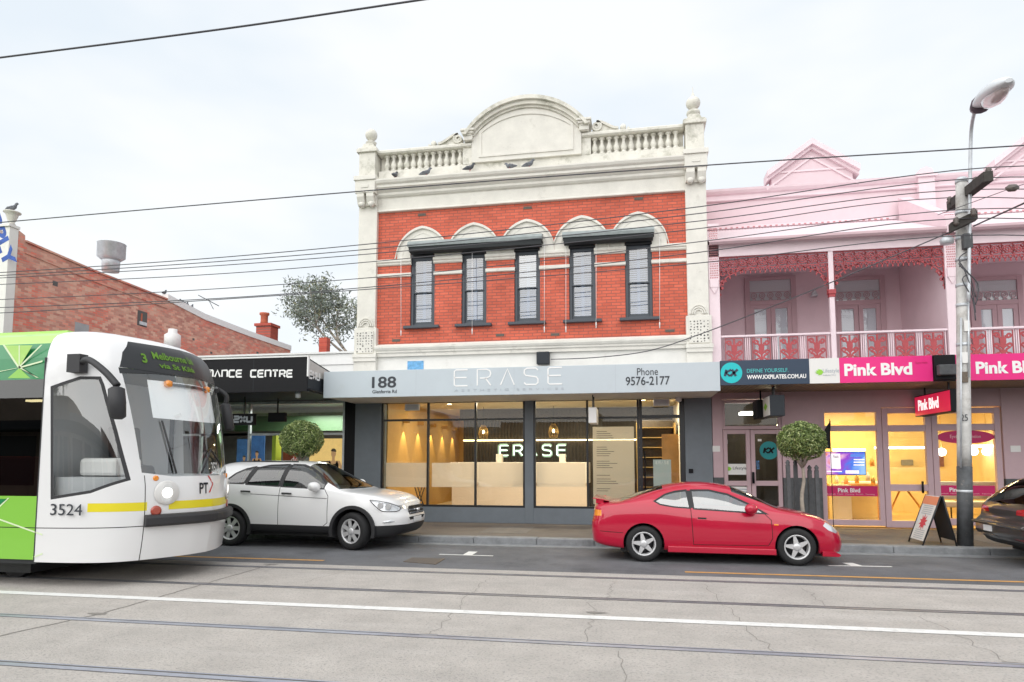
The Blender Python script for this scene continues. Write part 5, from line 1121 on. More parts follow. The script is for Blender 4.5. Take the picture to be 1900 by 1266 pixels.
# ---------------------------------------------------------------- trees
def leaves(mb, c, r, n, size, mats=4, flat=1.0, w_=(4, 4, 2, 2)):
    for _ in range(n):
        d = Vector((random.gauss(0, 1), random.gauss(0, 1), random.gauss(0, 1))).normalized() * (r * random.random() ** .33); d.z *= flat
        leaf1(mb, c + d, size, random.choices(range(mats), w_[:mats])[0])
def leaf1(mb, p, size, mi, nrm=None):
    a = Vector((random.gauss(0, 1), random.gauss(0, 1), random.gauss(0, 1))).normalized()
    if nrm: a = (a - nrm * a.dot(nrm) * .6).normalized()
    b = a.cross(Vector((random.gauss(0, 1), random.gauss(0, 1), random.gauss(0, 1)))).normalized(); l = size * random.uniform(.7, 1.3); q = l * .32
    mb.add([p - a * l, p + b * q, p + a * l, p - b * q], [(0, 1, 2, 3)], mi)
def topiary(px, py, r_px, Y, lb, guard):
    c = W(px, py, Y); r = (r_px - 1.5) * (c.y * _c - c.x * _s) / CF
    t = thing('topiary_tree', lb, 'tree', (c.x, Y, PZ), 'ball clipped street trees'); m = MB()
    m.tube(cr([(c.x + .03, Y, PZ), (c.x - .03, Y, .9), (c.x + .02, Y, 1.3), (c.x, Y, c.z - r * .9)], 4), [.042 - .0012 * k for k in range(13)], 9)
    for k in range(5):
        a = k * 1.26; m.tube([(c.x, Y, c.z - r * 1.15), (c.x + .12 * math.cos(a), Y + .12 * math.sin(a), c.z - r * .75), (c.x + .28 * math.cos(a), Y + .28 * math.sin(a), c.z - r * .2)], [.026, .02, .008], 6)
    m.build('trunk', 'bark_pale', t)
    m = MB()
    # inner leaves coloured darker as shade, then the clipped outer skin of leaves
    for _ in range(9500):
        d = Vector((random.gauss(0, 1), random.gauss(0, 1), random.gauss(0, 1))).normalized(); rr = r * (1 - .30 * random.random() ** 2.2)
        bump = 1 + .045 * math.sin(d.x * 9 + 2) * math.sin(d.z * 8 + 1) + .03 * math.sin(d.y * 13)
        q = d * rr * bump; q.z *= .86
        if d.z < -.75 and random.random() < .6: continue
        leaf1(m, c + q, .028, random.choices(range(4), (4, 3, 1.6, 2))[0], d)
    leaves(m, c, r * .78, 2200, .055, 4, .86, (1, 0, 0, 3))
    m.build('crown', ['box_leaf%d' % k for k in range(4)], t, recalc=False)
topiary(560, 815, 41, 13.75, 'round clipped tree in front of the black sports shop', 0); topiary(1487, 819, 44, 13.75, 'round clipped tree in front of the pink shop, beside the television', 1)
for i, px in enumerate((1463, 1477, 1503, 1516)):
    p = W(px, 900, 13.75 + (.2 if i in (1, 2) else -.15)); Yg = p.y; h = Z_(px, 868 if px > 1490 else 858, Yg)
    t = MB().box(p.x - .035, p.x + .035, Yg - .035, Yg + .035, PZ, h - .06).lathe([(.045, h - .059), (.03, h - .04), (.045, h), (.01, h + .05)], (p.x, Yg, 0), n=8).build('guard_post', 'pole_grey', None)
    tag(t, 'dark tree guard post %s' % ['on the outer left of the round tree', 'just left of the pale trunk', 'just right of the pale trunk', 'on the outer right of the round tree'][i], 'post', 'tree guard posts')
def gum(cx, cy, zt, lb):
    t = thing('gum_tree', lb, 'tree', (cx, cy, 0)); m = MB(); tips = []
    def br(p, d, l, r, dep):
        q = [p]; n = 5
        for k in range(n):
            d = (d + Vector((random.gauss(0, .13), random.gauss(0, .13), random.gauss(.02, .08)))).normalized(); q.append(q[-1] + d * l / n)
            if dep < 2 and k >= 2: tips.append((q[-1], .5))
        m.tube(q, [r * (1 - .45 * k / n) for k in range(n + 1)], 6)
        if dep == 0: tips.append((q[-1], 1)); tips.append((q[-3], .7)); return
        for k in range(3 if dep > 1 else 4):
            a = random.uniform(0, 6.28); e = (d * random.uniform(.7, 1.2) + Vector((math.cos(a) * .75, math.sin(a) * .75, random.uniform(-.1, .35)))).normalized(); br(q[-1 - (k % 2)], e, l * random.uniform(.62, .8), r * .55, dep - 1)
    br(Vector((cx, cy, 0)), Vector((.02, 0, 1)), zt * .36, .30, 3)
    m.build('trunk', 'bark_pale', t); m = MB()
    for p, s in tips:
        for _ in range(int(21 * s)): leaves(m, p + Vector((random.gauss(0, .42), random.gauss(0, .42), random.gauss(-.05, .32))), .30, 6, .12, 4, .8, (4, 4, 1.5, 3))
    m.build('crown', ['gum_leaf%d' % k for k in range(4)], t, recalc=False)
    zm = max(p.z for p, _ in tips); return t, zm
p = W(694, 640, 38); random.seed(21); g1, zm = gum(p.x - .1, 38, Z_(620, 520, 38) * 1.16, 'tall open gum tree behind the left shoulder of the brick shop')

# ---------------------------------------------------------------- pole, lamp, wires
PYp = 13.6; p0 = W(1791, 1012, PYp); p1 = W(1784, 338, PYp); ax = lambda z: p0.x + (p1.x - p0.x) * (z - PZ) / (p1.z - PZ)
po = thing('power_pole', 'tall pale power pole with grey painted base and two timber crossarms', 'power pole', (p0.x, PYp, PZ))
zk = Z_(1790, 866, PYp)
MB().tube([(ax(PZ), PYp, PZ), (ax(zk), PYp, zk)], [.13, .125], 20).build('painted_base', 'pole_grey', po)
n = 14; MB().tube([(ax(zk + (p1.z - zk) * k / n), PYp, zk + (p1.z - zk) * k / n) for k in range(n + 1)], [.118 - .02 * k / n for k in range(n + 1)], 20).build('shaft', 'concrete_pole', po)
MB().lathe([(.108, -.02), (.108, .05), (.06, .09)], (ax(p1.z), PYp, p1.z), n=16).build('cap', 'galv', po)
m = MB()
for py in (912, 640, 567, 530, 482, 443, 395): z = Z_(1788, py, PYp); m.lathe([(.126 - (.012 if py < 800 else 0), -.03), (.129 - (.012 if py < 800 else 0), .03)], (ax(z), PYp, z), n=20)
m.build('steel_band', 'galv', po)
text_px('pole_number', '25', 'text_dark', po, 1783, 769, 1796, 781, PYp - .122)
def crossarm(px0, py0, px1, py1, Ya, Yb, th):
    """timber arm running across the street line"""
    a, b = W(px0, py0, Ya), W(px1, py1, Yb); d = (b - a); s = d.normalized().cross(Vector((0, 0, 1))).normalized() * th; u = Vector((0, 0, th * 1.25))
    return MB().add([a - s - u, a + s - u, a + s + u, a - s + u, b - s - u, b + s - u, b + s + u, b - s + u], [(0, 1, 2, 3), (7, 6, 5, 4), (0, 4, 5, 1), (1, 5, 6, 2), (2, 6, 7, 3), (3, 7, 4, 0)])
crossarm(1764, 382, 1834, 327, 14.55, 12.55, .075).build('crossarm', 'timber_dark', po, bevel=.008); crossarm(1762, 424, 1812, 400, 13.42, 13.36, .07).build('crossarm', 'timber_dark', po, bevel=.008)
m = MB(); m.box(ax(6) - .08, ax(6) + .08, PYp - .23, PYp - .11, Z_(1780, 468, PYp), Z_(1780, 440, PYp)); m.build('junction_box', 'pole_grey', po, bevel=.02)
q = W(1757, 448, PYp); MB().lathe([(.05, -.06), (.11, -.05), (.12, .03), (.06, .10)], q, n=12).build('insulator_box', 'galv', po)
m = MB()
for k in range(4):
    z = Z_(1780, 470 + k * 14, PYp); a = random.uniform(-1, 1) - 1.6
    m.tube(cr([(ax(z) + .15 * math.cos(a), PYp + .15 * math.sin(a), z), (ax(z) - .20 + .1 * random.random(), PYp - .28, z - .2 * random.random()), (ax(z) - .05 + .2 * random.random(), PYp - .19, z - .5), (ax(z) + .1, PYp - .17, z - .9)], 4), .011, 5)
m.build('loose_cable', 'wire', po)
m = MB()
for px, y0, y1 in ((1783, 590, 868), (1797, 545, 700)): m.tube([W(px, y0, PYp - .12), W(px, y1, PYp - .13)], .018, 6)
m.build('conduit', 'galv', po)
for px, py, mt in ((1790, 664, 'board_white'), (1794, 605, 'board_white'), (1790, 700, 'iron_rust')):
    q = W(px, py, PYp - .12); MB().box(q.x - .05, q.x + .05, PYp - .135, PYp - .105, q.z - .1, q.z + .1).build('plate', mt, po)
# street lamp on its own bent steel arm clamped to the pole
la = [W(1797, 560, PYp - .2), W(1799, 430, PYp - .2), W(1800, 330, PYp - .25), W(1802, 245, PYp - .35), W(1808, 208, PYp - .8)]
sl = thing('street_lamp', 'grey street lamp head on a tall bent steel arm above the power pole', 'street lamp', la[0])
MB().tube(cr(la, 5), .032, 8).build('arm', 'galv', sl)
a, b = W(1812, 200, PYp - .9), W(1872, 150, PYp - 2.9)
hd = MB(); P_ = [a.lerp(b, k / 8) for k in range(9)]; rr = [.08, .12, .16, .19, .205, .205, .19, .14, .05]
hd.tube(P_, rr, 14); d = (b - a).normalized(); up = (Vector((0, 0, 1)) - d * d.z).normalized()
vs = []
for v in hd.v:
    v = Vector(v); t = (v - a).dot(d); o = v - (a + d * t); h = o.dot(up); vs.append(tuple(v - up * (h * .55 if h < 0 else h * .2)))
hd.v = vs; hd.build('lamp_head', mat('lamp_grey', (.66, .69, .72), .4, var=.05), sl)
m = MB(); Q = [a.lerp(b, .3 + .6 * k / 6) - up * .055 for k in range(7)]; m.tube(Q, [.06, .12, .145, .155, .145, .11, .05], 12)
m.v = [tuple(Vector(v)) for v in m.v]; m.build('lens', mat('lamp_lens', (.55, .47, .47), .15, coat=.5), sl)
MB().tube([a - d * .05, a.lerp(b, .16)], [.10, .16], 12).build('spigot', mat('lamp_dark', (.10, .07, .09), .5), sl)
# wires: each follows its own plane across the street front
WIRES = [('thick tram wire crossing the top left of the sky', 5.4, .012, [(-400, 158), (0, 107), (420, 53), (780, 0), (1400, -90)]),
 ('tram contact wire crossing in front of the white parapet', 9.0, .011, [(-300, 440), (0, 413), (670, 355), (1308, 307), (1900, 270), (2300, 245)]),
 ('power line topmost on the pole, tied to the high end of the upper crossarm', 12.7, .012, [(-300, 522), (0, 506), (420, 477), (860, 435), (1300, 383.5), (1834, 311), (2300, 322)]),
 ('power line second from top, tied to the upper crossarm', 13.1, .012, [(-300, 526), (0, 511.5), (420, 484.5), (860, 446), (1300, 396), (1810, 331), (2300, 344)]),
 ('power line third from top, tied to the upper crossarm beside the pole', 13.85, .012, [(-300, 529), (0, 516), (420, 492), (860, 456), (1300, 410), (1775, 353), (2300, 366)]),
 ('power line fourth from top, tied to the low end of the upper crossarm', 14.35, .012, [(-300, 539), (0, 528), (420, 507.5), (860, 470), (1300, 424), (1762, 367), (2300, 395)]),
 ('power line tied to the upper side of the lower crossarm', 13.2, .011, [(-300, 562), (0, 556), (420, 535), (860, 500), (1300, 448.5), (1806, 388), (2300, 410)]),
 ('power line tied to the lower crossarm, second lowest of all', 13.3, .012, [(-300, 579), (0, 571), (420, 553), (860, 517), (1300, 468), (1774, 406), (2300, 432)]),
 ('lowest power line, nearly touching its neighbour above the warehouse', 13.15, .012, [(-300, 588), (0, 581), (420, 555), (860, 524), (1300, 488), (1790, 437), (2300, 460)])]
for lb, Y, r, pts in WIRES:
    o = MB().tube(cr([W(px, py, Y) for px, py in pts], 8), r * .82, 5).build('overhead_wire', 'wire'); tag(o, lb, 'wire', 'overhead wires along the street')
o = MB().tube(cr([W(1022, 667, 16.2), W(1100, 664, 16.0), W(1200, 652, 15.6), W(1300, 620, 15.1), W(1450, 562, 14.5), W(1600, 500, 14.0), W(1760, 432, 13.6)], 6), .012, 5).build('service_cable', 'wire'); tag(o, 'black service cable sagging from the pole to the box above the grey canopy', 'cable')
o = MB().tube([W(1806, 420, 13.3), W(1850, 400, 12.0), W(1960, 350, 9)], .014, 5).build('service_cable', 'wire'); tag(o, 'stay cable rising to the right from the power pole', 'cable')
q = W(1878, 349, 12); o = thing('span_wire', 'thin span wire with a dark round insulator at the right edge of the sky', 'wire', q); MB().tube([W(1740, 399, 13.6), q, W(2000, 310, 10)], .006, 5).build('strand', 'wire', o); MB().lathe([(.02, -.1), (.06, -.05), (.06, .05), (.02, .1)], q, axis='x', n=10).build('insulator', 'porcelain', o)
m = MB()
for lb, Y, r, pts in WIRES[2:8]:
    pass
for k, (px, py, Y) in enumerate(((1834, 316, 12.7), (1810, 334, 13.1), (1762, 370, 14.35), (1806, 392, 13.2), (1774, 409, 13.3))):
    q = W(px, py, Y); MB().lathe([(.02, -.1), (.05, -.06), (.035, -.03), (.055, 0), (.03, .05)], q, n=10).build('insulator', 'porcelain', po)

# ---------------------------------------------------------------- A-board
a0, a1, a2, a3 = W(1697, 1003, 13.95), W(1715, 1008, 13.5), W(1754, 1004, 13.95), W(1776, 1009, 13.5)
Ya, Yb = 13.46, 14.06; xl, xr = W(1705, 1007, 13.6).x, W(1768, 1008, 13.6).x; zt = Z_(1731, 921, 13.6); xm = W(1733, 921, 13.7).x
ab = thing('sandwich_board', 'white and orange A-frame board with a red splash on the footpath', 'sign board', ((xl + xr) / 2, 13.7, PZ))
def leanboard(xb, xt, name, mt, z0, z1, th):
    return MB().prism([(xb + (xt - xb) * (z0 - PZ) / (zt - PZ), z0), (xb + (xt - xb) * (z1 - PZ) / (zt - PZ), z1), (xb + (xt - xb) * (z1 - PZ) / (zt - PZ) + th, z1), (xb + (xt - xb) * (z0 - PZ) / (zt - PZ) + th, z0)], 'y', Ya, Yb)
f = leanboard(xl, xm, '', '', PZ + .08, zt, .025).build('front_panel', 'board_white', ab); bkp = leanboard(xr, xm + .03, '', '', PZ + .10, zt - .01, .02).build('back_panel', 'charcoal', ab)
m = MB()
for xb, xt in ((xl, xm), (xr, xm + .03)):
    for y in (Ya - .012, Yb + .012): m.tube([(xb, y, PZ), (xt + .012, y, zt + .01)], .016, 6)
m.build('frame', 'black_frame', ab)
d = Vector((xm - xl, 0, zt - PZ)).normalized(); nrm = Vector((-d.z, 0, d.x)); 
def onb(s, y): return Vector((xl, y, PZ)) + d * s + nrm * .004
Ln = (zt - PZ) / d.z
m = MB(); m.add([onb(Ln * .82, Ya), onb(Ln * .82, Yb), onb(Ln * .99, Yb), onb(Ln * .99, Ya)], [(0, 1, 2, 3)]); m.build('orange_header', 'board_orange', f)
yc = (Ya + Yb) / 2; m = MB(); V = []
for k in range(20): rr_ = .17 if k % 2 == 0 else .085; V.append(onb(Ln * .45 + rr_ * math.cos(k * math.pi / 10), yc + rr_ * math.sin(k * math.pi / 10)))
m.add(V, [tuple(range(20))]); m.build('splash_emblem', 'board_red', f)
m = MB()
for s in (.78, .74, .70, .66, .62, .28, .24, .20, .16, .12): m.add([onb(Ln * s, yc - .2), onb(Ln * s, yc + .2), onb(Ln * (s + .015), yc + .2), onb(Ln * (s + .015), yc - .2)], [(0, 1, 2, 3)])
m.build('printed_lines', 'text_pale', f)

# ---------------------------------------------------------------- pigeons
def pigeon(p, ang, lb, dark=False, s=1.0, up=.0):
    m = MB(); c, sn = math.cos(ang), math.sin(ang); f = Vector((c, sn, 0)); u = Vector((0, 0, 1)); rt = f.cross(u)
    sp_ = [(-.20, .045 - up * .3), (-.14, .06 - up * .2), (-.07, .085), (.0, .10), (.055, .125 + up * .3), (.075, .165 + up * .4), (.09, .20 + up * .4), (.115, .21 + up * .4), (.135, .205 + up * .4), (.155, .198 + up * .4)]
    rad = [.012, .030, .052, .062, .05, .034, .030, .031, .014, .003]
    m.tube([Vector(p) + (f * a + u * b) * s for a, b in sp_], [r * s for r in rad], 9)
    o = m.build('pigeon', 'pigeon_dark' if dark else 'pigeon_grey'); tag(o, lb, 'pigeon', 'pigeons on the roofs')
    m = MB()
    for q in (-1, 1): m.tube([Vector(p) + rt * q * .022 * s, Vector(p) + rt * q * .022 * s + u * .06 * s], .005, 4)
    m.build('foot', 'board_red', o); m = MB()
    for q in (-1, 1): m.tube([Vector(p) + (f * a + u * b + rt * q * w_) * s for a, b, w_ in ((-.17, .06, .015), (-.08, .10, .045), (.02, .115, .05))], [.008 * s, .026 * s, .02 * s], 6)
    m.build('wing', 'pigeon_grey' if dark else mat('wing_grey', (.20, .21, .24), .7, var=.4, vscale=40), o)
for px, py, a, lb, dk, up in ((733, 334, 1.5, 'dark pigeon leftmost on the cornice, seen from behind', True, .02), (791, 330, .3, 'grey pigeon on the cornice below the middle of the left balusters', False, .03), (872, 313, .4, 'dark pigeon on the cornice just left of the arched pediment', True, .03), (946, 318, 3.0, 'mottled pigeon crouching on the cornice under the pediment, left of its neighbour', False, -.1), (982, 314, .2, 'pale pigeon standing right of the crouching one under the pediment', False, .02)):
    q = W(px, py, FW - .22); pigeon((q.x, FW - .22, 9.175 if px < 860 or px > 900 else 9.21), a, lb, dk, 1.0, up)
pigeon((u.x - .1, FW - .1, top[0][1] + .53), .2, 'pale pigeon standing on the white urn at the warehouse corner', False, 1.2)
for px, py, lb in ((358, 555, 'dark pigeon where the brick parapet meets the white flashing'), (394, 568, 'dark pigeon beside the tilted roof aerial'), (404, 571, 'small grey pigeon next right of the aerial'), (413, 575, 'rightmost small pigeon on the white flashing')):
    Yq = FW * 1146 / (1174 - px); zt_q = None
    for (a, b) in zip(top, top[1:]):
        if a[0] <= Yq <= b[0]: zt_q = a[1] + (b[1] - a[1]) * (Yq - a[0]) / (b[0] - a[0])
    pigeon((wx - .2, Yq, (zt_q or 5) + (.24 if Yq > top[4][0] else .08)), random.uniform(0, 3), lb, True, 1.05)
# ---------------------------------------------------------------- vehicles
mat('paint_red', (.48, .003, .034), .3, coat=1, spec=.3)
mat('paint_white', (.86, .86, .86), .3, coat=1)
mat('paint_grey', (.085, .075, .072), .3, metal=.5, coat=1)
mat('tyre', (.016, .016, .017), .8, var=.2, vscale=20)
mat('alloy', (.66, .66, .67), .32, metal=.4)
mat('alloy_dark', (.035, .035, .04), .5)
mat('car_plastic', (.022, .022, .024), .6)
mat('seam', (.01, .008, .008), .7)
mat('chrome', (.75, .75, .76), .12, metal=1)
mat('lamp_clear', (.72, .74, .76), .12, coat=1, metal=.4)
mat('lamp_red', (.50, .01, .015), .15, coat=1)
mat('lamp_amber', (.85, .28, .02), .2, coat=1)
mat('car_inside', (.03, .03, .032), .8)
mat('plate', (.78, .79, .80), .4)
glass_mat('car_glass_pale', (.42, .50, .48), .34, 1.3)
glass_mat('car_glass', (.22, .27, .26), .10, 1.3)
glass_mat('car_glass_dark', (.06, .07, .07), .07, 1.2)
def pchip(pts):
    xs = [p[0] for p in pts]; ys = [p[1] for p in pts]; n = len(xs); h = [xs[i + 1] - xs[i] for i in range(n - 1)]; d = [(ys[i + 1] - ys[i]) / h[i] for i in range(n - 1)]
    m = [d[0]] + [0 if d[i - 1] * d[i] <= 0 else 3 * (h[i - 1] + h[i]) / ((2 * h[i] + h[i - 1]) / d[i - 1] + (h[i] + 2 * h[i - 1]) / d[i]) for i in range(1, n - 1)] + [d[-1]]
    def f(x):
        x = min(max(x, xs[0]), xs[-1]); i = 0
        while i < n - 2 and x > xs[i + 1]: i += 1
        t = (x - xs[i]) / h[i]; a = t * t * t; b = t * t
        return (2 * a - 3 * b + 1) * ys[i] + (a - 2 * b + t) * h[i] * m[i] + (3 * b - 2 * a) * ys[i + 1] + (a - b) * h[i] * m[i + 1]
    return f
def cut(bm, poly, dirv, cond):
    """score a convex outline into the shell along dirv and return the faces inside it"""
    dirv = Vector(dirv); P = [Vector(p) for p in poly]; c = sum(P, Vector()) / len(P); pl = []
    for a, b in zip(P, P[1:] + P[:1]):
        n = (b - a).cross(dirv).normalized()
        if n.dot(c - a) < 0: n = -n
        pl.append((a, n))
    for i, (a, n) in enumerate(pl):
        fs = [f for f in bm.faces if cond(f.calc_center_median()) and all(max(m.dot(v.co - o) for v in f.verts) > -.002 for j, (o, m) in enumerate(pl) if j != i) and min(n.dot(v.co - a) for v in f.verts) < 1e-5 < max(n.dot(v.co - a) for v in f.verts)]
        es = {e for f in fs for e in f.edges}; vs = {v for f in fs for v in f.verts}
        if fs: bmesh.ops.bisect_plane(bm, geom=list(vs) + list(es) + fs, dist=1e-5, plane_co=a, plane_no=n)
    return [f for f in bm.faces if cond(f.calc_center_median()) and all(n.dot(f.calc_center_median() - a) > 0 for a, n in pl)]
def extract(bm, faces, name, mt, parent, push=0):
    if not faces: return None
    vm = {}; b2 = bmesh.new()
    for f in faces:
        for v in f.verts:
            if v not in vm: vm[v] = b2.verts.new(v.co - v.normal * push)
    for f in faces:
        try: g = b2.faces.new([vm[v] for v in f.verts]); g.smooth = True
        except ValueError: pass
    me = bpy.data.meshes.new(name); b2.to_mesh(me); b2.free(); me.materials.append(M[mt] if isinstance(mt, str) else mt); o = bpy.data.objects.new(name, me); COL.objects.link(o); o.parent = parent
    bmesh.ops.delete(bm, geom=faces, context='FACES'); bm.normal_update()
    return o
def grow(poly, d):
    c = Vector((sum(p[0] for p in poly) / len(poly), sum(p[1] for p in poly) / len(poly))); P = [Vector(p) for p in poly]; out = []; n = len(P)
    ar = sum(P[i].x * P[(i + 1) % n].y - P[i].y * P[(i + 1) % n].x for i in range(n)); s = 1 if ar > 0 else -1
    L_ = []
    for i in range(n):
        a, b = P[i], P[(i + 1) % n]; e = (b - a).normalized(); nn = Vector((e.y, -e.x)) * s; L_.append((a + nn * d, e))
    for i in range(n):
        (p, r), (q, t) = L_[i - 1], L_[i]; k = r.x * t.y - r.y * t.x
        out.append(q if abs(k) < 1e-4 else p + r * (((q - p).x * t.y - (q - p).y * t.x) / k))
    return [(p.x, p.y) for p in out]
def own(mb, name, mt, parent, bevel=0):
    o = mb.build(name, mt, None, bevel=bevel); o.parent = parent; return o

def shell(C, L, nose, tail, N=78):
    """skin of a car from its side, plan and belt curves"""
    top, belt, bot, wb, tum = C['top'], C['belt'], C['bot'], C['wb'], C['tumble']
    bm = bmesh.new(); rings = []
    us = [.5 - .5 * math.cos(math.pi * i / N) for i in range(N + 1)]; us = [.55 * a + .45 * i / N for i, a in enumerate(us)]
    for u in us:
        x = u * L; zt, zb, b, w_ = top(x), bot(x), belt(x), wb(x); b = min(b, zt - .012); h = b - zb; g = zt - b; k = min(1, max(0, (g - .10) / .30))
        half = [(0, zb), (.45 * w_, zb), (.80 * w_, zb), (.925 * w_, zb + .012)]
        ctrl = [(.925, .012 / h), (.962, .07), (.982, .16), (.993, .30), (1.0, .46), (1.0, .60), (.993, .74), (.978, .87), (.945, 1.0)]
        for i in range(len(ctrl) - 1):
            for t in ((.5, 1) if i else (1,)): half.append(((ctrl[i][0] + (ctrl[i + 1][0] - ctrl[i][0]) * t) * w_, zb + (ctrl[i][1] + (ctrl[i + 1][1] - ctrl[i][1]) * t) * h))
        n = 2.5 + .9 * k; yb = .945 * w_
        for q in range(1, 15):
            ph = math.pi / 2 * q / 14; ph = ph if k < .01 else ph
            cy, sz = max(0, math.cos(ph)) ** (2 / n), math.sin(ph) ** (2 / n)
            half.append((yb * cy * (1 - tum * k * sz), b + g * sz))
        half[-1] = (0, zt); ring = []
        for j, (y, z) in enumerate(half):
            # rounded bumpers: the ends lean with height
            dx = 0
            if u > .80: e = (u - .80) / .20; dx = nose(z) * e * e
            if u < .16: e = (.16 - u) / .16; dx = tail(z) * e * e
            ring.append((x + dx, y, z))
        rings.append(ring)
    n = len(rings[0]); V = []
    for r in rings:
        row = [bm.verts.new(p) for p in r]; mir = [row[0]] + [bm.verts.new((p[0], -p[1], p[2])) for p in r[1:-1]] + [row[-1]]; V.append((row, mir))
    for i in range(len(V) - 1):
        for s in (0, 1):
            A, B = V[i][s], V[i + 1][s]
            for j in range(n - 1):
                q = [A[j], B[j], B[j + 1], A[j + 1]]
                try: bm.faces.new(q if s == 1 else q[::-1])
                except ValueError: pass
    for i in (0, -1):      # end caps: rows from side to side
        row, mir = V[i]
        for j in range(1, n - 2):
            ring_ = []
            q = [row[j], row[j + 1], mir[j + 1], mir[j]]
            bm.faces.new(q if i == -1 else q[::-1])
        for t in ((row[0], row[1], mir[1]), (row[n - 2], row[n - 1], mir[n - 2])): bm.faces.new(t if i == -1 else t[::-1])
    for f in bm.faces: f.smooth = True
    bmesh.ops.recalc_face_normals(bm, faces=bm.faces); bm.normal_update()
    return bm
def wheel(parent, x, y, R_, wd, style, side, steer=0):
    w_ = bpy.data.objects.new('wheel', None); COL.objects.link(w_); w_.parent = parent; w_.location = (x, y, R_); w_.rotation_euler = (0, 0, steer); h = wd / 2; ri = R_ * (.665 if style == 'star' else .66)
    m = MB(); m.lathe([(ri, -h + .01), (ri + .01, -h), (R_ - .035, -h - .004), (R_ - .012, -h + .018), (R_, -h + .045), (R_ + .0, h - .045), (R_ - .012, h - .018), (R_ - .035, h + .004), (ri + .01, h), (ri, h - .01)], (0, 0, 0), 'y', 40)
    # drop the end discs: the rim fills them
    m.f, m.m, m.sm = m.f[:-2], m.m[:-2], m.sm[:-2]; own(m, 'tyre', 'tyre', w_)
    s = side; m = MB()
    m.lathe([(ri + .004, s * (h - .012)), (ri - .008, s * (h - .004)), (ri - .022, s * (h - .012)), (ri - .03, s * (h - .05)), (ri - .045, s * (h - .10))], (0, 0, 0), 'y', 40); m.f, m.m, m.sm = m.f[:-2], m.m[:-2], m.sm[:-2]
    k = 5 if style == 'star' else 7
    for i in range(k):
        a = math.pi / 2 + .2 + i * 2 * math.pi / k; c, sn = math.cos(a), math.sin(a)
        if style == 'star': pr = [(.03, -.052), (.08, -.040), (ri - .015, -.020), (ri - .015, .020), (.08, .040), (.03, .052)]
        else: pr = [(.04, -.05), (.085, -.036), (ri - .05, -.040), (ri - .012, -.062), (ri - .012, .062), (ri - .05, .040), (.085, .036), (.04, .05)]
        m.prism([(r_ * c - t * sn, r_ * sn + t * c) for r_, t in pr], 'y', s * (h - .03), s * (h - .012 + (.0 if style == 'star' else -.006)))
    m.lathe([(.07, s * (h - .04)), (.066, s * (h - .012)), (.05, s * (h - .004)), (.03, s * (h + .001)), (.004, s * (h + .002))], (0, 0, 0), 'y', 20)
    own(m, 'rim', 'alloy', w_); m = MB(); m.lathe([(ri - .03, s * (h - .085)), (.02, s * (h - .08))], (0, 0, 0), 'y', 24)
    own(m, 'brake_disc', 'alloy_dark', w_); m = MB()
    for i in range(5):
        a = i * 1.2566 + .9; m.lathe([(.009, s * (h - .012)), (.007, s * (h - .006))], (.045 * math.cos(a), 0, .045 * math.sin(a)), 'y', 6)
    own(m, 'wheel_nut', 'alloy_dark', w_)
    return w_
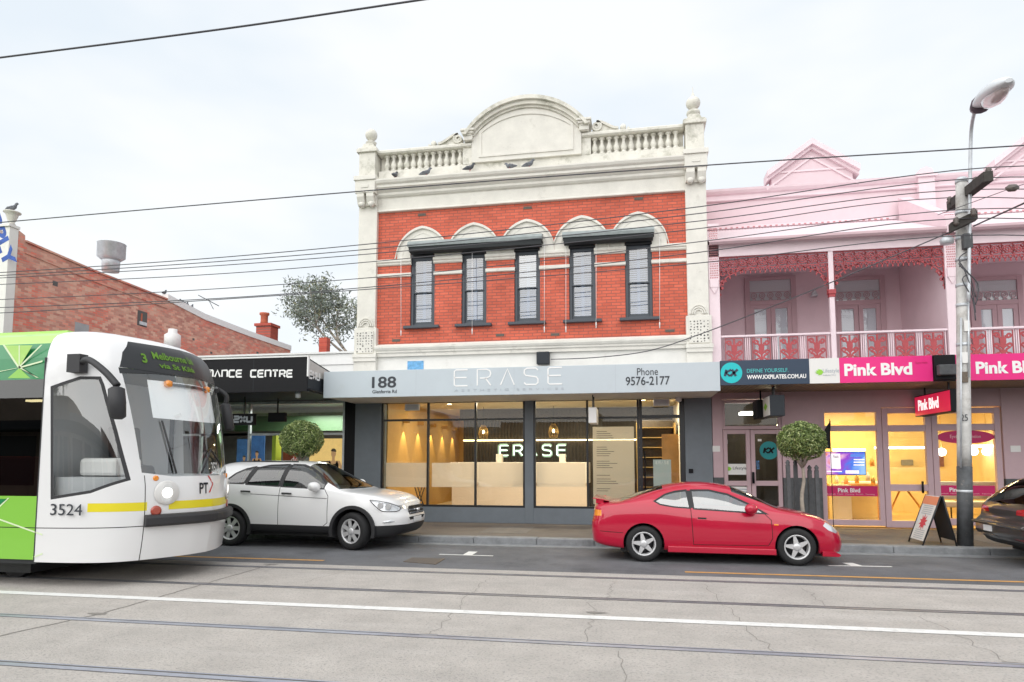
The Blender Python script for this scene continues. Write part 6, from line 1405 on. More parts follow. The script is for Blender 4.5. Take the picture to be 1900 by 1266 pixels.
def car(name, lb, loc, rz, scale, sp):
    root = thing(name, lb, 'car', loc); root.rotation_euler = (0, 0, rz); root.scale = (scale,) * 3
    C = {k: pchip(sp[k]) for k in ('top', 'belt', 'bot', 'wb')}; C['tumble'] = sp['tumble']; L = sp['L']
    bm = shell(C, L, sp['nose'], sp['tail']); X3 = lambda p: Vector((p[0], 0, p[1])); near = lambda c: c.y < -.25; far = lambda c: c.y > .25
    body = bpy.data.objects.new('body', bpy.data.meshes.new('body')); COL.objects.link(body); body.parent = root
    R_ = sp['R']; ra = sp['arch']
    for xw in sp['wheels']:       # wheel openings
        pg = [X3((xw + ra * math.cos(t), R_ + .01 + ra * math.sin(t))) for t in [k * math.pi / 14 for k in range(28)]]
        for cnd in (lambda c: c.y < -.42, lambda c: c.y > .42):
            fs = cut(bm, pg, (0, 1, 0), cnd); bmesh.ops.delete(bm, geom=fs, context='FACES')
        for s in (-1, 1):
            m = MB(); P = arc(xw, R_ + .01, ra + .004, -.35, math.pi + .35, 24); w_ = C['wb'](xw)
            for a, b in zip(P, P[1:]): m.add([(a[0], s * (w_ * .985), a[1]), (b[0], s * (w_ * .985), b[1]), (b[0], s * .40, b[1]), (a[0], s * .40, a[1])], [(0, 1, 2, 3)], 0, True)
            m.prism([(xw, R_)] + P, 'y', s * .40, s * .41); own(m, 'arch_liner', 'car_plastic', root)
            if sp.get('clad'):
                m = MB(); P2 = arc(xw, R_ + .01, ra - .002, -.30, math.pi + .30, 26); P3 = arc(xw, R_ + .01, ra + .062, -.26, math.pi + .26, 26)
                for i in range(26): m.prism([P2[i], P2[i + 1], P3[i + 1], P3[i]], 'y', s * (w_ * .96), s * (w_ + .012))
                own(m, 'arch_trim', 'car_plastic', root)
    trims = []
    for nm, poly, gm in sp['glass']:
        for cnd in (near, far):
            g1 = cut(bm, [X3(p) for p in grow(poly, .026)], (0, 1, 0), cnd); g2 = cut(bm, [X3(p) for p in poly], (0, 1, 0), cnd)
            extract(bm, g2, nm, gm, root, .006)
            g1 = cut(bm, [X3(p) for p in grow(poly, .026)], (0, 1, 0), cnd); extract(bm, g1, 'window_trim', 'car_plastic', root, .002)
    for nm, poly, gm, xr in sp['screens']:     # wind- and rear screen, outlines in plan (x, y)
        cnd = lambda c: c.z > C['belt'](c.x) + .02
        P3 = [Vector((p[0], p[1], 0)) for p in poly]; fs = cut(bm, P3, (0, 0, 1), cnd); extract(bm, fs, nm, gm, root, .004)
    for nm, poly, d, cnd, mt, ps in sp['patches']: # lamps, grille, plates and cladding scored straight into the skin
        extract(bm, cut(bm, poly, d, cnd), nm, mt, root, ps)
    for ln in sp['seams']:
        for a, b in zip(ln, ln[1:]):
            d = Vector((b[0] - a[0], b[1] - a[1])).normalized() * 1; n = Vector((-d.y, d.x)) * .0055
            q = [(a[0] + n.x, a[1] + n.y), (b[0] + n.x, b[1] + n.y), (b[0] - n.x, b[1] - n.y), (a[0] - n.x, a[1] - n.y)]
            for cnd in (near, far): extract(bm, cut(bm, [X3(p) for p in q], (0, 1, 0), cnd), 'panel_gap', 'seam', root, .003)
    me = body.data; bm.to_mesh(me); bm.free(); me.materials.append(M[sp['paint']])
    for i, xw in enumerate(sp['wheels']):
        for s in (-1, 1): wheel(root, xw, s * sp['track'], R_, sp['tw'], sp['style'], s, sp.get('steer', 0) if i else 0)
    # cabin
    x0, x1 = sp['cabin']; zb = sp['belt_in']; m = MB(); m.box(x0, x1, -.62, .62, .30, .55); m.box(x1 - .35, x1 + .1, -.66, .66, .551, zb - .04); m.box(x0 - .2, x0 + .1, -.6, .6, .551, zb - .03); own(m, 'cabin_floor', 'car_inside', root)
    for xs_ in sp['seats']:
        for y in (-.36, .36):
            m = MB(); m.prism([(xs_ + .05, .556), (xs_ + .52, .556), (xs_ + .52, .70), (xs_ + .12, .68), (xs_ - .06, zb + .16), (xs_ - .17, zb + .16), (xs_ - .02, .62)], 'y', y - .23, y + .23); m.box(xs_ - .17, xs_ - .07, y - .12, y + .12, zb + .19, zb + .34)
            own(m, 'seat', 'car_inside', root, .03)
    m = MB(); q = [Vector((x1 - .42, -.36 if sp.get('lhd') else -.36, zb - .08)) + Vector((.05 * math.cos(t), .17 * math.cos(t), .17 * math.sin(t))) * 1 for t in [k * .4 for k in range(17)]]; m.tube([Vector((x1 - .42 - .06 * math.sin(t), -.36 + .17 * math.cos(t), zb - .02 + .16 * math.sin(t))) for t in [k * math.pi / 10 for k in range(21)]], .014, 6, cap=False); own(m, 'steering_wheel', 'car_plastic', root)
    for s in (-1, 1):   # mirrors
        mx_, mz = sp['mirror']; w_ = C['wb'](mx_) * .93; m = MB(); m.tube([(mx_ - .03, s * (w_ + .0), mz - .03), (mx_ - .02, s * (w_ + .10), mz + .0)], [.03, .035], 8); own(m, 'mirror_stalk', 'car_plastic', root)
        m = MB(); m.tube([(mx_ + .02, s * (w_ + .055), mz + .02), (mx_ + .02, s * (w_ + .07), mz + .025), (mx_ + .015, s * (w_ + .13), mz + .03), (mx_, s * (w_ + .21), mz + .035), (mx_ - .01, s * (w_ + .245), mz + .03)], [.05, .078, .09, .075, .03], 14); m.v = [(mx_ + (v[0] - mx_) * 1.25, v[1], mz + (v[2] - mz) * sp.get('mir_h', 1)) for v in m.v]; own(m, 'mirror', sp['paint'], root)
    for hx, hz in sp['handles']:
        for s in (-1, 1): w_ = C['wb'](hx) * sp.get('hw', .985); m = MB(); m.tube(cr([(hx - .10, s * (w_ + .002), hz), (hx - .07, s * (w_ + .028), hz + .004), (hx + .06, s * (w_ + .028), hz), (hx + .10, s * (w_ + .002), hz - .005)], 4), .016, 8); own(m, 'door_handle', sp['hmat'], root)
    return root, C
def nose_f(pts): f = pchip(pts); return f
# red coupe
qw = [(1.13, 1.062), (1.30, 1.165), (1.48, 1.215), (1.66, 1.235), (1.70, .962), (1.43, .980), (1.21, 1.018)]
dw = [(1.765, 1.238), (2.06, 1.240), (2.38, 1.172), (2.73, 1.005), (2.93, .885), (2.66, .898), (1.79, .950)]
cam_d = Vector((.30, 1, -.05))
red, RC = car('coupe', 'red two-door coupe with silver five-spoke wheels parked at the kerb', (-.70, 12.18, 0), 0, .945, dict(
    L=4.385, top=[(0, .90), (.06, 1.0), (.14, 1.035), (.44, 1.045), (.62, 1.10), (.95, 1.225), (1.34, 1.34), (1.88, 1.39), (2.4, 1.335), (2.85, 1.165), (3.26, .965), (3.57, .905), (3.99, .80), (4.2, .70), (4.31, .61), (4.385, .50)],
    belt=[(0, .84), (.2, .93), (.5, .985), (1.12, 1.01), (1.7, .945), (2.65, .88), (3.26, .855), (3.8, .755), (4.15, .63), (4.385, .46)],
    bot=[(0, .30), (.2, .25), (.6, .21), (.93, .20), (3.5, .20), (4.1, .19), (4.385, .21)], wb=[(0, .56), (.04, .68), (.12, .76), (.3, .815), (.6, .85), (1.0, .862), (3.3, .862), (3.75, .84), (4.05, .77), (4.22, .67), (4.33, .54), (4.385, .40)], tumble=.36,
    nose=nose_f([(.19, -.13), (.35, -.09), (.5, -.11), (.7, -.16), (1, -.2)]), tail=nose_f([(.2, .08), (.35, .0), (.6, -.02), (.85, .02), (1.05, -.03)]), wheels=(.91, 3.46), R=.315, arch=.355, track=.762, tw=.205, style='star', paint='paint_red',
    glass=[('rear_quarter_window', qw, 'car_glass_pale'), ('door_window', dw, 'car_glass_pale')],
    screens=[('windscreen', [(2.46, -.50), (3.20, -.66), (3.28, -.3), (3.30, 0), (3.28, .3), (3.20, .66), (2.46, .50)], 'car_glass', 0), ('rear_window', [(.50, -.58), (.50, .58), (1.26, .50), (1.26, -.50)], 'car_glass_dark', 0)],
    patches=[('headlight', [Vector((3.90, 0, .675)), Vector((3.96, 0, .735)), Vector((4.09, 0, .68)), Vector((4.21, 0, .575)), Vector((4.13, 0, .54)), Vector((3.99, 0, .60))], (0, 1, 0), lambda c: c.y < -.30, 'lamp_clear', .002),
             ('headlight', [Vector((3.90, 0, .675)), Vector((3.96, 0, .735)), Vector((4.09, 0, .68)), Vector((4.21, 0, .575)), Vector((4.13, 0, .54)), Vector((3.99, 0, .60))], (0, 1, 0), lambda c: c.y > .30, 'lamp_clear', .002),
             ('indicator', [Vector((.03, 0, .79)), Vector((.09, 0, .785)), Vector((.17, 0, .79)), Vector((.165, 0, .89)), Vector((.05, 0, .895))], (0, 1, 0), lambda c: c.y < -.3, 'lamp_amber', .002),
             ('tail_light', [Vector((-.1, 0, .70)), Vector((.05, 0, .68)), Vector((.12, 0, .76)), Vector((.02, 0, .95)), Vector((-.1, 0, .95))], (0, 1, 0), lambda c: c.y < -.3, 'lamp_red', .002),
             ('tail_light', [Vector((-.1, 0, .70)), Vector((.05, 0, .68)), Vector((.22, 0, .76)), Vector((.12, 0, .95)), Vector((-.1, 0, .95))], (0, 1, 0), lambda c: c.y > .3, 'lamp_red', .002),
             ('door_pillar', [Vector(p) for p in ((1.68, 0, .955), (1.655, 0, 1.245), (1.775, 0, 1.245), (1.80, 0, .945))], (0, 1, 0), lambda c: abs(c.y) > .3, 'car_plastic', .003),
             ('side_repeater', [Vector((3.10, 0, .675)), Vector((3.17, 0, .675)), Vector((3.17, 0, .70)), Vector((3.10, 0, .70))], (0, 1, 0), lambda c: c.y < -.3, 'lamp_amber', 0),
             ('door_handle', [Vector((1.84, 0, .765)), Vector((1.985, 0, .76)), Vector((1.985, 0, .788)), Vector((1.84, 0, .793))], (0, 1, 0), lambda c: c.y < -.3, 'seam', .004)],
    seams=[[(1.725, .95), (1.74, .70), (1.76, .32)], [(1.76, .32), (3.0, .33)], [(2.95, .87), (3.06, .76), (3.07, .45), (3.0, .33)], [(.14, .52), (.55, .50)], [(1.745, 1.24), (1.715, .955)]],
    cabin=(1.25, 3.0), belt_in=.93, seats=(1.95,), mirror=(2.70, .925), handles=[], hmat='seam'))
for s_ in (-1, 1): own(MB().prism([(1.32, .185), (3.12, .175), (3.12, .275), (1.32, .29)], 'y', s_ * .80, s_ * .885), 'side_skirt', 'paint_red', red, .012)
m = MB(); m.prism([(.0, 1.085), (.01, 1.103), (.16, 1.08), (.30, 1.052), (.30, 1.04), (.16, 1.062)], 'y', -.60, .60)
for s in (-1, 1): m.box(.06, .20, s * .55 - .03, s * .55 + .03, 1.0, 1.082)
own(m, 'spoiler', 'paint_red', red, .008)
m = MB(); m.prism([(3.87, .165), (4.14, .155), (4.19, .17), (4.17, .20), (4.08, .24), (3.87, .25)], 'y', -.82, -.55); m.v = [(x, y + max(0, (x - 3.87)) ** 1.5 * .46, z) for x, y, z in m.v]; own(m, 'front_spoiler', 'paint_red', red, .008)
m = MB(); m.box(.5, 4.0, -.7, .7, .16, .24); own(m, 'underside', 'car_plastic', red)
m = MB(); m.box(4.285, 4.30, -.24, .24, .36, .46); own(m, 'number_plate', 'black', red)
# white SUV
q1 = [(.80, 1.245), (1.00, 1.42), (1.18, 1.505), (1.335, 1.54), (1.23, 1.235)]; q2 = [(1.32, 1.222), (1.455, 1.53), (1.65, 1.572), (2.05, 1.588), (2.015, 1.19)]; q3 = [(2.11, 1.185), (2.15, 1.59), (2.36, 1.58), (2.55, 1.525), (2.78, 1.395), (3.0, 1.235), (2.99, 1.15)]
fr = Vector((-.75, 1, .02))
suv, SC = car('sport_utility_car', 'white five-door sport utility car parked between the tram and the red car', (-8.80, 12.93, 0), R(-3.4), 1.0, dict(
    L=4.565, top=[(0, .98), (.08, 1.12), (.2, 1.40), (.38, 1.585), (.6, 1.645), (1.0, 1.668), (1.5, 1.682), (1.95, 1.68), (2.42, 1.645), (2.75, 1.50), (3.1, 1.295), (3.42, 1.125), (3.75, 1.085), (4.1, 1.03), (4.33, .965), (4.48, .875), (4.565, .72)],
    belt=[(0, .92), (.15, 1.12), (.4, 1.215), (1.3, 1.19), (2.1, 1.15), (3.0, 1.105), (3.42, 1.055), (3.8, 1.01), (4.15, .95), (4.42, .84), (4.565, .64)],
    bot=[(0, .42), (.3, .36), (.9, .30), (3.5, .28), (4.1, .235), (4.4, .25), (4.565, .32)], wb=[(0, .60), (.05, .74), (.15, .83), (.35, .88), (.7, .905), (3.6, .905), (3.95, .875), (4.2, .80), (4.38, .70), (4.5, .57), (4.565, .42)], tumble=.25,
    nose=nose_f([(.27, -.10), (.45, .0), (.6, .02), (.75, -.04), (1.1, -.08)]), tail=nose_f([(.3, .05), (.5, -.02), (.8, .0), (1.1, 0), (1.6, .0)]), wheels=(1.0, 3.64), R=.352, arch=.41, track=.80, tw=.225, style='suv', paint='paint_white', clad=True, steer=R(-14),
    glass=[('rear_quarter_window', q1, 'car_glass'), ('rear_door_window', q2, 'car_glass'), ('front_door_window', q3, 'car_glass')],
    screens=[('windscreen', [(2.50, -.60), (3.30, -.77), (3.40, -.4), (3.43, 0), (3.40, .4), (3.30, .77), (2.50, .60)], 'car_glass', 0), ('rear_window', [(.12, -.60), (.12, .60), (.50, .58), (.50, -.58)], 'car_glass_dark', 0)],
    patches=[('door_pillar', [Vector(p) for p in ((2.0, 0, 1.17), (2.04, 0, 1.60), (2.17, 0, 1.60), (2.13, 0, 1.165))], (0, 1, 0), lambda c: abs(c.y) > .3, 'car_plastic', .003), ('door_pillar', [Vector(p) for p in ((1.21, 0, 1.225), (1.32, 0, 1.555), (1.47, 0, 1.555), (1.34, 0, 1.215))], (0, 1, 0), lambda c: abs(c.y) > .3, 'car_plastic', .003),
             ('lower_grille', [Vector(p) for p in ((0, -.40, .60), (0, .40, .60), (0, .34, .54), (0, -.34, .54))], (1, 0, 0), lambda c: c.x > 4.0, 'car_plastic', .004),
             ('headlight', [Vector((3.98, 0, .93)), Vector((4.02, 0, .95)), Vector((4.28, 0, .895)), Vector((4.50, 0, .80)), Vector((4.46, 0, .725)), Vector((4.20, 0, .735))], (0, 1, 0), lambda c: c.y < -.33, 'lamp_clear', .003),
             ('headlight', [Vector((3.98, 0, .93)), Vector((4.02, 0, .95)), Vector((4.28, 0, .895)), Vector((4.50, 0, .80)), Vector((4.46, 0, .725)), Vector((4.20, 0, .735))], (0, 1, 0), lambda c: c.y > .33, 'lamp_clear', .003),
             ('tail_light', [Vector((-.05, 0, .95)), Vector((.1, 0, .95)), Vector((.42, 0, 1.50)), Vector((.25, 0, 1.52)), Vector((-.05, 0, 1.15))], (0, 1, 0), lambda c: abs(c.y) > .62, 'lamp_red', .002),
             ('sill_cladding', [Vector((-.1, 0, .2)), Vector((3.4, 0, .2)), Vector((3.4, 0, .435)), Vector((-.1, 0, .455))], (0, 1, 0), lambda c: abs(c.y) > .3, 'car_plastic', -.004),
             ('front_cladding', [Vector((3.4, 0, .2)), Vector((4.7, 0, .2)), Vector((4.7, 0, .50)), Vector((4.45, 0, .485)), Vector((4.0, 0, .455)), Vector((3.4, 0, .44))], (0, 1, 0), lambda c: True, 'car_plastic', -.004)],
    seams=[[(2.07, 1.18), (2.06, .44)], [(3.02, 1.14), (3.12, 1.0), (3.12, .5), (3.04, .44)], [(1.44, 1.025), (3.1, .955)]],
    cabin=(1.1, 3.2), belt_in=1.13, seats=(1.2, 2.15), mirror=(2.86, 1.15), handles=[(1.33, 1.075), (2.24, 1.045)], hmat='car_plastic', mir_h=1.05))
for s_ in (-1, 1):
    m = MB(); m.tube(cr([(3.99, s_ * .885, .94), (4.20, s_ * .815, .91), (4.38, s_ * .70, .855), (4.49, s_ * .585, .79)], 4), .007, 5).tube(cr([(3.99, s_ * .885, .935), (4.10, s_ * .86, .82), (4.22, s_ * .80, .732), (4.44, s_ * .64, .724), (4.49, s_ * .58, .785)], 4), .007, 5); own(m, 'headlight_seal', 'seam', suv)
    m = MB()
    for (x, y, z) in ((4.30, .735, .81), (4.17, .80, .835)): m.lathe([(.055, -.02), (.06, .01), (.05, .012), (.02, .012)], (x, s_ * y, z), 'y', 14)
    own(m, 'lamp_reflector', 'alloy', suv)
    m = MB(); m.tube(cr([(4.22, s_ * .80, .52), (4.33, s_ * .74, .54), (4.45, s_ * .62, .53)], 3), [.004, .02, .02, .03, .02, .015, .004], 6); own(m, 'fog_lamp', 'lamp_clear', suv)
own(MB().box(4.545, 4.575, -.36, .36, .635, .72).box(4.535, 4.57, -.34, .34, .72, .81), 'grille', 'car_plastic', suv, .01)
m = MB()
for z in (.675, .735, .79): m.box(4.56, 4.60 - (z - .66) * .3, -.345, .345, z - .011, z + .011)
m.tube([(4.605, -.05, .755), (4.605, -.04, .66)], .010, 6).tube([(4.605, .05, .755), (4.605, .04, .66)], .010, 6).tube([(4.605, -.043, .706), (4.605, .043, .706)], .010, 6)
own(m, 'grille_bar', 'chrome', suv)
own(MB().box(4.59, 4.605, -.19, .19, .50, .59), 'number_plate', 'plate', suv, .004); m = MB()
own(MB().box(.5, 4.1, -.72, .72, .22, .32), 'underside', 'car_plastic', suv); own(MB().box(.02, .06, -.25, .25, .85, .98), 'number_plate', 'plate', suv)
for s_ in (-1, 1): own(MB().tube([(1.0, s_ * .60, 1.665), (2.3, s_ * .60, 1.655)], .012, 6), 'roof_trim', 'car_plastic', suv)
# grey wagon at the right edge
xg = X_(1816, 12.95, 960)
gry, GC = car('hatchback_wagon', 'dark grey wagon cut off by the right edge, seen from behind', (xg, 12.25, 0), 0, 1.0, dict(
    L=4.56, top=[(0, .88), (.05, .98), (.14, 1.08), (.45, 1.36), (.62, 1.43), (1.0, 1.465), (1.8, 1.48), (2.4, 1.44), (2.85, 1.24), (3.3, 1.02), (3.7, .95), (4.2, .82), (4.45, .68), (4.56, .52)],
    belt=[(0, .84), (.2, .95), (.5, .99), (1.5, .97), (3.0, .93), (3.4, .90), (4.0, .80), (4.4, .65), (4.56, .48)], bot=[(0, .33), (.2, .27), (.7, .22), (3.6, .2), (4.56, .24)],
    wb=[(0, .70), (.05, .79), (.14, .84), (.3, .875), (.7, .90), (3.5, .895), (4.1, .82), (4.4, .66), (4.56, .45)], tumble=.28, nose=nose_f([(.2, 0), (1.1, -.05)]), tail=nose_f([(.2, .12), (.40, .06), (.48, -.06), (.66, -.05), (.76, .03), (1.0, .02), (1.4, 0)]), wheels=(.98, 3.61), R=.32, arch=.36, track=.775, tw=.215, style='suv', paint='paint_grey',
    glass=[('rear_quarter_window', [(.52, 1.06), (.70, 1.30), (1.15, 1.34), (1.2, 1.03)], 'car_glass_dark'), ('rear_door_window', [(1.3, 1.02), (1.26, 1.35), (2.05, 1.37), (2.08, .99)], 'car_glass'), ('front_door_window', [(2.18, .98), (2.15, 1.37), (2.4, 1.33), (2.9, 1.05), (2.95, .97)], 'car_glass')],
    screens=[('windscreen', [(2.45, -.55), (3.2, -.7), (3.3, 0), (3.2, .7), (2.45, .55)], 'car_glass', 0), ('rear_window', [(.10, -.60), (.06, 0), (.10, .60), (.45, .54), (.47, 0), (.45, -.54)], 'car_glass_dark', 0)],
    patches=[('tail_light', [Vector((0, -1.0, .80)), Vector((0, -.40, .82)), Vector((0, -.42, .90)), Vector((0, -1.0, .97))], (1, 0, 0), lambda c: c.x < .42, 'lamp_red', .002), ('tail_light', [Vector((0, 1.0, .80)), Vector((0, .40, .82)), Vector((0, .42, .90)), Vector((0, 1.0, .97))], (1, 0, 0), lambda c: c.x < .42, 'lamp_red', .002),
             ('bumper_insert', [Vector((0, -1, .2)), Vector((0, 1, .2)), Vector((0, 1, .38)), Vector((0, -1, .38))], (1, 0, 0), lambda c: c.x < .45, 'car_plastic', .002),
             ('reflector', [Vector((0, -.8, .42)), Vector((0, -.35, .41)), Vector((0, -.35, .445)), Vector((0, -.8, .46))], (1, 0, 0), lambda c: c.x < .45, 'lamp_red', -.001)],
    seams=[], cabin=(1.0, 3.0), belt_in=.95, seats=(1.1, 2.0), mirror=(2.75, .99), handles=[], hmat='paint_grey'))
own(MB().box(-.07, -.045, -.06 + .22, .42, .50, .60), 'number_plate', 'plate', gry, .004); own(MB().box(.5, 4.1, -.7, .7, .17, .24), 'underside', 'car_plastic', gry)
m = MB(); m.prism([(-.085, .61), (-.10, .64), (-.06, .67), (.02, .67), (.02, .61)], 'y', -.76, .76); own(m, 'bumper_lip', 'paint_grey', gry, .01)
# ---------------------------------------------------------------- the tram
mat('tram_white', (.80, .80, .80), .32, coat=.6)
mat('tram_lime', (.235, .56, .055), .35, coat=.5)
mat('tram_lime_pale', (.42, .70, .16), .35, coat=.5)
mat('tram_green', (.0, .215, .06), .35, coat=.5)
mat('tram_streak', (.72, .84, .55), .4)
mat('tram_rubber', (.03, .03, .033), .55)
mat('tram_yellow', (.80, .68, .02), .4)
mat('tram_dark', (.02, .022, .025), .4)
mat('tram_dash', (.48, .49, .50), .7)
mat('tram_seat', (.42, .015, .03), .7)
mat('led_green', (.03, .09, .01), .5, emit=(.35, .68, .08), estr=.16)
mat('pale_reflection', (.93, .94, .94), .6)
glass_mat('tram_glass', (.95, .97, .97), .13, 1.3)
glass_mat('tram_glass_dark', (.10, .11, .11), .04, 1.2)
XJ, YC, HW = -7.92, 9.02, 1.325
tram = thing('tram', 'white and lime green low-floor tram numbered 3524 entering from the left', 'tram', (XJ - 2, YC, 0))
PLAN = [(0, 1.0), (.39, .992), (.78, .955), (1.08, .875), (1.31, .715), (1.50, .47), (1.64, .23), (1.70, 0)]
KZ = pchip([(.30, .955), (.6, .985), (.95, 1.0), (1.3, .995), (1.5, .975), (2.0, .925), (2.5, .86), (2.9, .79), (3.15, .725), (3.33, .655), (3.44, .56), (3.52, .40)])
WZ_ = pchip([(.30, 1.0), (2.8, 1.0), (3.1, .985), (3.33, .94), (3.44, .875), (3.52, .74)])
half = cr([(a, b, 0) for a, b in PLAN], 7); NP = len(half)
def cabpt(t, z, out=0):
    """t from -1 (street side joint) through 0 (nose) to 1"""
    f = (1 - abs(t)) * (NP - 1); i = min(int(f), NP - 2); q = half[i].lerp(half[i + 1], f - i); k, w_ = KZ(z), WZ_(z)
    p = Vector((XJ + q.x * k, YC + (-1 if t < 0 else 1) * q.y * HW * w_, z))
    if out:
        g = half[min(i + 1, NP - 1)] - half[max(i - 1, 0)]; n = Vector((abs(g.y) * HW, g.x * (-1 if t < 0 else 1), 0)).normalized(); p += n * out
    return p
ZR_ = [.33, .45, .6, .75, .9, 1.05, 1.2, 1.35, 1.5, 1.7, 1.9, 2.1, 2.3, 2.5, 2.7, 2.85, 3.0, 3.1, 3.2, 3.3, 3.38, 3.44, 3.49, 3.52]
TS = [-1 + 2 * i / 98 for i in range(99)]
bm = bmesh.new(); G_ = [[bm.verts.new(cabpt(t, z)) for t in TS] for z in ZR_]
for i in range(len(ZR_) - 1):
    for j in range(98): bm.faces.new((G_[i][j], G_[i][j + 1], G_[i + 1][j + 1], G_[i + 1][j]))
top_ = [bm.verts.new(((v.co.x - XJ) * .5 + XJ, (v.co.y - YC) * .5 + YC, 3.555)) for v in G_[-1]]
for j in range(98): bm.faces.new((G_[-1][j], G_[-1][j + 1], top_[j + 1], top_[j]))
bm.faces.new(top_[::-1])
for f in bm.faces: f.smooth = True
bmesh.ops.recalc_face_normals(bm, faces=bm.faces); bm.normal_update()
cab = bpy.data.objects.new('cab', bpy.data.meshes.new('cab')); COL.objects.link(cab); cab.parent = tram; cab.matrix_parent_inverse = par_inv(tram)
def tex(faces, name, mt, push=0, parent=None):
    o = extract(bm, faces, name, mt, parent or tram, push)
    if o: o.matrix_parent_inverse = par_inv(parent or tram)
    return o
def near_side(px, py, Y): p = W(px, py, Y); return Vector((p.x, 0, p.z))
sidew = [near_side(100, 705, 7.71), near_side(150, 704, 7.74), near_side(179, 696, 7.79), near_side(189, 716, 7.82), near_side(212, 800, 7.87), near_side(233, 888, 7.92), near_side(170, 910, 7.78), near_side(100, 921, 7.71)]
cs = lambda c: c.y < YC - .2
def grow3(P, d): return [Vector((a, 0, b)) for a, b in grow([(p.x, p.z) for p in P], d)]
tex(cut(bm, sidew, (0, 1, 0), cs), 'cab_side_window', 'tram_glass', .012); tex(cut(bm, grow3(sidew, .04), (0, 1, 0), cs), 'window_seal', 'tram_rubber', .004)
cf = lambda c: c.y > YC + .2
sw_far = [p.copy() for p in sidew]; tex(cut(bm, sw_far, (0, 1, 0), cf), 'cab_side_window', 'tram_glass', .012)
# windscreen, destination box: scored from the front, outlines in (y, z)
def fr_poly(P): return [Vector((0, YC + y, z)) for y, z in P]
ff = lambda c: c.x > XJ + .38
disp = fr_poly([(-1.06, 2.98), (-.98, 3.20), (-.82, 3.385), (.82, 3.385), (.98, 3.20), (1.06, 2.98), (.5, 2.95), (-.5, 2.95)])
scr = fr_poly([(-1.05, 2.90), (-.6, 2.935), (.6, 2.935), (1.05, 2.90), (.955, 1.52), (.6, 1.46), (-.6, 1.46), (-.955, 1.52)])
tex(cut(bm, disp, (1, 0, 0), ff), 'destination_box', 'tram_dark', .002); tex(cut(bm, scr, (1, 0, 0), ff), 'windscreen', 'tram_glass', .012); 
seal = fr_poly([(-1.07, 2.975), (1.07, 2.975), (1.07, 2.89), (-1.07, 2.89)]); tex(cut(bm, seal, (1, 0, 0), lambda c: ff(c) and c.z > 2.88), 'screen_header', 'tram_dark', .006)
# yellow band: side and front
za, zb = 1.00, 1.115
xs_ = near_side(157, 945, 7.70).x; xe = near_side(264, 945, 8.0).x
tex(cut(bm, [Vector((xs_, 0, za)), Vector((xe - .02, 0, za)), Vector((xe - .02, 0, zb)), Vector((xs_, 0, zb))], (0, 1, 0), cs), 'yellow_band', 'tram_yellow', -.002)
tex(cut(bm, fr_poly([(-.66, za), (1.0, za), (1.0, zb), (-.66, zb)]), (1, 0, 0), lambda c: c.x > XJ + .9), 'yellow_band', 'tram_yellow', -.002)
tex(cut(bm, [Vector((XJ - .1, 0, .775)), Vector((xe, 0, .785)), Vector((xe, 0, .797)), Vector((XJ - .1, 0, .787))], (0, 1, 0), cs), 'skirt_gap', 'seam', .003)
me = cab.data; bm.to_mesh(me); bm.free(); me.materials.append(M['tram_white'])
def cabtube(name, mt, pts, r, out, parent=tram, n=8):
    m = MB(); m.tube([cabpt(t, z, out) for t, z in pts], r, n); return m.build(name, mt, parent)
ts = -.42
cabtube('panel_gap', 'seam', [(ts, .33 + 1.15 * k / 8) for k in range(9)], .006, -.002)
bt = [ts + (-2 * ts) * k / 24 for k in range(25)]
m = MB(); vs = []
for t in bt:
    for o_, z in ((.0, .775), (.07, .78), (.10, .81), (.10, .90), (.07, .935), (.0, .945)): vs.append(cabpt(t, z, o_))
fs = [(6 * i + k, 6 * i + (k + 1) % 6, 6 * i + 6 + (k + 1) % 6, 6 * i + 6 + k) for i in range(24) for k in range(6)] + [tuple(range(5, -1, -1)), tuple(144 + k for k in range(6))]
m.add(vs, fs, 0, False); m.build('bumper', 'tram_rubber', tram, bevel=.006)
for s in (-1, 1):
    c = cabpt(s * .315, 1.235, .0); n = (cabpt(s * .315, 1.235, .1) - c).normalized(); m = MB(); m.tube([c - n * .03, c + n * .012, c + n * .03], [.17, .165, .12], 22); h = m.build('headlight', mat('tram_lamp', (.80, .81, .80), .12, coat=1, metal=.2) if s < 0 else 'tram_lamp', tram)
    rg = MB(); n2 = n; rg.tube([c + n * .011, c + n * .034, c + n * .02], [.172, .155, .13], 24, cap=False); rg.build('lamp_ring', 'board_white', h)
    rg = MB(); rg.tube([c + n * .028, c + n * .036], [.085, .05], 18); rg.build('lamp_bulb', mat('lamp_glow', (1, 1, .95), .3, emit=(1, .98, .92), estr=.6) if s < 0 else 'lamp_glow', h)
    for z, r, mt in ((.99, .075, 'lamp_red2'), (1.44, .04, 'lamp_amber')):
        c = cabpt(s * .365, z, 0); n = (cabpt(s * .365, z, .1) - c).normalized(); MB().tube([c - n * .03, c + n * .012, c + n * .02], [r, r * .95, r * .6], 14).build('marker_light', mat('lamp_red2', (.42, .06, .03), .3, coat=1) if mt == 'lamp_red2' and s < 0 else mt, tram)
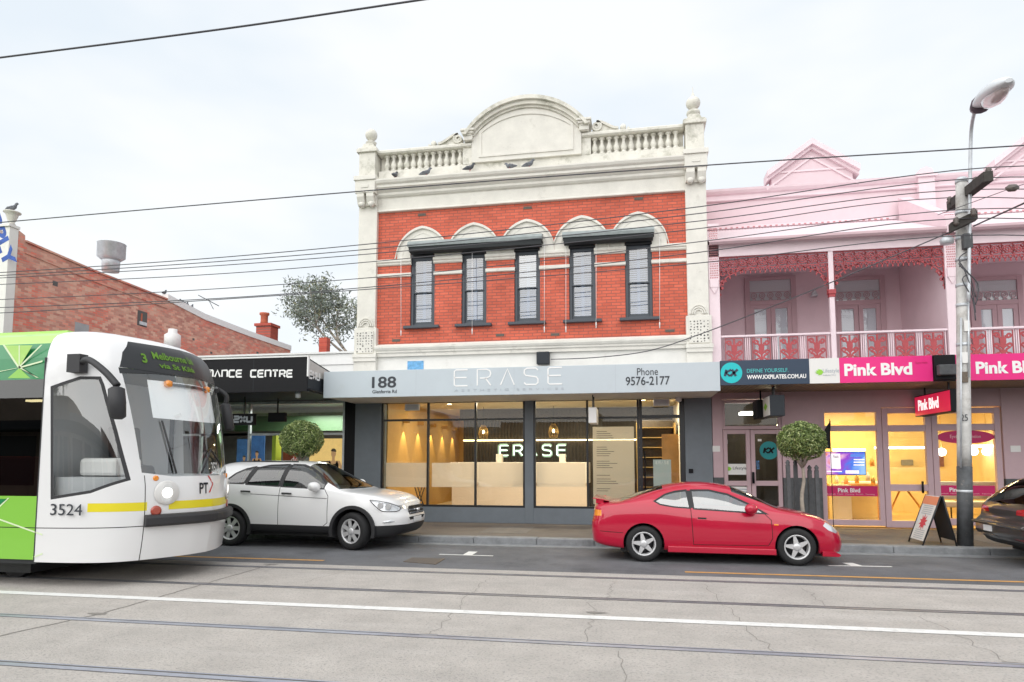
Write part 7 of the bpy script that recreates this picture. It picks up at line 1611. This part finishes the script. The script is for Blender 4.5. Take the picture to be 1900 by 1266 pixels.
# lettering on the cab
def side_text(nm, s_, x0, x1, y0, y1, Y, mt, bold=0):
    a, b = W(x0, y1, Y), W(x1, y1, Y); c = W(x0, y0, Y); o = text(nm, s_, mt, tram, (a.x, Y, a.z), (1, 0, 0), (0, 0, 1), b.x - a.x, c.z - a.z, ext=.003, bold=bold); return o
side_text('fleet_number', '3524', 93, 152, 935, 956, YC - HW - .004, 'text_dark', .0)
def front_text(nm, s_, t0, t1, z0, z1, mt, out=.006, bold=0):
    """lettering wrapped round the curved front"""
    o = text(nm, s_, mt, tram, (0, 0, 0), (1, 0, 0), (0, 1, 0), 1, 1, ext=0, bold=bold)
    for v in o.data.vertices: v.co = cabpt(t0 + (t1 - t0) * v.co.x, z0 + (z1 - z0) * v.co.y, out)
    return o
front_text('fleet_number', '3524', .03, .15, 1.50, 1.66, 'text_white', .0, .02)
front_text('operator_logo', 'PT', -.115, -.05, 1.20, 1.36, 'text_dark', .006, .02)
m = MB(); V = [cabpt(t, z, .006) for t, z in ((-.045, 1.46), (-.03, 1.46), (.02, 1.335), (-.03, 1.21), (-.045, 1.21), (.0, 1.335))]; m.add(V, [(0, 5, 2, 1), (5, 4, 3, 2)]); m.build('operator_chevron', mat('logo_red', (.6, .05, .04), .5), tram)
front_text('destination', '3', -.355, -.325, 3.08, 3.22, 'led_green', .008, .03); front_text('destination', 'Melbourne Uni', -.285, .06, 3.16, 3.27, 'led_green', .008, .02); front_text('destination', 'via St Kilda', -.26, .03, 3.03, 3.11, 'led_green', .008, .02)
# mirrors
m = MB(); a = W(147, 675, 7.70); m.tube(cr([(a.x, 7.72, a.z), W(165, 668, 7.55), W(195, 690, 7.5), W(218, 716, 7.5)], 5), .045, 8)
m.box(a.x - .10, a.x + .10, 7.60, 7.74, Z_(147, 692, 7.7), Z_(147, 659, 7.7)); mr = m.build('mirror_arm', 'tram_rubber', tram)
p, q = W(216, 722, 7.5), W(219, 774, 7.5); m = MB(); m.tube([p + Vector((0, 0, .03)), p, p.lerp(q, .5), q, q - Vector((0, 0, .03))], [.05, .10, .105, .095, .05], 12); m.build('mirror', 'tram_rubber', tram)
p, q = W(418, 752, 10.5), W(426, 796, 10.5); m = MB(); m.tube(cr([cabpt(.48, 2.86), W(402, 722, 10.4), W(420, 735, 10.5), p], 5), .04, 8); m.build('mirror_arm', 'tram_rubber', tram); m = MB(); m.tube([p + Vector((0, 0, .03)), p, p.lerp(q, .5), q, q - Vector((0, 0, .03))], [.04, .085, .09, .08, .04], 12); m.build('mirror', 'tram_rubber', tram)
# inside the cab: pale reflection strip, bar, lamps, dash, seat, wipers
m = MB(); V = []
for t in [-.34 + .68 * k / 20 for k in range(21)]: V += [cabpt(t, 2.84, -.07), cabpt(t, 2.30 - .03 * math.cos(t * 4), -.07)]
m.add(V, [(2 * i, 2 * i + 2, 2 * i + 3, 2 * i + 1) for i in range(20)]); m.build('pale_reflection', 'pale_reflection', tram)  # white strip behind the glass, standing in for a pale reflection
cabtube('header_bar', 'tram_dark', [(-.2 + .4 * k / 10, 2.80) for k in range(11)], .022, -.05)
for t in (-.22, .19): c = cabpt(t, 2.80, -.05); MB().lathe([(.02, -.05), (.06, -.03), (.06, .04), (.02, .06)], c, n=10).build('cab_lamp', 'lamp_amber', tram)
m = MB(); V = [Vector((XJ + (p.x - XJ) * .94, YC + (p.y - YC) * .93, 0)) for p in [cabpt(-.95 + 1.9 * k / 40, 1.5) for k in range(41)]]
m.prism([(v.x, v.y) for v in V] , 'z', .7, 1.46); m.build('dashboard', 'tram_dash', tram)
m = MB(); m.box(XJ - .05, XJ, YC - 1.2, YC + 1.2, .6, 2.9); m.build('cab_bulkhead', 'tram_dash', tram)
m = MB(); m.prism([(XJ + .15, 1.47), (XJ + .55, 1.47), (XJ + .5, 1.6), (XJ + .30, 1.62), (XJ + .22, 2.2), (XJ + .10, 2.2)], 'y', YC - .3, YC + .25); m.build('driver_seat', 'tram_dark', tram, bevel=.03)
MB().box(XJ + .3, XJ + .9, YC - 1.0, YC - .5, 1.47, 1.72).build('control_desk', 'board_white', tram, bevel=.05)
for s, (t0, t1) in ((1, (-.26, -.31)), (1, (-.10, .14))):
    m = MB(); m.tube([cabpt(t0, 1.50, .03), cabpt((t0 + t1) / 2, 1.85, .03), cabpt(t1, 2.25 if t0 < -.2 else 1.62, .025)], .014, 6); m.build('wiper', 'tram_rubber', tram)
# passenger body
XB = -26.0
SEC = [(1.0, .36), (1.0, 1.17), (1.0, 2.80), (.985, 3.10), (.94, 3.33), (.875, 3.44), (.74, 3.52), (.37, 3.555)]
def bodyband(name, mt, z0, z1, xa=XB, xb=XJ - .004, out=0, sides=(-1, 1)):
    for s in sides:
        zs = [z0] + [z for _, z in SEC if z0 < z < z1] + [z1]; m = MB(); V = []
        for z in zs: y = YC + s * (HW * WZ_(z) + out); V += [(xa, y, z), (xb, y, z)]
        m.add(V, [(2 * i, 2 * i + 1, 2 * i + 3, 2 * i + 2) for i in range(len(zs) - 1)], 0, False); o = m.build(name, mt, tram)
    return o
bodyband('lower_panel', 'tram_lime', .36, 1.205); bodyband('side_window', 'tram_glass_dark', 1.205, 2.80); bodyband('upper_panel', 'tram_green', 2.80, 3.31); bodyband('roof_edge', 'tram_lime_pale', 3.31, 3.52)
m = MB(); m.box(XB, XJ - .01, YC - .98, YC + .98, 3.50, 3.545); m.build('roof', 'tram_lime_pale', tram)
m = MB(); m.box(XB, XJ, YC - 1.3, YC + 1.3, .30, .40); m.build('floor', 'tram_dark', tram); MB().box(XB, XJ - .02, YC + 1.25, YC + 1.30, .4, 3.3).build('inner_side', 'tram_dark', tram)
YS_ = YC - HW
def sidepoly(pts, mt, name, y=YS_ - .003):
    P = [W(px, py, YS_) for px, py in pts]; return MB().prism([(p.x, p.z) for p in P], 'y', y - .001, y).build(name, mt, tram)
ysl = YC - HW * .99 - .012
# star-burst livery on the upper and lower panels
sidepoly([(8, 641), (60, 641), (36, 681)], 'tram_lime_pale', 'livery', ysl - .0)
for P in ([(34, 681), (36, 683), (79, 640), (76, 640)], [(33, 682), (35, 679), (9, 640), (5, 640)], [(36, 681), (36, 684), (79, 672), (79, 669)], [(34, 683), (37, 682), (-60, 700), (-60, 703)], [(36, 680), (37, 684), (72, 701), (68, 701)], [(35, 684), (37, 684), (37, 641), (35, 641)]): sidepoly(P, 'tram_streak', 'livery_streak', ysl - .003)
sidepoly([(36, 683), (14, 702), (56, 702)], 'tram_lime', 'livery', ysl - .0)
for P in ([(-60, 1000), (18, 924), (15, 924), (-60, 995)], [(-10, 962), (79, 994), (79, 991), (-10, 959)], [(60, 1034), (79, 1026), (79, 1029), (66, 1034)]): sidepoly(P, 'tram_streak', 'livery_streak')
sidepoly([(-60, 985), (14, 926), (-60, 926)], 'tram_green', 'livery')
MB().box(XB, XJ, YS_ - .002, YS_ - .0005, .778, .788).build('skirt_gap', 'seam', tram); MB().box(XJ - .012, XJ + .004, YS_ - .004, YS_ + .02, .34, 3.1).build('body_joint', 'tram_rubber', tram)
for x in (-9.6, -11.6, -13.6):
    MB().box(x - .03, x + .03, YS_ + .004, YS_ + .05, 1.21, 2.79).build('window_post', 'tram_dark', tram)
for x in (-8.9, -9.9, -10.9):
    for y in (YC - .75, YC + .75): m = MB(); m.box(x - .22, x + .22, y - .4, y + .4, .8, .95); m.box(x - .25, x - .15, y - .4, y + .4, .951, 1.75); m.build('seat', 'tram_seat', tram, bevel=.03)
for x, z in ((-9.0, 2.6), (-10.4, 2.6)): MB().box(x - .3, x + .3, YC - .3, YC - .2, z, z + .03).build('saloon_light', 'lamp_warm', tram)
for x in (-8.8, -10.6):
    for y in (YC - .76, YC + .72): MB().lathe([(.29, 0), (.30, .03), (.30, .09), (.27, .1)], (x, y, .30), 'y', 24).build('wheel', 'tram_dark', tram)
MB().box(-11.2, -8.3, YC - 1.0, YC + 1.0, .12, .30).build('bogie', 'tram_dark', tram)
# ---------------------------------------------------------------- the far side of the street, behind the photographer
for x0, x1, h, mt, lb in ((-34, -20, 4.6, 'old_opposite', 'two-storey dull brown shop row across the street from the tram'), (-19.8, -9, 3.9, 'pale_opposite', 'pale grey single shop across the street, behind the photographer'), (-8.8, 4, 4.2, 'brown_opposite', 'dark brick shop directly behind the photographer'), (4.2, 15, 3.9, 'pale_opposite', 'cream shop across the street from the pink terrace'), (15.2, 32, 4.5, 'brown_opposite', 'dark brick corner shop across the street at the right')):
    c_ = {'old_opposite': (.36, .28, .22), 'pale_opposite': (.5, .49, .46), 'brown_opposite': (.30, .17, .13)}[mt]
    t = thing('shop_row', lb, 'building', ((x0 + x1) / 2, -8, 0)); MB().box(x0, x1, -20, -11, 0, h).build('wall', M.get(mt) or mat(mt, c_, .8, var=.2, vscale=1), t)
    MB().box(x0, x1, -11, -9, 3.0, 3.4).build('awning', 'charcoal', t)
    m = MB(); n = int((x1 - x0) / 3)
    for i in range(n): a = x0 + (x1 - x0) * (i + .12) / n; m.box(a, a + (x1 - x0) / n * .76, -11.01, -10.99, .5, 2.8)
    m.build('shop_window', 'tram_dark', t)
random.seed(5); gum(-21, -10.5, 10, 'bushy street tree across the road')
